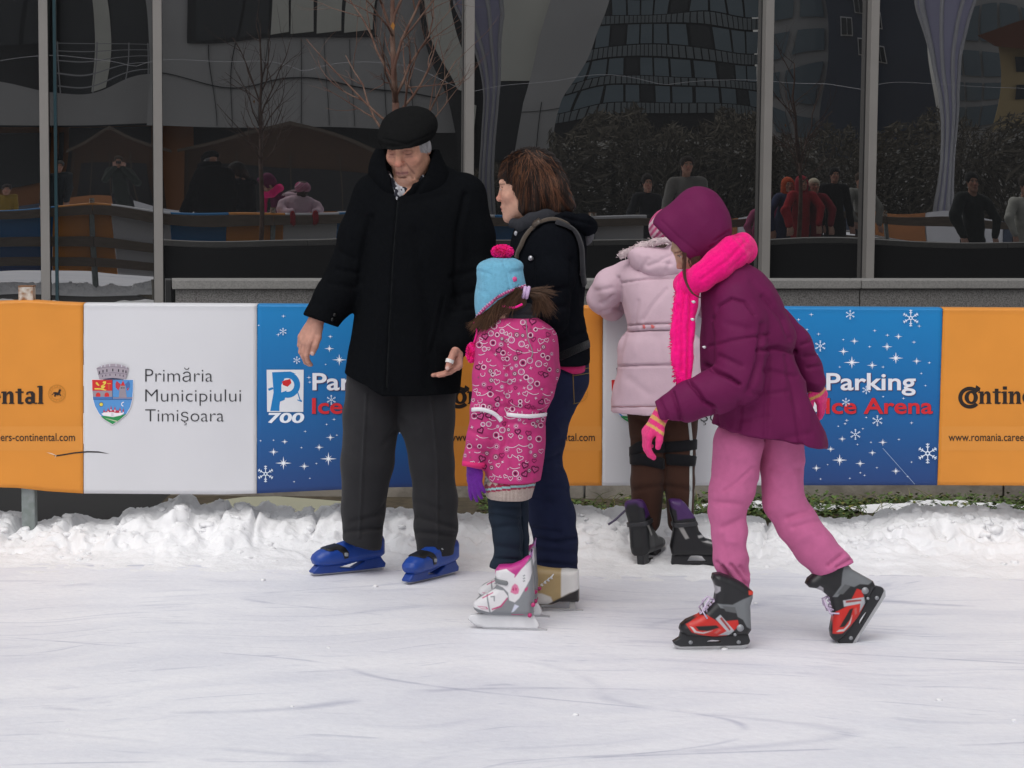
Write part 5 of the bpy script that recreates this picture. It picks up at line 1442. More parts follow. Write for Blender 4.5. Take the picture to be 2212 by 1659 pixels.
def lx(pb):
    mb = MB()
    for i in range(6):
        x0 = 760 + i * 28; y0 = 1135 - i * 22
        for s in (-1, 1):
            w_ = .040
            mb.tube([(*wk(x0 + 40, y0 + 8)[:1], s * (w_ - .0), wk(x0 + 40, y0 + 8)[1]), (*wk(x0 + 10, y0 - 15)[:1], s * .030, wk(x0 + 10, y0 - 15)[1] + .004), (*wk(x0 - 12, y0 - 30)[:1], s * .010, wk(x0 - 12, y0 - 30)[1] + .010)], .0032, 5)
            mb.tube([(*wk(x0 + 20, y0 + 5)[:1], s * w_, wk(x0 + 20, y0 + 5)[1]), (*wk(x0 + 50, y0 - 20)[:1], s * .034, wk(x0 + 50, y0 - 20)[1] + .004), (*wk(x0 + 40, y0 - 45)[:1], s * .012, wk(x0 + 40, y0 - 45)[1] + .010)], .0032, 5)
    return [('lace', mb_mesh(mb, 'lace', mat('white_lace', (.75, .75, .76), .9)))]
DW = skate_design(boot, lambda x, z: np.interp(x, [0, .08, .2, .27], [.036, .036, .045, .036]), .026, TAN, pnt, hold, .007, (.45, .44, .43), [], bla, extras=lx)
A_, B_ = G(1150, 1317), G(1258, 1320); skate_place(DW, frame(G(1250, 1319.5), A_ - B_), f.e)
A_, B_ = G(1142, 1296), G(1248, 1300); skate_place(DW, frame(G(1240, 1299.5), A_ - B_), f.e)
# ================================================================== the little girl in the patterned jacket
f = Fig('person', 7.87, 1105, 1358, 'little girl in light blue pompom hat and pink patterned jacket with purple gloves')
PK = (.47, .04, .175)
jt = f.stack([(684, 1078, 1158, 40, 6), (694, 1060, 1175, 56, 4), (708, 1046, 1190, 70, 2), (735, 1042, 1200, 80, 0), (790, 1042, 1203, 84, 0), (850, 1046, 1198, 84, 0), (893, 1056, 1181, 80, 0), (905, 1056, 1180, 80, 0), (960, 1050, 1178, 84, 0), (1010, 1046, 1172, 86, 0), (1036, 1050, 1168, 84, 0)], 2.3)
a1 = f.tube([(1064, 738, 14, 37), (1060, 812, 30, 38), (1052, 884, 42, 35), (1041, 943, 46, 31), (1023, 1004, 44, 26)])
a2 = f.tube([(1172, 735, -6, 32), (1180, 800, -14, 27), (1168, 850, -40, 25), (1120, 870, -90, 22)])
S = SDF([jt] + a1 + a2, h=.0042).add(jt).add(a1, .018).add(a2, .02)
q = f.P(1021, 1008, 44); S.clip(Prim((-9,) * 3, (9,) * 3, lambda x, y, z: np.where((x < f.P(1052, 0)[0]) & (z < q[2] + .1), (x - q[0]) * -.22 + (z - q[2]) * -.97, -1)))
S.clip(half(f.P(1110, 1033), (-.22, 0, -1)), .003) if False else None
S.sub(f.stack([(1037, 1060, 1158, 74, 0), (1010, 1058, 1160, 74, 0)]))
gf = [([(1090, 740), (1096, 820), (1092, 890), (1085, 960), (1075, 1000)], 5, .012), ([(1150, 700), (1152, 780), (1128, 800)], 2.5, .003), ([(1060, 760), (1095, 800)], 5, .006), ([(1040, 840), (1090, 860)], 5, .006), ([(1022, 868), (1085, 880)], 5, .006), ([(1090, 830), (1175, 842)], 7, .006), ([(1095, 880), (1180, 884)], 4, .008), ([(1092, 915), (1178, 915)], 5, .006), ([(1185, 800), (1200, 830)], 5, .006), ([(1015, 930), (1060, 950)], 5, .006), ([(1010, 965), (1050, 978)], 4, .006), ([(1100, 960), (1110, 1030)], 8, .006), ([(1150, 940), (1148, 1030)], 8, .006)]
jack, jV, jF = garment('jacket', S, PK, M_nylon, f.e, gf, noise=(.004, 9))
bv = bvh_of((jV, jF))
# printed motifs lying on the cloth: rings, hearts, stars, strokes
class Motif:
    def __init__(s): s.V, s.F, s.C = [], [], []
    def strip(s, pts, w, col, lift):
        prev = None; b = len(s.V); n = 0
        P = []
        for q in pts:
            h_, n_ = onsurf(bv, *q)
            if h_ is None: return
            P.append((h_, n_))
        if max(np.linalg.norm(P[i + 1][0] - P[i][0]) for i in range(len(P) - 1)) > .03: return
        for i, (h_, n_) in enumerate(P):
            t = P[min(i + 1, len(P) - 1)][0] - P[max(i - 1, 0)][0]; sd = np.cross(n_, t); sd /= np.linalg.norm(sd) + 1e-9
            s.V += [h_ + n_ * lift - sd * w / 2, h_ + n_ * lift + sd * w / 2]; s.C += [col, col]
        for i in range(len(P) - 1): s.F.append((b + 2 * i, b + 2 * i + 1, b + 2 * i + 3, b + 2 * i + 2))
    def fan(s, pts, col, lift):
        P = []
        for q in pts:
            h_, n_ = onsurf(bv, *q)
            if h_ is None: return
            P.append(h_ + n_ * lift)
        if max(np.linalg.norm(p - P[0]) for p in P) > .03: return
        b = len(s.V); s.V += P; s.C += [col] * len(P); s.F.append(tuple(range(b, b + len(P))))
mo = Motif(); rng = np.random.default_rng(3); placed = []
wh, dk, lt, gy = (.62, .50, .58), (.10, .008, .045), (.56, .16, .34), (.16, .10, .12)
def heart(u, v, s, a):
    pts = []
    for t in np.linspace(0, 2 * math.pi, 18):
        x = 16 * math.sin(t) ** 3 / 17; y = -(13 * math.cos(t) - 5 * math.cos(2 * t) - 2 * math.cos(3 * t) - math.cos(4 * t)) / 17
        pts.append((u + s * (x * math.cos(a) - y * math.sin(a)), v + s * (x * math.sin(a) + y * math.cos(a))))
    return pts
circ = lambda u, v, r, n=16: [(u + r * math.cos(2 * math.pi * i / n), v + r * math.sin(2 * math.pi * i / n)) for i in range(n + 1)]
tries = 0
while len(placed) < 250 and tries < 9000:
    tries += 1
    u, v = rng.uniform(996, 1208), rng.uniform(694, 1036); kind = rng.choice(7, p=[.2, .22, .1, .12, .12, .14, .1]); s = rng.uniform(4.0, 7.6)
    if any((u - a) ** 2 + (v - b) ** 2 < (.90 * (s + c)) ** 2 for a, b, c in placed): continue
    h_, n_ = onsurf(bv, u, v)
    if h_ is None or n_[1] > -.15: continue
    placed.append((u, v, s)); ang = rng.uniform(-.7, .7); L0 = .0009 + .00025 * rng.random()
    W_ = .0021
    if kind == 0: mo.strip(circ(u, v, s * .9), .0027, wh, L0); (mo.fan(circ(u, v, s * .45)[:-1], dk, L0) if rng.random() < .6 else mo.strip(circ(u, v, s * .5, 10), W_, lt, L0))
    elif kind == 1: mo.strip(heart(u, v, s, ang), W_, wh if rng.random() < .6 else dk, L0)
    elif kind == 2: mo.strip(heart(u, v, s * 1.25, ang), .0042, dk, L0); (mo.strip(heart(u, v, s * .6, ang), .0015, lt, L0))
    elif kind == 3:
        d = rng.choice([-.4, 0, .4]); pts = [(u + (t - .5) * s * 3.4, v + math.sin(t * 3 + ang) * s * .6 + d * (t - .5) * s * 2) for t in np.linspace(0, 1, 9)]
        mo.strip(pts, .0022, wh, L0)
    elif kind == 4:
        mo.fan([(u + s * (.62 if i % 2 == 0 else .18) * math.cos(i * math.pi / 4 + ang), v + s * (.62 if i % 2 == 0 else .18) * math.sin(i * math.pi / 4 + ang)) for i in range(8)], wh if rng.random() < .6 else gy, L0)
    elif kind == 5: mo.strip(circ(u, v, s * .85), .002, gy if rng.random() < .5 else lt, L0); mo.strip(circ(u, v, s * .45, 10), .0022, wh, L0); mo.fan(circ(u, v, s * .2, 8)[:-1], dk, L0)
    else: mo.strip([(u + s * .8 * math.cos(t) * (1 - t / 9), v + s * .8 * math.sin(t) * (1 - t / 9)) for t in np.linspace(ang, ang + 4.2, 12)], W_, wh, L0)
mk('printed_motifs', mo.V, mo.F, M_nylon, jack, cols=np.array(mo.C), smooth=True)['kind'] = 'stuff'
WB = (.72, .70, .74)
band('reflective_band', bv, [(1020, 885), (1036, 884), (1055, 888), (1072, 897), (1083, 910)], .014, .002, M_cloth, jack, WB, lift=.002)
band('reflective_band', bv, [(1094, 895), (1120, 898), (1150, 899), (1179, 895)], .014, .002, M_cloth, jack, WB, lift=.002)
band('cuff_trim', bv, [(1000, 1001), (1022, 1004), (1046, 1005)], .018, .003, M_nylon, jack, (.62, .03, .16), lift=.001)
band('back_seam', bv, [(1136, 692), (1140, 730), (1150, 760), (1146, 775)], .003, .0015, M_nylon, jack, (.25, .22, .24))
# knitted dress hem
sk = f.stack([(990, 1054, 1162, 74, 0), (1030, 1047, 1160, 76, 0), (1060, 1047, 1152, 74, 0), (1074, 1052, 1148, 70, 0)])
S = SDF([sk], h=.0036).add(sk).sub(f.stack([(1076, 1062, 1138, 60, 0), (1050, 1060, 1140, 60, 0)]))
def skp(V, F):
    U, v = proj(V); v = v - (U - 1100) * -.10 - 2
    C = np.tile(np.array((.36, .29, .25)), (len(V), 1))
    zz = np.abs(((U / 5.5) % 2) - 1) * 4
    C[(v > 1012) & (v < 1036)] = (.20, .17, .14)
    tri = (v > 1036) & (v < 1044); C[tri] = (.38, .30, .26); C[tri & (np.abs(((U / 7) % 2) - 1) * 9 > 1044 - v + 2)] = (.22, .02, .05)
    C[(v > 1044) & (v < 1048.5)] = (.30, .02, .06); C[(v > 1048.5) & (v < 1053)] = (.28, .52, .52); C[(v > 1053) & (v < 1057 + zz * .6 - 1)] = (.26, .02, .06)
    C[v > 1058] = np.array((.44, .36, .32)) ; rib = (v > 1058) & (((U / 1.6) % 2) < .8); C[rib] = (.36, .29, .26)
    sn = (v > 1014) & (v < 1034) & (fbm(np.stack([U, v, 0 * U], 1), .22, 1, 6) > .35); C[sn] = (.55, .52, .48)
    return C
garment('knitted_dress', S, None, M_knit, f.e, paint=skp, noise=(.003, 12))
# leggings
LG = (.014, .022, .036)
l1 = f.tube([(1088, 1050, 8, 38), (1090, 1112, 10, 34), (1097, 1160, 12, 32), (1098, 1205, 12, 30), (1090, 1226, 14, 33)])
l2 = f.tube([(1108, 1050, -40, 36), (1112, 1115, -42, 30), (1116, 1165, -44, 27), (1118, 1205, -44, 25)])
S = SDF(l1 + l2, h=.004).add(l1, .01).add(l2, .01).clip(half(f.P(1090, 1228, 0), (-.16, 0, -1)))
garment('jeans', S, LG, M_denim, f.e, [([(1055, 1112), (1122, 1118)], 3.5, .008), ([(1058, 1092), (1120, 1096)], 5, .005), ([(1068, 1140), (1130, 1134)], 5, .006), ([(1070, 1206), (1130, 1210)], 3, .007), ([(1075, 1180), (1128, 1188)], 6, .004), ([(1126, 1120), (1130, 1200)], 3, .006)], noise=(.004, 10))
# neck warmer
nw = f.stack([(655, 1090, 1148, 40, 2), (672, 1082, 1156, 48, 2), (696, 1074, 1165, 50, 2)])
S = SDF([nw], h=.004).add(nw); garment('neck_warmer', S, (.022, .022, .028), M_knit, f.e, [([(1080, 675), (1160, 680)], 3, .006)])
# head, turned away; body
HR = headframe(138, 4, 0)
hc = f.P(1082, 628, 0)
S = SDF(lo=(f.P(985, 0)[0], f.Y - .22, .14), hi=(f.P(1215, 0)[0], f.Y + .24, f.P(0, 545)[2]), h=.0055)
S.add(f.stack([(690, 1085, 1150, 45, 0), (760, 1075, 1170, 55, 0), (1050, 1070, 1150, 60, 0)]))
S.add(f.tube([(1110, 700, 0, 26), (1095, 650, 0, 26)]), .02)
for l in ([(1064, 738, 14, 20), (1052, 884, 42, 18), (1024, 1000, 44, 12)], [(1172, 735, -6, 20), (1172, 850, -36, 16), (1115, 872, -92, 12)], [(1088, 1040, 8, 26), (1096, 1230, 12, 18)], [(1108, 1040, -40, 26), (1117, 1225, -44, 18)]): S.add(f.tube(l), .015)
head(S, hc, HR, .72)
V, F = S.mesh(1); C = np.tile(np.array((.50, .29, .22)), (len(V), 1)); body = mk('body', V, F, M_skin, f.e, cols=C)
# gloves
GP = (.13, .022, .26)
for w, d, pn, ts in ((f.P(1024, 1003, 44), (.06, -.15, -1), (.5, .85, 0), (.2, .9, -.2)), (f.P(1115, 872, -92), (-.9, .3, -.2), (0, 0, -1), (0, .8, .3))):
    S = SDF([ell(w, (.12, .12, .16))], h=.0034)
    d_ = np.asarray(d) / np.linalg.norm(d)
    S.add(cone(w - d_ * .02, w + d_ * .01, .027, .024))
    hand(S, w, d, pn, ts, .66, curl=((.15, .2, .15), (.2, .25, .2), (.22, .25, .2), (.25, .3, .2)), spread=.10, fat=1.35)
    garment('glove', S, GP, M_knit, f.e, noise=(.0015, 40))
# hat
hs_ = f.stack([(557, 1062, 1112, 26, 0), (563, 1044, 1124, 40, 0), (574, 1031, 1131, 52, 0), (585, 1029, 1131, 56, 0), (604, 1030, 1134, 60, 0), (628, 1026, 1139, 62, 0), (660, 1025, 1138, 62, 0), (692, 1030, 1128, 58, 0)], 2.5)
S = SDF([hs_], h=.0036).add(hs_)
def edge(u): return np.interp(u, [1000, 1029, 1046, 1075, 1095, 1138, 1160], [700, 690, 670, 645, 634, 619, 612])
def under(x, y, z):
    sh = np.broadcast(x, y, z).shape
    U = CU + FPX * (x / f.Y); zz = np.interp(U, [1000, 1029, 1046, 1075, 1095, 1138, 1160], [f.P(a, edge(a))[2] for a in (1000, 1029, 1046, 1075, 1095, 1138, 1160)])
    return zz - z + .0 * y
S.clip(Prim((-9,) * 3, (9,) * 3, under), .002)
hin = f.stack([(600, 1040, 1124, 50, 0), (640, 1037, 1128, 52, 0), (700, 1037, 1126, 50, 0)]); S.sub(hin)
HB = (.155, .40, .56)
hat, hV, hF = garment('hat', S, HB, M_knit, f.e, [([(1085, 560), (1098, 600), (1102, 632)], 2, .003), ([(1032, 585), (1060, 592)], 4, .004), ([(1105, 590), (1132, 582)], 5, .004), ([(1030, 625), (1060, 640)], 6, .003), ([(1050, 655), (1100, 628)], 5, .003)], noise=(.002, 14))
bh = bvh_of((hV, hF))
path = [(a, edge(a) - 2.5) for a in (1031, 1038, 1046, 1060, 1075, 1085, 1095, 1115, 1128, 1137)]
band('hat_trim', bh, path, .010, .003, M_knit, hat, (.42, .06, .20), lift=.0005, step=3)
rp = resample(path, 5)
for i in range(0, len(rp) - 1):                    # blanket stitch
    t = rp[i + 1] - rp[i]; t = t / np.linalg.norm(t); nn = np.array([-t[1], t[0]])
    band('stitch', bh, [tuple(rp[i] - nn * 4), tuple(rp[i] + nn * 1.2)], .0028, .0042, M_knit, hat, (.60, .36, .52), step=2)
h_, n_ = onsurf(bh, 1111, 603)
V, F = blob(h_, (.009, .006, .009), 3, 2); MB().add(V, F).build('bead', mat('bead', (.62, .05, .22), .3), hat, True)
# pompoms: short yarn ends all round
def pompom(name, c, r, sq, col, parent, n=1500):
    V, F, C = [], [], []
    for i in range(n):
        d = RNG.normal(size=3); d /= np.linalg.norm(d); d2 = d + RNG.normal(size=3) * .18
        L = r * RNG.uniform(.86, 1.06); p0 = c + d * r * .55 * sq; p1 = c + d2 / np.linalg.norm(d2) * L * sq
        s = np.cross(d, RNG.normal(size=3)); s /= np.linalg.norm(s); w = r * .055; b = len(V)
        V += [p0 - s * w, p0 + s * w, p1 + s * w, p1 - s * w]; F.append((b, b + 1, b + 2, b + 3)); g = RNG.uniform(.65, 1.25); C += [np.array(col) * g] * 4
    Vb, Fb = blob(c, r * .8 * np.asarray(sq), 5, 3); b = len(V); V += list(Vb); F += [tuple(i + b for i in q) for q in Fb]; C += [np.array(col) * .8] * len(Vb)
    return mk(name, V, F, M_knit, parent, cols=np.array(C), smooth=False)
HOT = (.98, .02, .30)
pompom('pompom', f.P(1085, 544, 0), f.r(23), np.array([1.08, 1.0, .70]), HOT, hat)
pompom('tassel', f.P(1019, 762, 10), f.r(17), np.array([.8, .8, 1.35]), HOT, f.e, 700)
mb = MB(); mb.tube(resample([f.P(1031, 688, 30), f.P(1024, 700, 34), f.P(1030, 715, 30), f.P(1024, 740, 18)], .004), .003, 6); mb.build('cord', mat('pink_cord', HOT, .9), hat, True)
mb = MB(); mb.tube(resample([f.P(1085, 661, 58), f.P(1110, 664, 62), f.P(1128, 657, 56)], .004), .0042, 6); mb.build('cord', mat('pink_cord', HOT, .9), hat, True)
# hair: back of the head, lock on the left, pigtail with tie
hh = [f.ell((1090, 640, 0), (44, 40, 50)), f.cone((1062, 672, 30, 14), (1042, 705, 34, 7)), f.cone((1040, 690, 34, 9), (1022, 706, 34, 4)), f.ell((1110, 652, 26), (26, 22, 30))]
S = SDF(hh, h=.004).add(hh, .02)
HC = (.062, .031, .017)
garment('hair', S, HC, M_hair, f.e, noise=(.006, 22), paint=lambda V, F: np.array(HC) * (1 + .5 * vnoise(np.stack([proj(V)[0] * .22, V[:, 2] * 9, 0 * V[:, 0]], 1), 2)[:, None]))
ln, cl = [], []
def lock(a, b, c, r0, r1, n, col):
    for i in range(n):
        j = RNG.normal(size=3) * r0; k_ = RNG.normal(size=3) * r1
        ln.append(resample([a + j * .5, b + (j + k_) * .5, c + k_ + RNG.normal(size=3) * .008], .012)); cl.append(tuple(np.array(col) * RNG.uniform(.6, 1.5)))
lock(f.P(1136, 630, 40), f.P(1160, 627, 40), f.P(1192, 632, 36), .006, .008, 130, HC); lock(f.P(1138, 634, 40), f.P(1166, 640, 40), f.P(1186, 672, 36), .006, .012, 300, HC); lock(f.P(1138, 634, 40), f.P(1160, 645, 40), f.P(1158, 678, 36), .006, .010, 120, HC)
lock(f.P(1080, 640, 50), f.P(1062, 675, 48), f.P(1050, 708, 44), .014, .016, 320, (.085, .044, .024)); lock(f.P(1050, 670, 40), f.P(1034, 692, 40), f.P(1020, 708, 36), .008, .008, 120, (.10, .05, .026)); lock(f.P(1120, 628, 58), f.P(1105, 650, 58), f.P(1085, 672, 54), .014, .016, 260, HC)
strands('strand', ln, .0019, M_hair, body, cl)
mb = MB(); c = f.P(1136, 632, 40)
for q in (-1, 1): mb.tube([c + vec(.006 * q, .017 * math.cos(t), .017 * math.sin(t)) + vec(.004 * math.sin(t), 0, 0) for t in np.linspace(0, 6.28, 18)], .0062, 8)
mb.build('hair_tie', mat('hair_tie', (.55, .40, .62), .9), body, True)
# white and pink skates
def gk(x, y): return ((820 - x) * .000374, (1537 - y) * .000374)
GR, WT, RO = (.20, .21, .225), (.66, .65, .67), (.46, .03, .15)
boot = [gk(*q) for q in [(212, 1335), (215, 1290), (250, 1250), (330, 1205), (400, 1160), (432, 1110), (415, 1050), (412, 985), (440, 945), (560, 935), (640, 900), (690, 860), (735, 842), (745, 900), (750, 1000), (768, 1200), (760, 1400), (400, 1398), (260, 1382), (225, 1355)]]
pg = lambda pts, c: ([gk(*q) for q in pts], c)
pnt = [pg([(205, 1320), (210, 1285), (330, 1200), (420, 1150), (500, 1160), (540, 1215), (480, 1290), (380, 1368), (230, 1328)], WT),
       pg([(260, 1310), (345, 1312), (362, 1335), (300, 1335)], RO), pg([(270, 1316), (338, 1318), (348, 1330), (300, 1330)], WT),
       pg([(340, 1205), (352, 1200), (385, 1375), (372, 1375)], GR), pg([(390, 1330), (470, 1300), (530, 1225), (538, 1230), (480, 1312), (395, 1342)], RO),
       pg([(300, 1235), (400, 1180), (404, 1186), (306, 1242)], RO), pg([(380, 1215), (420, 1210), (420, 1260), (410, 1260), (408, 1222), (380, 1226)], GR),
       pg([(405, 1020), (430, 940), (560, 930), (690, 820), (740, 800), (760, 820), (600, 1060)], (.45, .03, .22)),
       pg([(418, 1030), (425, 985), (520, 965), (600, 1015), (590, 1050), (430, 1048)], WT),
       pg([(420, 1050), (600, 1040), (660, 960), (740, 880), (748, 1000), (735, 1060), (640, 1230), (600, 1268), (550, 1250), (540, 1180), (490, 1130), (425, 1110)], WT),
       pg([(672, 1020), (690, 1010), (694, 1020), (676, 1030)], GR), pg([(672, 1045), (690, 1035), (694, 1045), (676, 1055)], GR), pg([(672, 1068), (690, 1060), (694, 1070), (676, 1078)], GR),
       pg([(690, 1140), (720, 1120), (715, 1150), (692, 1170)], RO), pg([(570, 1360), (600, 1285), (640, 1300), (590, 1355)], (.55, .57, .68)),
       pg([(560, 1175), (575, 1120), (600, 1095), (625, 1110), (640, 1150), (632, 1185), (605, 1195)], (.62, .18, .32)), pg([(575, 1150), (590, 1130), (596, 1150), (588, 1165)], RO), pg([(605, 1130), (620, 1140), (612, 1165), (602, 1150)], RO),
       pg([(570, 1380), (670, 1378), (690, 1384), (570, 1388)], RO)]
hold = [gk(*q) for q in [(163, 1448), (180, 1412), (240, 1398), (400, 1396), (765, 1400), (795, 1440), (818, 1490), (800, 1517), (330, 1522), (225, 1498)]]
bla = [gk(*q) for q in [(163, 1455), (220, 1505), (330, 1537), (815, 1537), (885, 1537), (890, 1522), (800, 1512), (330, 1515)]]
buck = [gk(*q) for q in [(410, 1052), (530, 1072), (542, 1092), (530, 1114), (412, 1098)]]
pin = [gk(*q) for q in [(245, 1458), (430, 1472), (440, 1488), (250, 1468)]]
def gx(pb):
    out = []
    for x, y in ((768, 1285), (738, 1382)):
        for s in (-1, 1):
            mb = MB(); c = gk(x, y); mb.tube([(c[0], s * .026, c[1]), (c[0], s * .040, c[1])], .007, 12)
            out.append(('bolt', mb_mesh(mb, 'bolt', mat('pink_bolt', RO, .4))))
    mb = MB()
    for s in (-1, 1): mb.tube([(*gk(735, 880)[:1], s * .0, gk(735, 880)[1]), (*gk(742, 800)[:1], .004 * s, gk(742, 795)[1]), (*gk(728, 850)[:1], .008 * s, gk(728, 850)[1])], .004, 6)
    out.append(('pull_loop', mb_mesh(mb, 'pull_loop', mat('pull_loop', (.45, .25, .5), .9)))); return out
DG = skate_design(boot, lambda x, z: np.interp(x, [0, .08, .18, .23], [.036, .035, .042, .036]), .024, GR, pnt, hold, .010, (.68, .68, .70), [], bla, [('buckle', buck, .005, (.17, .18, .19), M_plastic)], h=.0021, extras=gx)
B_, A_ = G(1166, 1362), G(1010, 1357); skate_place(DG, frame(B_, A_ - B_), f.e)
B_, A_ = G(1172, 1333), G(1012, 1325); skate_place(DG, frame(B_, A_ - B_), f.e)
# ================================================================== the girl in the pale pink coat leaning on the barrier
f = Fig('person', 9.14, 1428, 1222, 'girl in pale pink padded coat and brown trousers leaning over the barrier')
PP = (.60, .43, .50)
ct = f.stack([(552, 1385, 1490, 40, -70), (566, 1352, 1512, 56, -62), (585, 1336, 1520, 70, -56), (620, 1336, 1520, 82, -48), (668, 1348, 1512, 86, -40), (700, 1356, 1502, 84, -34), (712, 1356, 1500, 84, -32), (735, 1340, 1512, 92, -30), (776, 1334, 1520, 94, -26), (800, 1332, 1522, 94, -26), (840, 1323, 1530, 96, -24), (888, 1321, 1534, 96, -22)], 2.3)
a1 = f.tube([(1352, 596, -58, 32), (1318, 618, -66, 34), (1304, 644, -88, 33), (1322, 664, -130, 27), (1350, 652, -185, 24)])
a2 = f.tube([(1505, 596, -58, 32), (1545, 625, -66, 34), (1556, 650, -88, 32), (1535, 664, -130, 27), (1500, 652, -185, 24)])
S = SDF([ct] + a1 + a2, h=.0052).add(ct).add(a1, .025).add(a2, .025)
S.sub(f.stack([(889, 1335, 1520, 84, -22), (860, 1335, 1520, 84, -22)]))
pf = [([(1340, 611), (1400, 602), (1470, 600)], 2.2, .010), ([(1352, 704), (1420, 700), (1500, 700)], 2.5, .012), ([(1352, 715), (1420, 712), (1500, 712)], 2.5, .010), ([(1330, 791), (1400, 789), (1470, 788)], 2.2, .014), ([(1322, 880), (1420, 878)], 2.0, .006),
      ([(1390, 690), (1410, 660), (1440, 625)], 5, .006), ([(1370, 696), (1378, 650)], 4, .005), ([(1350, 720), (1340, 760)], 5, .006), ([(1300, 655), (1325, 640)], 4, .008), ([(1290, 628), (1322, 622)], 5, .006), ([(1300, 675), (1335, 665)], 4, .008), ([(1335, 600), (1345, 670)], 4, .010), ([(1360, 820), (1400, 850)], 9, .004), ([(1420, 730), (1430, 780)], 9, .004)]
coat, cV, cF = garment('padded_coat', S, PP, M_nylon, f.e, pf, noise=(.006, 8), stretch=(1, 1, 1), wr=(.006, 9, (1, 1, .8)))
bv = bvh_of((cV, cF))
band('belt', bv, [(1352, 711), (1380, 709), (1420, 707), (1470, 706)], .022, .004, M_nylon, coat, (.58, .42, .49))
for uu in (1392, 1410):
    h_, n_ = onsurf(bv, uu, 706)
    if h_ is not None: V, F = blob(h_ - vec(0, .006, 0), (.008, .005, .008), 2, 2); MB().add(V, F).build('button', mat('coral_button', (.62, .13, .13), .5), coat, True)
band('hem_seam', bv, [(1322, 878), (1370, 878), (1420, 877)], .003, .0015, M_nylon, coat, (.40, .22, .24))
# hood with fur rim
hd = [f.ell((1424, 572, -12), (62, 34, 44), 4), f.ell((1400, 556, -20), (50, 24, 46), 14), f.ell((1470, 540, -20), (30, 20, 40), 10)]
S = SDF(hd, h=.0045).add(hd, .025).sub(f.ell((1440, 510, -70), (60, 36, 46), 10), .02)
hood, hV, hF = garment('hood', S, PP, M_nylon, coat, [([(1400, 575), (1425, 566), (1450, 570)], 5, .006), ([(1380, 590), (1400, 560)], 5, .005), ([(1430, 560), (1455, 548)], 4, .007), ([(1440, 590), (1450, 560)], 5, .005)], noise=(.007, 14), stretch=(1, 1, 1))
ln, cl = [], []
rim = resample([f.P(1342, 552, -10), f.P(1366, 540, -4), f.P(1395, 529, 0), f.P(1425, 521, 2), f.P(1452, 520, 0), f.P(1478, 534, 0)], .004)
for p in rim:
    for i in range(14):
        d = vec(RNG.normal(-.5, .5), RNG.normal(-.3, .6), RNG.normal(.35, .5)); d /= np.linalg.norm(d); L = RNG.uniform(.006, .017)
        q = p + RNG.normal(size=3) * .006; ln.append([q, q + d * L * .5, q + d * L + vec(0, 0, -.004)]); g = RNG.uniform(.8, 1.15); cl.append((.66 * g, .56 * g, .57 * g))
strands('fur_rim', ln, .0045, M_hair, hood, cl)
S = SDF([cone(rim[0], rim[-1], .03)], h=.005)
for a_, b_ in zip(rim[:-1:4], rim[4::4]): S.add(cone(a_, b_, .013), .006)
garment('hood_edge', S, (.58, .46, .48), M_knit, hood, noise=(.005, 40))
# striped knitted hat
hb = f.ell((1452, 492, -100), (52, 46, 52)); S = SDF([hb], h=.004).add(hb).clip(half(f.P(1452, 522, -100), (0, -.2, -1)))
def hp(V, F):
    U, v = proj(V); t = (U - 1400) * .75 + (v - 450) * .65 + 3 * np.sin(U / 17)
    k = np.floor(t / 5.2).astype(int) % 4
    return np.array([(.50, .07, .20), (.62, .45, .52), (.36, .05, .15), (.55, .30, .40)])[k]
garment('knitted_hat', S, None, M_knit, f.e, paint=hp, noise=(.003, 30))
# trousers, knee straps
BR = (.050, .023, .016)
l1 = f.tube([(1402, 870, -24, 50), (1407, 930, -20, 46), (1402, 985, -14, 38), (1398, 1040, -8, 37), (1396, 1125, -2, 31)])
l2 = f.tube([(1466, 870, -24, 48), (1464, 930, -20, 42), (1467, 985, -14, 36), (1468, 1040, -8, 32), (1470, 1125, -2, 28)])
S = SDF(l1 + l2, h=.0048).add(l1, .01).add(l2, .015)
tro, tV, tF = garment('trousers', S, BR, M_cloth, f.e, [([(1364, 950), (1440, 940)], 6, .006), ([(1380, 905), (1430, 930)], 7, .006), ([(1365, 1060), (1430, 1050)], 6, .005), ([(1440, 1050), (1495, 1060)], 6, .005), ([(1436, 930), (1438, 1000)], 5, .010)], noise=(.006, 9))
bt = bvh_of((tV, tF))
KB = (.010, .010, .012)
for pth, w in (([(1363, 976), (1385, 965), (1410, 966), (1436, 966), (1470, 964), (1502, 960)], .046), ([(1364, 992), (1390, 993), (1415, 998), (1432, 1002)], .046), ([(1440, 992), (1470, 994), (1500, 996)], .046)): band('knee_strap', bt, pth, w, .006, M_cloth, tro, KB, lift=.002)
band('side_stripe', bt, [(1489, 912), (1493, 960), (1492, 1010), (1492, 1060), (1490, 1105)], .014, .003, M_cloth, tro, (.45, .47, .47))
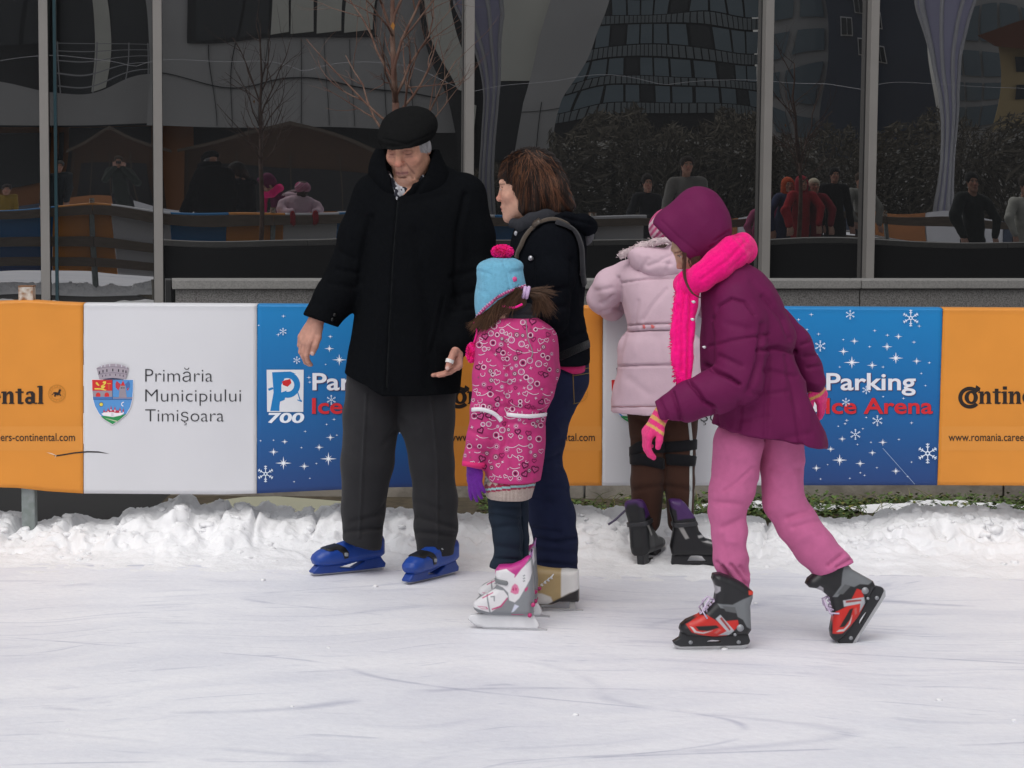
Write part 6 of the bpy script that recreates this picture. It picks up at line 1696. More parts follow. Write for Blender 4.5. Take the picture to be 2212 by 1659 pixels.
# body and red gloves (the hands hang over the far side)
HR = headframe(180, 35, 0); hc = f.P(1452, 500, -100)
S = SDF(lo=(f.P(1260, 0)[0], f.Y - .15, .12), hi=(f.P(1580, 0)[0], f.Y + .52, f.P(0, 438)[2]), h=.0075)
S.add(f.stack([(570, 1380, 1490, 40, -62), (700, 1370, 1488, 55, -34), (870, 1360, 1500, 60, -24)])); S.add(f.tube([(1445, 575, -65, 28), (1452, 520, -95, 28)]), .02)
for l in ([(1352, 596, -58, 20), (1304, 644, -88, 18), (1350, 652, -185, 12)], [(1505, 596, -58, 20), (1556, 650, -88, 18), (1500, 652, -185, 12)], [(1402, 870, -24, 34), (1397, 1120, -2, 20)], [(1466, 870, -24, 34), (1469, 1120, -2, 20)]): S.add(f.tube(l), .015)
head(S, hc, HR, .9)
V, F = S.mesh(1); C = np.tile(np.array((.50, .29, .22)), (len(V), 1)); C[(V[:, 2] > f.P(0, 560)[2])] = (.035, .018, .012); mk('body', V, F, M_skin, f.e, cols=C)
for w in (f.P(1352, 652, -188), f.P(1498, 652, -188)):
    S = SDF([ell(w, (.1, .14, .14))], h=.004); S.add(cone(w, w + vec(0, .03, -.01), .028, .025)); hand(S, w + vec(0, .03, -.012), (0, .35, -.95), (0, -1, -.3), (1, 0, 0) if w[0] < 0.55 else (-1, 0, 0), .8, fat=1.3)
    garment('glove', S, (.36, .02, .03), M_knit, f.e)
# dark skates with purple liner
def pk(x, y): return ((x - 790) * .000468, (1472 - y) * .000468)
boot = [pk(*q) for q in [(765, 900), (800, 892), (870, 900), (905, 930), (990, 1050), (1020, 1160), (1080, 1230), (1160, 1255), (1240, 1275), (1262, 1320), (1245, 1372), (800, 1374), (782, 1300), (805, 1150), (800, 1080), (775, 1000)]]
pg = lambda pts, c: ([pk(*q) for q in pts], c)
PUR = (.060, .020, .105)
pnt = [pg([(750, 880), (890, 890), (1000, 1045), (900, 1050), (830, 1062), (820, 980), (780, 960)], PUR), pg([(835, 1120), (870, 1105), (930, 1215), (900, 1225)], (.30, .29, .28)), pg([(1005, 1195), (1050, 1190), (1060, 1210), (1010, 1215)], (.35, .34, .34)), pg([(1040, 1245), (1090, 1240), (1150, 1262), (1150, 1270), (1080, 1256)], (.35, .34, .34))]
hold = [pk(*q) for q in [(800, 1368), (1240, 1368), (1235, 1420), (1200, 1462), (800, 1462), (790, 1440)]]
win = [[pk(*q) for q in [(925, 1425), (945, 1385), (970, 1370), (1050, 1380), (1090, 1425)]]]
bla = [pk(*q) for q in [(795, 1458), (795, 1473), (1190, 1473), (1225, 1450), (1200, 1458)]]
cuff = [pk(*q) for q in [(790, 1090), (1000, 1075), (1012, 1110), (795, 1130)]]
DP = skate_design(boot, lambda x, z: np.interp(x, [0, .08, .16, .23], [.042, .040, .046, .036]), .028, (.011, .011, .013), pnt, hold, .014, (.018, .018, .021), win, bla, [('buckle_strap', cuff, .006, (.030, .030, .034), M_plastic)])
B_ = G(1449, 1224); skate_place(DP, frame(B_, (1, .06, 0)), f.e)
B_ = G(1384, 1226); skate_place(DP, frame(B_ + vec(0, .0, 0), (.45, 1, 0), (-.16, 0, 1)), f.e)
mb = MB(); mb.tube(resample([f.P(1372, 1092, 28), f.P(1352, 1102, 34), f.P(1330, 1122, 30), f.P(1314, 1133, 26)], .01), .0045, 6); mb.build('loose_strap', mat('loose_strap', (.10, .085, .13), .9), f.e, True)

# ================================================================== the skating girl in the purple coat
f = Fig('person', 7.58, 1640, 1402, 'girl skating in purple hooded coat with bright pink scarf and pink trousers')
PU = (.128, .0095, .064)
ct = f.stack([(566, 1545, 1608, 42, 0), (580, 1532, 1636, 60, 0), (600, 1522, 1658, 74, 0), (632, 1514, 1682, 86, 0), (678, 1514, 1700, 92, 0), (722, 1514, 1720, 92, 0), (752, 1512, 1716, 88, 0), (768, 1512, 1716, 88, 0), (800, 1514, 1727, 92, 0), (850, 1532, 1746, 96, 0), (890, 1541, 1762, 98, 0), (960, 1532, 1786, 104, 0), (1000, 1538, 1782, 104, 0), (1016, 1540, 1780, 104, 0)], 2.3)
an = f.tube([(1592, 646, 66, 46), (1600, 700, 80, 52), (1602, 760, 92, 53), (1597, 818, 98, 51), (1545, 846, 106, 46), (1490, 868, 112, 41), (1428, 898, 114, 34)])
af = f.tube([(1680, 690, -58, 32), (1718, 742, -70, 32), (1746, 792, -76, 28), (1758, 822, -78, 25)])
S = SDF([ct] + an + af, h=.0045).add(ct).add(an, .022).add(af, .02)
a, b = f.P(1543, 1013), f.P(1787, 967); S.clip(half(b, ((a[2] - b[2]) * 1.0 * 1.0, 0, -(b[0] - a[0]))), .003)
q = f.P(1424, 901, 114); S.clip(Prim((-9,) * 3, (9,) * 3, lambda x, y, z: np.where(x < f.P(1470, 0)[0], (x - q[0]) * -.92 + (z - q[2]) * -.30, -1)))
S.sub(f.stack([(1020, 1552, 1768, 92, 0), (960, 1552, 1768, 92, 0)]))
uf = [([(1520, 786), (1545, 800), (1575, 815), (1597, 830)], 4, .020), ([(1488, 822), (1505, 842), (1522, 868), (1542, 880)], 4, .018), ([(1452, 846), (1462, 876), (1472, 908)], 4, .012), ([(1425, 862), (1440, 895), (1448, 925)], 3, .008),
      ([(1532, 748), (1580, 735), (1660, 722)], 3.5, .008), ([(1540, 690), (1552, 660), (1580, 645), (1610, 652), (1630, 680)], 3, .010), ([(1648, 700), (1640, 780), (1620, 840)], 6, .014), ([(1640, 756), (1680, 752), (1716, 760)], 5, .016), ([(1612, 848), (1650, 852), (1700, 846)], 5, .006), ([(1655, 800), (1720, 812)], 6, .008), ([(1650, 640), (1690, 690), (1705, 730)], 6, .009), ([(1625, 610), (1668, 655)], 8, .005),
      ([(1660, 775), (1655, 880), (1650, 985)], 6, .008), ([(1700, 770), (1720, 880), (1735, 985)], 7, .008), ([(1600, 870), (1590, 960), (1585, 1000)], 6, .008), ([(1545, 890), (1552, 960), (1560, 1005)], 5, .012), ([(1600, 905), (1660, 900)], 6, .004), ([(1690, 948), (1750, 936)], 7, .004), ([(1732, 745), (1750, 738)], 4, .008), ([(1738, 770), (1762, 765)], 4, .008), ([(1745, 795), (1770, 790)], 4, .008),
      ([(1555, 770), (1600, 790)], 6, .008), ([(1570, 700), (1620, 710)], 8, .005)]
coat, cV, cF = garment('coat', S, PU, M_nylon, f.e, uf, noise=(.007, 10), stretch=(1, 1, .8), wr=(.0085, 8, (1, 1, .8)))
bv = bvh_of((cV, cF))
# hood
ho = [f.ell((1515, 482, 0), (62, 80, 66), -14), f.ell((1540, 505, 0), (40, 60, 58), 0), f.cone((1500, 470, 0, 56), (1460, 494, 0, 51)), f.cone((1500, 515, 0, 54), (1478, 532, 0, 50))]
S = SDF(ho, h=.0042).add(ho[0]).add(ho[1:], .02)
a, b = f.P(1414, 486, 0), f.P(1500, 572, 0)
S.clip(half((a + b) / 2, ((a[2] - b[2]) * -1, 0, -(b[0] - a[0]))), .006)
S.sub([f.ell((1496, 505, 0), (46, 54, 46), -10), f.cone((1490, 515, 0, 43), (1440, 555, 0, 43))], .003)
hood, hV, hF = garment('hood', S, PU, M_nylon, coat, [([(1430, 478), (1465, 512), (1505, 545)], 2.5, .003), ([(1545, 520), (1575, 500)], 3, .006), ([(1535, 535), (1570, 512)], 3, .005), ([(1480, 430), (1520, 470)], 12, .003), ([(1500, 405), (1545, 420)], 5, -.003)], noise=(.005, 9), stretch=(1, 1, 1))
# head
HR = headframe(80, 36, 0); eye = f.P(1471, 551, 8); hc = eye - HR @ vec(.020, .078, .003) * .9
S = SDF(lo=(f.P(1370, 0)[0], f.Y - .26, .1), hi=(f.P(1880, 0)[0], f.Y + .26, f.P(0, 400)[2]), h=.007, fine=(((f.P(1445, 0)[0], f.P(1520, 0)[0], .0026),), ((f.Y - .12, f.Y + .06, .0035),), ((f.P(0, 625)[2], f.P(0, 520)[2], .0026),)))
S.add(f.stack([(610, 1545, 1650, 55, 0), (750, 1540, 1690, 65, 0), (900, 1570, 1730, 65, 0)])); S.add(f.tube([(1570, 610, 0, 28), (1525, 560, 0, 28)]), .02)
for l in ([(1592, 650, 66, 25), (1597, 818, 98, 25), (1432, 896, 114, 15)], [(1678, 694, -56, 18), (1718, 742, -70, 16), (1756, 818, -77, 13)], [(1594, 930, 14, 38), (1588, 1012, 14, 36), (1574, 1110, 17, 28), (1577, 1200, 16, 24), (1584, 1290, 14, 18)], [(1690, 930, -24, 38), (1692, 1020, -26, 34), (1702, 1095, -24, 30), (1762, 1180, -20, 28), (1822, 1242, -20, 18)]): S.add(f.tube(l), .015)
head(S, hc, HR, .9, nose=.6)
V, F = S.mesh(1); C = np.tile(np.array((.46, .29, .20)), (len(V), 1)); facepaint(V, C, hc, HR, .9, lip=(.45, .08, .10), brow=(.14, .08, .05), bw=.003)
body = mk('body', V, F, M_skin, f.e, cols=C)
ln, cl = [], []
for i in range(22):
    a_, w_ = f.P(1480 + RNG.normal(0, 3), 535, 42), RNG.normal(0, 2.6)
    ln.append(resample([a_, f.P(1478 + w_, 560, 58), f.P(1478 + w_ * .7, 590, 84), f.P(1483 + w_ * .6, 612, 100), f.P(1496 + w_ * .6, 634, 110), f.P(1514 + w_ * .6, 644, 108)], .012)); cl.append(tuple(np.array((.055, .022, .016)) * RNG.uniform(.6, 1.5)))
for i in range(45):
    a_ = f.P(1499 + RNG.normal(0, 5), 540, 38); ln.append(resample([a_, f.P(1500 + RNG.normal(0, 6), 565, 44), f.P(1505 + RNG.normal(0, 6), 595, 46)], .012)); cl.append(tuple(np.array((.06, .028, .02)) * RNG.uniform(.6, 1.5)))
strands('hair', ln, .0022, M_hair, body, cl)
# scarf: roll round the neck and the hanging end
HOTS = (.88, .008, .21)
ro = f.tube([(1600, 540, -10, 32), (1582, 546, 40, 35), (1550, 573, 62, 33), (1515, 598, 70, 29), (1490, 616, 60, 25)]) + f.tube([(1600, 540, -10, 34), (1570, 545, -50, 36), (1520, 590, -50, 34), (1482, 615, 10, 28)]) + [f.ell((1604, 532, 0), (22, 30, 40), 10)]
S = SDF(ro, h=.0045).add(ro, .014)
sf = [([(1600, 500), (1560, 545), (1500, 590)], 3, .003), ([(1612, 520), (1575, 560), (1515, 605)], 3.5, .005), ([(1615, 545), (1580, 578)], 3, .003), ([(1590, 512), (1618, 540)], 5, .006)]
garment('scarf', S, HOTS, M_knit, f.e, sf, noise=(.004, 22))
he = f.tube([(1490, 605, 56, 26), (1480, 660, 72, 25), (1474, 720, 84, 25), (1474, 770, 92, 24), (1478, 824, 100, 18)], flat=((0, 1, 0), 2.4))
S = SDF(he, h=.0045).add(he, .012)
end, eV, eF = garment('scarf_end', S, HOTS, M_knit, f.e, [([(1480, 620), (1472, 700), (1474, 800)], 3, .008), ([(1492, 640), (1488, 740), (1486, 820)], 3, .010), ([(1465, 660), (1462, 760)], 3, .006)], noise=(.008, 28), stretch=(1, 1, .6))
ln, cl = [], []
for i in range(240):                              # frayed knit edge
    t = RNG.random(); p = f.P(np.interp(t, [0, .3, .6, 1], [1464, 1456, 1451, 1461]) + RNG.normal(1, 1.5), 620 + t * 205, np.interp(t, [0, 1], [60, 98]) + RNG.normal(0, 5))
    d = vec(RNG.normal(-.9, .4), RNG.normal(0, .5), RNG.normal(-.3, .5)) * .009; ln.append([p, p + d * .5, p + d]); cl.append(tuple(np.array(HOTS) * RNG.uniform(.7, 1.2)))
for i in range(90):
    p = f.P(RNG.uniform(1462, 1495), 822 + RNG.normal(0, 4), 100 + RNG.normal(0, 4)); d = vec(RNG.normal(0, .008), 0, -.02 - .02 * RNG.random()); ln.append([p, p + d * .5, p + d]); cl.append(tuple(np.array(HOTS) * RNG.uniform(.7, 1.2)))
strands('fringe', ln, .004, M_knit, end, cl)
for uu, vv in ((1498, 652), (1496, 690), (1521, 750)):
    c = f.P(uu, vv, 102 if vv < 720 else 96); V, F = blob(c, (.006, .004, .005), 4, 2); MB().add(V, F).build('press_stud', mat('press_stud', (.6, .58, .62), .35, metal=.5), coat, True)
# gloves with yellow stripes
def glove(w, d, pn, ts, k, curl, sp=.05):
    d_ = np.asarray(d, float) / np.linalg.norm(d)
    S = SDF([ell(w, (.16, .15, .16))], h=.0036); S.add(cone(w - d_ * .02, w + d_ * .02, .028, .027)); hand(S, w, d, pn, ts, k, curl=curl, spread=sp, fat=1.3, thumb=((.5, .8, .3), (.3, .9, .4), (.15, .95, .4)))
    def pt(V, F):
        t = (V - w) @ d_; C = np.tile(np.array((.72, .045, .20)), (len(V), 1)); C[((t > .012) & (t < .024)) | ((t > -.02) & (t < -.004)) | ((t > .040) & (t < .050))] = (.62, .34, .12); return C
    return garment('glove', S, None, M_knit, f.e, paint=pt, noise=(.002, 40))
glove(f.P(1427, 898, 114), (-.55, -.1, -.80), (.7, .3, -.5), (.25, -.9, -.1), .84, ((.55, .5, .4), (.6, .55, .4), (.6, .55, .4), (.65, .6, .4)), .01)
glove(f.P(1759, 822, -78), (.40, .2, -.88), (-.5, .5, -.3), (.3, -.9, 0), .80, ((.3, .3, .3), (.35, .4, .3), (.4, .4, .3), (.5, .45, .3)), .10)
# trousers
PT = (.52, .135, .285)
l1 = f.tube([(1594, 960, 14, 56), (1590, 1012, 14, 50), (1581, 1060, 16, 49), (1572, 1105, 18, 40), (1576, 1150, 18, 38), (1577, 1205, 16, 38), (1588, 1255, 14, 31), (1598, 1276, 14, 22)])
l2 = f.tube([(1690, 950, -26, 52), (1691, 1005, -26, 46), (1695, 1085, -24, 46), (1722, 1130, -22, 46), (1762, 1180, -20, 45), (1795, 1216, -20, 41), (1812, 1230, -20, 38)])
S = SDF(l1 + l2, h=.0044).add(l1, .012).add(l2, .012)
q = f.P(1806, 1224, -20); S.clip(Prim((-9,) * 3, (9,) * 3, lambda x, y, z: np.where(x > f.P(1700, 0)[0], (x - q[0]) * .36 + (z - q[2]) * -.93, -1)))
S.clip(half(f.P(1588, 1278, 0), (.1, 0, -1)), .004)
lf = [([(1565, 1060), (1590, 1045), (1630, 1010)], 5, .006), ([(1545, 1085), (1600, 1090)], 6, .006), ([(1560, 1140), (1605, 1120)], 6, .006), ([(1560, 1225), (1585, 1262)], 4, .012), ([(1580, 1222), (1612, 1262)], 4, .010), ([(1548, 1215), (1575, 1250)], 4, .009), ([(1600, 1225), (1618, 1245)], 4, .008), ([(1700, 1120), (1745, 1105)], 6, .008), ([(1715, 1140), (1765, 1125)], 6, .006), ([(1790, 1222), (1820, 1198)], 5, .010), ([(1808, 1226), (1840, 1206)], 4, .010), ([(1740, 1010), (1700, 1020), (1665, 1010)], 9, .006), ([(1560, 1160), (1570, 1215)], 6, .005)]
garment('trousers', S, PT, M_cloth, f.e, lf, noise=(.005, 10), wr=(.006, 8, (1, 1, .9)))
# red and black skates
def rk(x, y): return ((668 - x) * .000443, (1478 - y) * .000443)
boot = [rk(*q) for q in [(138, 1322), (148, 1290), (190, 1255), (280, 1220), (340, 1170), (395, 1115), (405, 1040), (395, 990), (376, 950), (384, 912), (430, 905), (520, 935), (610, 985), (682, 1045), (680, 1090), (662, 1150), (672, 1330), (650, 1365), (400, 1380), (200, 1370), (150, 1348)]]
pg = lambda pts, c: ([rk(*q) for q in pts], c)
RD, GY, LG_ = (.52, .022, .016), (.155, .165, .175), (.42, .43, .46)
pnt = [pg([(178, 1278), (280, 1215), (330, 1205), (420, 1260), (560, 1245), (570, 1290), (520, 1335), (480, 1370), (380, 1374), (290, 1357), (220, 1335)], RD),
       pg([(245, 1288), (400, 1283), (425, 1300), (340, 1325), (270, 1318)], (.014, .012, .012)), pg([(205, 1290), (228, 1296), (252, 1324), (300, 1334), (375, 1322), (310, 1346), (240, 1336)], (.55, .52, .52)),
       pg([(395, 1235), (430, 1205), (535, 1325), (500, 1362), (420, 1362), (480, 1328)], LG_), pg([(425, 1232), (440, 1222), (510, 1315), (500, 1325)], (.30, .05, .05)), pg([(385, 1340), (420, 1310), (440, 1318), (405, 1348)], (.50, .10, .09)),
       pg([(410, 1125), (520, 1132), (600, 1090), (685, 1060), (685, 1330), (630, 1300), (600, 1245), (560, 1222), (545, 1175), (430, 1155)], GY), pg([(445, 1140), (540, 1150), (550, 1195), (470, 1180)], (.10, .105, .11)),
       pg([(640, 1030), (690, 1040), (690, 1065), (640, 1060)], (.62, .05, .03)), pg([(380, 990), (430, 1000), (430, 1030), (400, 1060)], (.35, .34, .37))]
hold = [rk(*q) for q in [(88, 1417), (140, 1385), (148, 1345), (400, 1372), (650, 1356), (662, 1395), (670, 1420), (655, 1442), (600, 1450), (150, 1456), (110, 1442)]]
win = [[rk(*q) for q in [(335, 1427), (350, 1412), (375, 1406), (458, 1410), (440, 1424)]]]
bla = [rk(*q) for q in [(92, 1430), (110, 1458), (150, 1478), (625, 1478), (660, 1455), (668, 1430)]]
def rx(pb):
    out = []
    for x, y, r in ((222, 1420, .007), (580, 1422, .007), (542, 1355, .005), (580, 1305, .012)):
        mb = MB(); c = rk(x, y); hw_ = .016 if y > 1400 else .041
        for s in (-1, 1): mb.tube([(c[0], s * (hw_ - .008), c[1]), (c[0], s * hw_, c[1])], r, 12)
        out.append(('rivet', mb_mesh(mb, 'rivet', mat('rivet', (.30, .31, .33), .4, metal=.3))))
    return out
p0, p1 = np.array(rk(285, 1225)), np.array(rk(400, 1120))
DR = skate_design(boot, lambda x, z: np.interp(x, [0, .08, .18, .24], [.040, .038, .044, .036]), .027, (.014, .014, .016), pnt, hold, .014, (.020, .021, .024), win, bla, h=.0022, extras=rx, laces=((p0, p1), .024, 6, (.60, .50, .66)))
B_, A_ = G(1619, 1401), G(1460, 1402.5); skate_place(DR, frame(B_, A_ - B_), f.e)
O_ = f.P(1425 + .2925 * 1690, 970 + .2925 * 1052, -20); fw = vec(-.530, -.06, -.848)
Dr = skate_place(DR, frame(O_, fw, (-.85, 0, .53)), f.e)
# ================================================================== behind the photographer: what the glass reflects
def VP(u, v, Y): return mirror(At(u, v, Y))       # picture point of the reflection at its optical distance -> real point
M_far = {k: mat('far_' + k, c, r_, var=.08, vscale=.6) for k, c, r_ in (('concrete', (.55, .545, .54), .8), ('dark', (.015, .015, .017), .5), ('window', (.035, .04, .045), .1), ('pale_pane', (.78, .78, .70), .6), ('orange', (.42, .17, .06), .8), ('wood', (.10, .055, .032), .9), ('roof', (.10, .075, .055), .9), ('lilac', (.33, .32, .45), .7), ('curtain', (.20, .26, .30), .15), ('navy', (.05, .065, .10), .4), ('white', (.70, .70, .72), .6), ('yellow', (.55, .42, .22), .8), ('tile', (.18, .07, .04), .9), ('rail', (.45, .45, .47), .4), ('teal', (.24, .28, .30), .5))}
M_far['curtain'].node_tree.nodes['Principled BSDF'].inputs['Roughness'].default_value = .08
def card(name, pts, Y, th, m, parent):
    """solid piece of a building: outline at optical distance Y, th metres thick"""
    front_ = [VP(u, v, Y) for u, v in pts]
    back_ = [VP(u, v, Y + th) for u, v in pts]
    n = len(pts); F = [list(range(n)), list(range(n, 2 * n))[::-1]] + [((i + 1) % n, i, n + i, n + (i + 1) % n) for i in range(n)]
    return mk(name, front_ + back_, F, M_far[m], parent, smooth=False)
def building(name, label, Y, wall, m, th=8, parts=()):
    e = empty(name, VP(sum(p[0] for p in wall) / len(wall), 420, Y)); e.location.z = 0
    card('wall', wall, Y, th, m, e)
    for nm, pts, dy, t, mm in parts: card(nm, pts, Y - dy, t, mm, e)
    tag(e, label, 'building'); return e
def rect(a, b, c, d): return [(a, b), (c, b), (c, d), (a, d)]
YB = 72
pr = []
for a, b in ((445, 505), (508, 560), (566, 612), (616, 672), (680, 748), (756, 826)): pr.append(('window', [(a + 3, -60), (b, -60), (b, 98 - (b - 440) * .03), (a + (6 if a < 450 else 0), 104 - (a - 440) * .03)], .25, .2, 'pale_pane' if a > 550 else 'window'))
pr.append(('window_frame', [(436, -60), (830, -60), (832, 97), (838, 106), (434, 110)], .12, .1, 'dark'))
for x in (470, 505, 560, 640, 700, 770, 850, 905): pr.append(('panel_joint', rect(x, 112, x + 1.2, 258), .04, .03, 'dark'))
pr.append(('panel_joint', rect(355, 186, 940, 187.5), .04, .03, 'dark'))
for x in (-40, 30): pr.append(('window', rect(x, -60, x + 60, 120), .2, .2, 'window'))
building('curved_building', 'pale concrete office building with strip windows, mirrored left of the man', YB, [(345, -90), (920, -90), (940, 60), (965, 150), (985, 262), (345, 262)], 'concrete', 10, pr)
pr = [('balcony_door', rect(118, -60, 190, 190), .2, .15, 'window'), ('balcony_door', rect(192, 10, 232, 188), .3, .2, 'pale_pane'), ('balcony_door', rect(236, -60, 345, 190), .2, .15, 'window')]
for v in (118, 134, 150, 166, 180): pr.append(('rail', rect(106, v, 348, v + 1.6), 1.2, .05, 'rail'))
for u in (110, 195, 282, 340): pr.append(('rail_post', rect(u, 115, u + 3, 192), 1.2, .05, 'rail'))
pr += [('window', rect(-60, -60, 58, 120), .2, .2, 'window'), ('ledge', rect(-80, 190, 350, 258), .4, .4, 'concrete')]
building('balcony_building', 'concrete building wing with railed balcony, mirrored at the edge of the glass', YB + 1, [(-120, -90), (345, -90), (345, 262), (-120, 262)], 'dark', 9, pr)
building('orange_wall', 'orange rendered ground floor wall between the wooden stalls', YB + 2, rect(-120, 262, 420, 470), 'orange', 6, [('dark_window', rect(-60, 275, 82, 400), .2, .2, 'window'), ('dark_window', rect(105, 275, 118, 400), .2, .2, 'window'), ('shop_front', rect(130, 264, 352, 470), .3, .2, 'dark')])
building('shop_floor', 'dark recessed ground floor behind the market stalls', YB + 2.5, rect(420, 262, 1000, 470), 'dark', 6, [])
def stall(label, Y, a, b, apex, eav, base, g):
    e = empty('market_stall', VP((a + b) / 2, base, Y)); e.location.z = 0
    mid = (a + b) / 2
    card('wall', [(a + 14, eav), (mid, apex + 8), (b - 14, eav), (b - 14, base), (a + 14, base)], Y, 3, 'wood', e)
    for s, x in ((-1, a), (1, b)):
        card('roof_slope', [(mid, apex), (x, eav), (x, eav + 8), (mid, apex + 8)], Y - .8, 4.5, 'roof', e)
    card('hatch', rect(a + 40, eav + 40, b - 40, base - 40), Y - .05, .1, 'dark', e)
    for q in range(5):
        x = a + 18 + (b - a - 36) * q / 4; card('board', rect(x, eav + 6, x + 3, base), Y - .06, .05, 'roof', e)
    tag(e, label, 'stall', 'wooden market stalls'); return e
stall('dark wooden market stall with gable roof behind the photographer', 50, 128, 378, 262, 318, 520, 0)
stall('wide dark wooden market stall with gable roof beside the narrow one', 51, 388, 850, 250, 316, 520, 0)
# glass atrium and leaning column
building('atrium', 'tall pale atrium glazing between the office and the leaning column', YB - .5, [(905, -90), (1205, -90), (1130, 360), (985, 360)], 'dark', 2,
         [('glazing', [(925, -60), (998, -60), (1000, 175), (970, 170), (952, 100)], .3, .2, 'pale_pane'), ('glazing', [(1008, -60), (1188, -60), (1178, 110), (1165, 145), (1030, 150)], .3, .2, 'pale_pane'), ('glazing', [(985, 190), (1008, 200), (1008, 300), (1000, 300)], .3, .2, 'pale_pane'), ('spandrel', [(1040, 150), (1165, 150), (1130, 330), (1030, 330)], .3, .2, 'window')])  # opaque pale glazing: brightness of the sky behind it put into the colour
building('leaning_column', 'pale panelled column leaning beside the glass tower', YB - 1.5, [(1205, -90), (1330, -90), (1262, 80), (1230, 200), (1215, 350), (1108, 350), (1130, 200), (1172, 60)], 'concrete', 6, [('panel_joint', [(1180, 200), (1182, 200), (1172, 350), (1170, 350)], .04, .03, 'dark'), ('panel_joint', rect(1125, 222, 1228, 223.2), .04, .03, 'dark')])
pr = []
for r_ in range(5):
    for c_ in range(11):
        a = 1222 + c_ * 38; v0 = -70 + r_ * 66
        mm = 'curtain' if (r_ * 7 + c_ * 3) % 5 else 'window'
        pr.append(('window', rect(a, v0, a + 33, v0 + 40), .15, .1, mm))
    for c_ in range(36): pr.append(('fin', rect(1222 + c_ * 11.6, -28 + r_ * 66, 1224 + c_ * 11.6, -8 + r_ * 66), .22, .03, 'dark'))
    pr.append(('spandrel', rect(1215, -28 + r_ * 66, 1640, -8 + r_ * 66), .18, .1, 'teal'))
building('glass_tower', 'blue-grey glass office tower mirrored in the upper panes', 110, [(1215, -110), (1600, -110), (1650, 300), (1205, 300)], 'dark', 12, pr)
building('corner_block', 'narrow office block with white frame beside the glass tower', 108, rect(1650, -110, 1770, 300), 'concrete', 12, [('window', rect(1665 + 52 * i, -80 + 75 * j, 1705 + 52 * i, -30 + 75 * j), .15, .1, 'curtain') for i in range(2) for j in range(5)])
pr = []
for i, (a, b) in enumerate(((1795, 40), (1842, -20), (1845, 88), (1897, 100), (1900, 14), (1795, -60))): pr += [('window_frame', rect(a, b, a + 36, b + 46), .15, .1, 'white'), ('window', rect(a + 3, b + 3, a + 17, b + 43), .25, .1, 'window'), ('window', rect(a + 20, b + 3, a + 33, b + 43), .25, .1, 'window')]
building('navy_block', 'dark navy apartment block with white framed windows', 106, rect(1765, -110, 2030, 320), 'navy', 12, pr)
building('glazed_office', 'glazed office building behind the lilac funnel', 112, rect(2040, -110, 2330, 320), 'concrete', 12, [('window', rect(2065 + 36 * i, 20 + 70 * j, 2096 + 36 * i, 72 + 70 * j), .15, .1, 'curtain') for i in range(5) for j in range(4)])
e = building('yellow_house', 'yellow house with tiled roof at the edge of the glass', 90, rect(2165, 78, 2400, 300), 'yellow', 8, [('roof', [(2130, 62), (2240, 20), (2420, 40), (2420, 80), (2160, 80)], .8, 9, 'tile'), ('window', rect(2188, 95, 2205, 130), .1, .1, 'window'), ('window', rect(2188, 170, 2210, 220), .1, .1, 'window')])
# lilac funnel canopies
def funnel(label, u, Y, top, bot, rt, rs):
    c = VP(u, bot, Y); z1 = VP(u, top, Y)[2]; n = 28; V, F = [], []
    prof = [(0, rs), (.35, rs * 1.05), (.55, rs * 1.3), (.7, rs * 2.0), (.82, rs * 3.2), (.93, rt * .8), (1, rt)]
    for t, r_ in prof:
        for k in range(n): a = 2 * math.pi * k / n; V.append((c[0] + r_ * math.cos(a), c[1] + r_ * math.sin(a), max(0, 0) + z1 * t))
    for i in range(len(prof) - 1):
        for k in range(n): F.append((i * n + k, i * n + (k + 1) % n, (i + 1) * n + (k + 1) % n, (i + 1) * n + k))
    e = empty('funnel_canopy', (c[0], c[1], 0)); mk('membrane', V, F, M_far['lilac'], e)
    mb = MB()
    for k in range(8): a = 2 * math.pi * k / 8; mb.tube([(c[0] + (r_ + .02) * math.cos(a), c[1] + (r_ + .02) * math.sin(a), z1 * t) for t, r_ in prof], .05, 5)
    mb.build('ribs', M_far['rail'], e, True); tag(e, label, 'canopy', 'lilac funnel canopies')
funnel('lilac fabric funnel canopy in front of the leaning column', 1046, 60, -70, 470, .62, .16)
funnel('lilac fabric funnel canopy in front of the navy block', 2052, 56, -70, 470, .86, .15)
# dark bushes behind the far side of the rink
M_bush = mat('bush', attr=True, rough=1, spec=.05)
def bush(label, u0, u1, v0, Y):
    V, F, C = [], [], []
    for i in range(17000):
        t = RNG.random(); u = u0 + (u1 - u0) * t; topv = v0 + 18 * math.sin(u / 37) + 10 * math.sin(u / 13)
        v = topv + (470 - topv) * RNG.random() ** .8; p = VP(u, v, Y + RNG.uniform(0, 3)); s = RNG.uniform(.06, .22)
        d = RNG.normal(size=3); d /= np.linalg.norm(d); e_ = np.cross(d, RNG.normal(size=3)); e_ /= np.linalg.norm(e_); b = len(V)
        V += [p - d * s, p + e_ * s * .16, p + d * s, p - e_ * s * .16]; F.append((b, b + 1, b + 2, b + 3)); g = RNG.uniform(.88, 1.12); C += [np.array((.14, .125, .10)) * g] * 4
    e = empty('bush', VP((u0 + u1) / 2, 470, Y)); e.location.z = 0
    mk('foliage', V, F, M_bush, e, cols=np.array(C), smooth=False)
    mb = MB(); 
    for k in range(14):
        u = u0 + (u1 - u0) * (k + .5) / 14; a_ = VP(u, 480, Y + 1.5); b_ = VP(u + RNG.normal(0, 10), v0 + 40, Y + 1.5); mb.tube([(a_[0], a_[1], 0), a_ * .5 + b_ * .5, b_], [.05, .04, .015], 5)
    mb.build('branches', mat('bush_bark', (.03, .024, .02), .9), e, True); tag(e, label, 'bush', 'winter bushes across the rink')
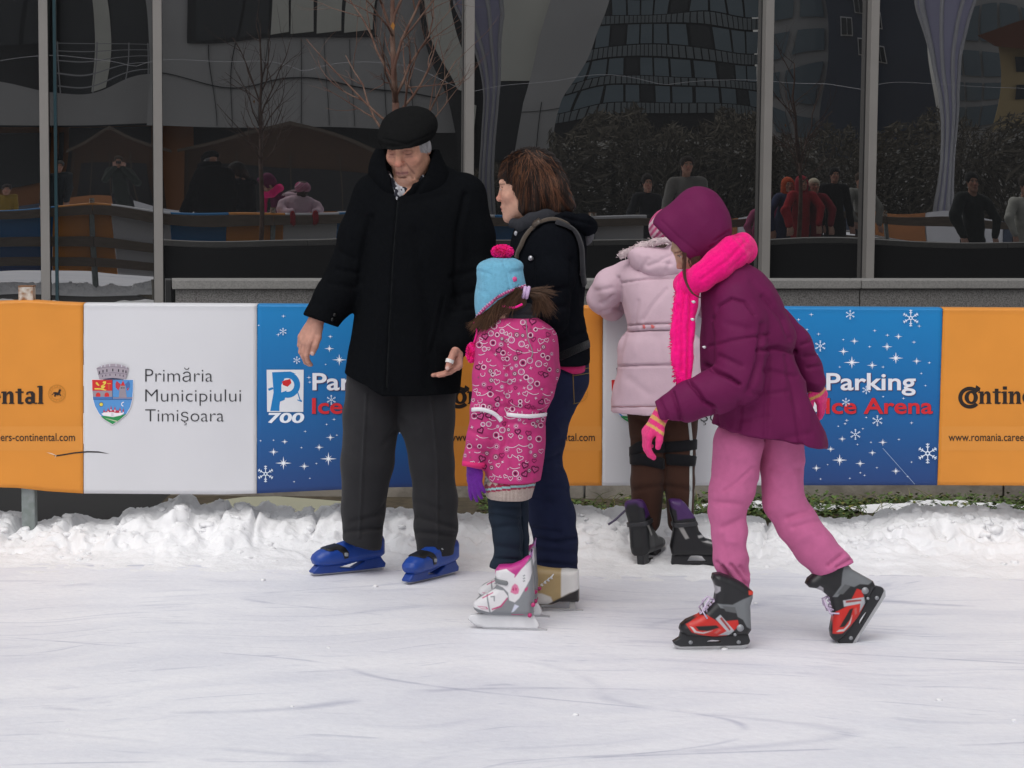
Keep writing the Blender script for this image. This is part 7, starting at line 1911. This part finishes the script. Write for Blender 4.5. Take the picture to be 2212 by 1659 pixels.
bush('brown winter bushes below the glass tower', 1210, 1660, 262, 66); bush('brown winter bushes below the navy block', 1640, 2240, 262, 68); bush('brown winter bushes below the atrium', 985, 1220, 345, 67)
# the far barrier of the rink
fb = empty('far_barrier', VP(1106, 470, 48)); fb.location.z = 0
tag(fb, 'barrier along the opposite side of the rink with banners', 'barrier')
card('boarding', rect(-300, 456, 2600, 512), 48, .05, 'white', fb)
for k in range(20):
    card('banner_panel', rect(-300 + 145 * k, 455, -300 + 145 * k + 143, 511), 47.95, .02, ['orange', 'white', 'navy'][k % 3], fb)
# string of lights
mb = MB()
for a, b in ((-50, 1000), (1000, 2300)):
    mb.tube([VP(u, 140 + 26 * (((u - a) / (b - a) * 3) % 1 - .5) ** 2 * 4 - 6 + (.02 * u), 40) for u in np.linspace(a, b, 60)], .0035, 4)
tag(mb.build('light_string', M_far['rail'], None), 'thin string of festive lights stretched over the square', 'light string')
# people seen only in the glass
def bystander(label, u, Y, vtop, coat, hat, trousers=(.02, .02, .025), lean=0.0, arms='down', k=1.0, turn=0, cat='person', long=False, hands=(.45, .26, .2)):
    c = VP(u, 470, Y); H = VP(u, vtop, Y)[2]
    e = empty('person', (c[0], c[1], 0)); tag(e, label, 'person')
    toG = np.array(GN)                              # towards the glass
    sd = np.array([GT[0], GT[1], 0]); B = lambda a, b, z: np.array([c[0], c[1], 0]) + sd * a * H + toG * (b * H + lean * z * .5) + vec(0, 0, z * H)
    S = SDF(lo=B(0, 0, .5) - vec(.75, .75, H * .5 + .0), hi=B(0, 0, .5) + vec(.75, .75, H * .55 + .05), h=.016)
    cS = lambda pts, rad: [cone(B(*pts[i]), B(*pts[i + 1]), rad[i] * H, rad[i + 1] * H) for i in range(len(pts) - 1)]
    bot = .30 if long else .46
    S.add(cS([(0, 0, bot), (0, 0, .62), (0, 0, .76)], [.088, .080, .082]), .03)
    S.add(cS([(-.095, 0, .80), (.095, 0, .80)], [.045, .045]), .03)
    hp = []
    for s in (-1, 1):
        if arms == 'down': P = [(s * .11, 0, .79), (s * .135, 0, .62), (s * .13, .05, .48)]
        elif arms == 'camera': P = [(s * .11, 0, .79), (s * .16, .04, .68), (s * .045, .10, .84)]
        elif arms == 'lean': P = [(s * .11, .02, .79), (s * .17, .08, .68), (s * .13, .14, .54)]
        else: P = [(s * .11, 0, .79), (s * .14 - .03, .06, .66), (s * .05 - .16, .12, .58)]
        S.add(cS(P, [.045, .04, .03]), .02); hp.append(B(*P[-1]))
    V, F = S.mesh(1); N = normals(V, F); V = V + N * (.012 * fbm(V, 9, 2, 3))[:, None]
    mk('coat', V, F, M_cloth, e, cols=np.tile(np.array(coat, float), (len(V), 1)))
    S = SDF(lo=B(0, 0, .25) - vec(.3, .3, H * .25 + .02), hi=B(0, 0, .25) + vec(.3, .3, H * .3), h=.018)
    for s in (-1, 1): S.add(cS([(s * .045, 0, .5), (s * .05, 0, .26), (s * .05, 0, .03)], [.055, .042, .032]), .01); S.add(cS([(s * .05, -.01, .02), (s * .05, .06, .018)], [.026, .024]), .01)
    V, F = S.mesh(1); mk('trousers', V, F, M_cloth, e, cols=np.tile(np.array(trousers, float), (len(V), 1)))
    hc = B(0, .02 + abs(lean) * .03, .925); up = vec(0, 0, 1)
    HRm = np.stack([-sd, toG, up], 1)
    S = SDF([ell(hc, (.13, .13, .17))], h=.007)
    head(S, hc, HRm, .93 * min(1, H / 1.65 + .15))
    for h in hp: S_ = None
    V, F = S.mesh(1); C = np.tile(np.array(SKIN), (len(V), 1)); facepaint(V, C, hc, HRm, .93 * min(1, H / 1.65 + .15))
    mk('body', V, F, M_skin, e, cols=C)
    for h in hp:
        Sx = SDF([ell(h, (.1, .1, .1))], h=.008); hand(Sx, h, (toG * .4 - up * .8) if arms != 'camera' else (up * .8 + toG * .2), -toG, sd, .95, fat=1.1); V, F = Sx.mesh(1); mk('hand', V, F, M_skin, e, cols=np.tile(np.array(hands, float), (len(V), 1)))
    hcol, kind = hat
    q = .093 * min(1, H / 1.65 + .15) / .093
    pr_ = [ell(hc + up * .035 * q - toG * .02, (.088 * q, .106 * q, .088 * q), np.stack([sd, toG, up], 1))]
    if kind == 'long': pr_ += [cone(hc - toG * .05, hc - toG * .08 - up * .24, .075, .05)]
    if kind == 'hood': pr_ += [cone(hc - toG * .03, hc - toG * .05 - up * .1, .105, .10)]
    S = SDF(pr_, h=.009).add(pr_, .02).sub(ell(hc + toG * .10 - up * .03, (.075 * q, .07, .085 * q)), .01)
    V, F = S.mesh(1); mk('hat' if kind == 'hat' else ('hood' if kind == 'hood' else 'hair'), V, F, M_knit, e, cols=np.tile(np.array(hcol, float), (len(V), 1)))
    return e, hc, toG, sd
e, hc, tg, sd = bystander('photographer in dark green jacket holding a small camera to his face', 275, 38.9, 336, (.030, .038, .034), ((.05, .035, .025), 'hair'), arms='camera')
mb = MB(); cc = hc + tg * .16 - vec(0, 0, .03); Mx = Matrix.Translation(Vector(cc)) @ Matrix((tuple(sd), tuple(tg), (0, 0, 1))).transposed().to_4x4()
mb.box((-.05, -.015, -.03), (.05, .015, .03), Mx); mb.tube([cc + tg * .015, cc + tg * .045], [.024, .022], 16); bevel(mb.build('camera', mat('camera_black', (.012, .012, .013), .4), e), .004)
bystander('man in dark quilted jacket standing apart from the photographer', 118, 39.5, 345, (.028, .034, .038), ((.08, .075, .07), 'hat'))
bystander('person in mustard yellow jacket at the edge of the rink', 6, 38, 392, (.28, .18, .02), ((.03, .02, .02), 'hair'), (.03, .05, .04))
bystander('woman in grey cardigan with dark ponytail reaching sideways', 1478, 33.0, 334, (.16, .155, .145), ((.025, .018, .015), 'long'), arms='reach')
bystander('person in black jacket bending beside the woman in the grey cardigan', 1392, 33.5, 372, (.012, .013, .016), ((.02, .015, .014), 'hair'), arms='reach')
bystander('child in pink jacket among the red jackets', 1640, 31.2, 415, (.42, .09, .20), ((.10, .03, .06), 'hat'), arms='lean')
bystander('child in dark blue jacket with orange hood', 1688, 31.0, 385, (.05, .06, .12), ((.55, .09, .03), 'hood'), arms='lean')
bystander('child in red jacket with red hood', 1722, 30.8, 378, (.34, .02, .03), ((.36, .02, .04), 'hood'), arms='lean')
bystander('child in dark red jacket with cream knitted hat', 1752, 31.0, 384, (.22, .015, .03), ((.62, .55, .42), 'hat'), arms='lean')
bystander('woman in long black coat with long black hair by the barrier', 1802, 31.4, 352, (.008, .008, .009), ((.01, .009, .009), 'long'), long=True)
bystander('man in light grey anorak resting a hand on the barrier', 1872, 32, 365, (.24, .24, .22), ((.07, .045, .03), 'hair'), arms='lean')
bystander('person in black jacket leaning over the barrier with both arms hanging', 2096, 29.5, 378, (.014, .018, .017), ((.012, .012, .012), 'hair'), arms='lean', lean=.3)
bystander('person in pale padded coat at the edge of the glass', 2215, 30, 375, (.42, .42, .38), ((.05, .04, .03), 'hair'), arms='lean')
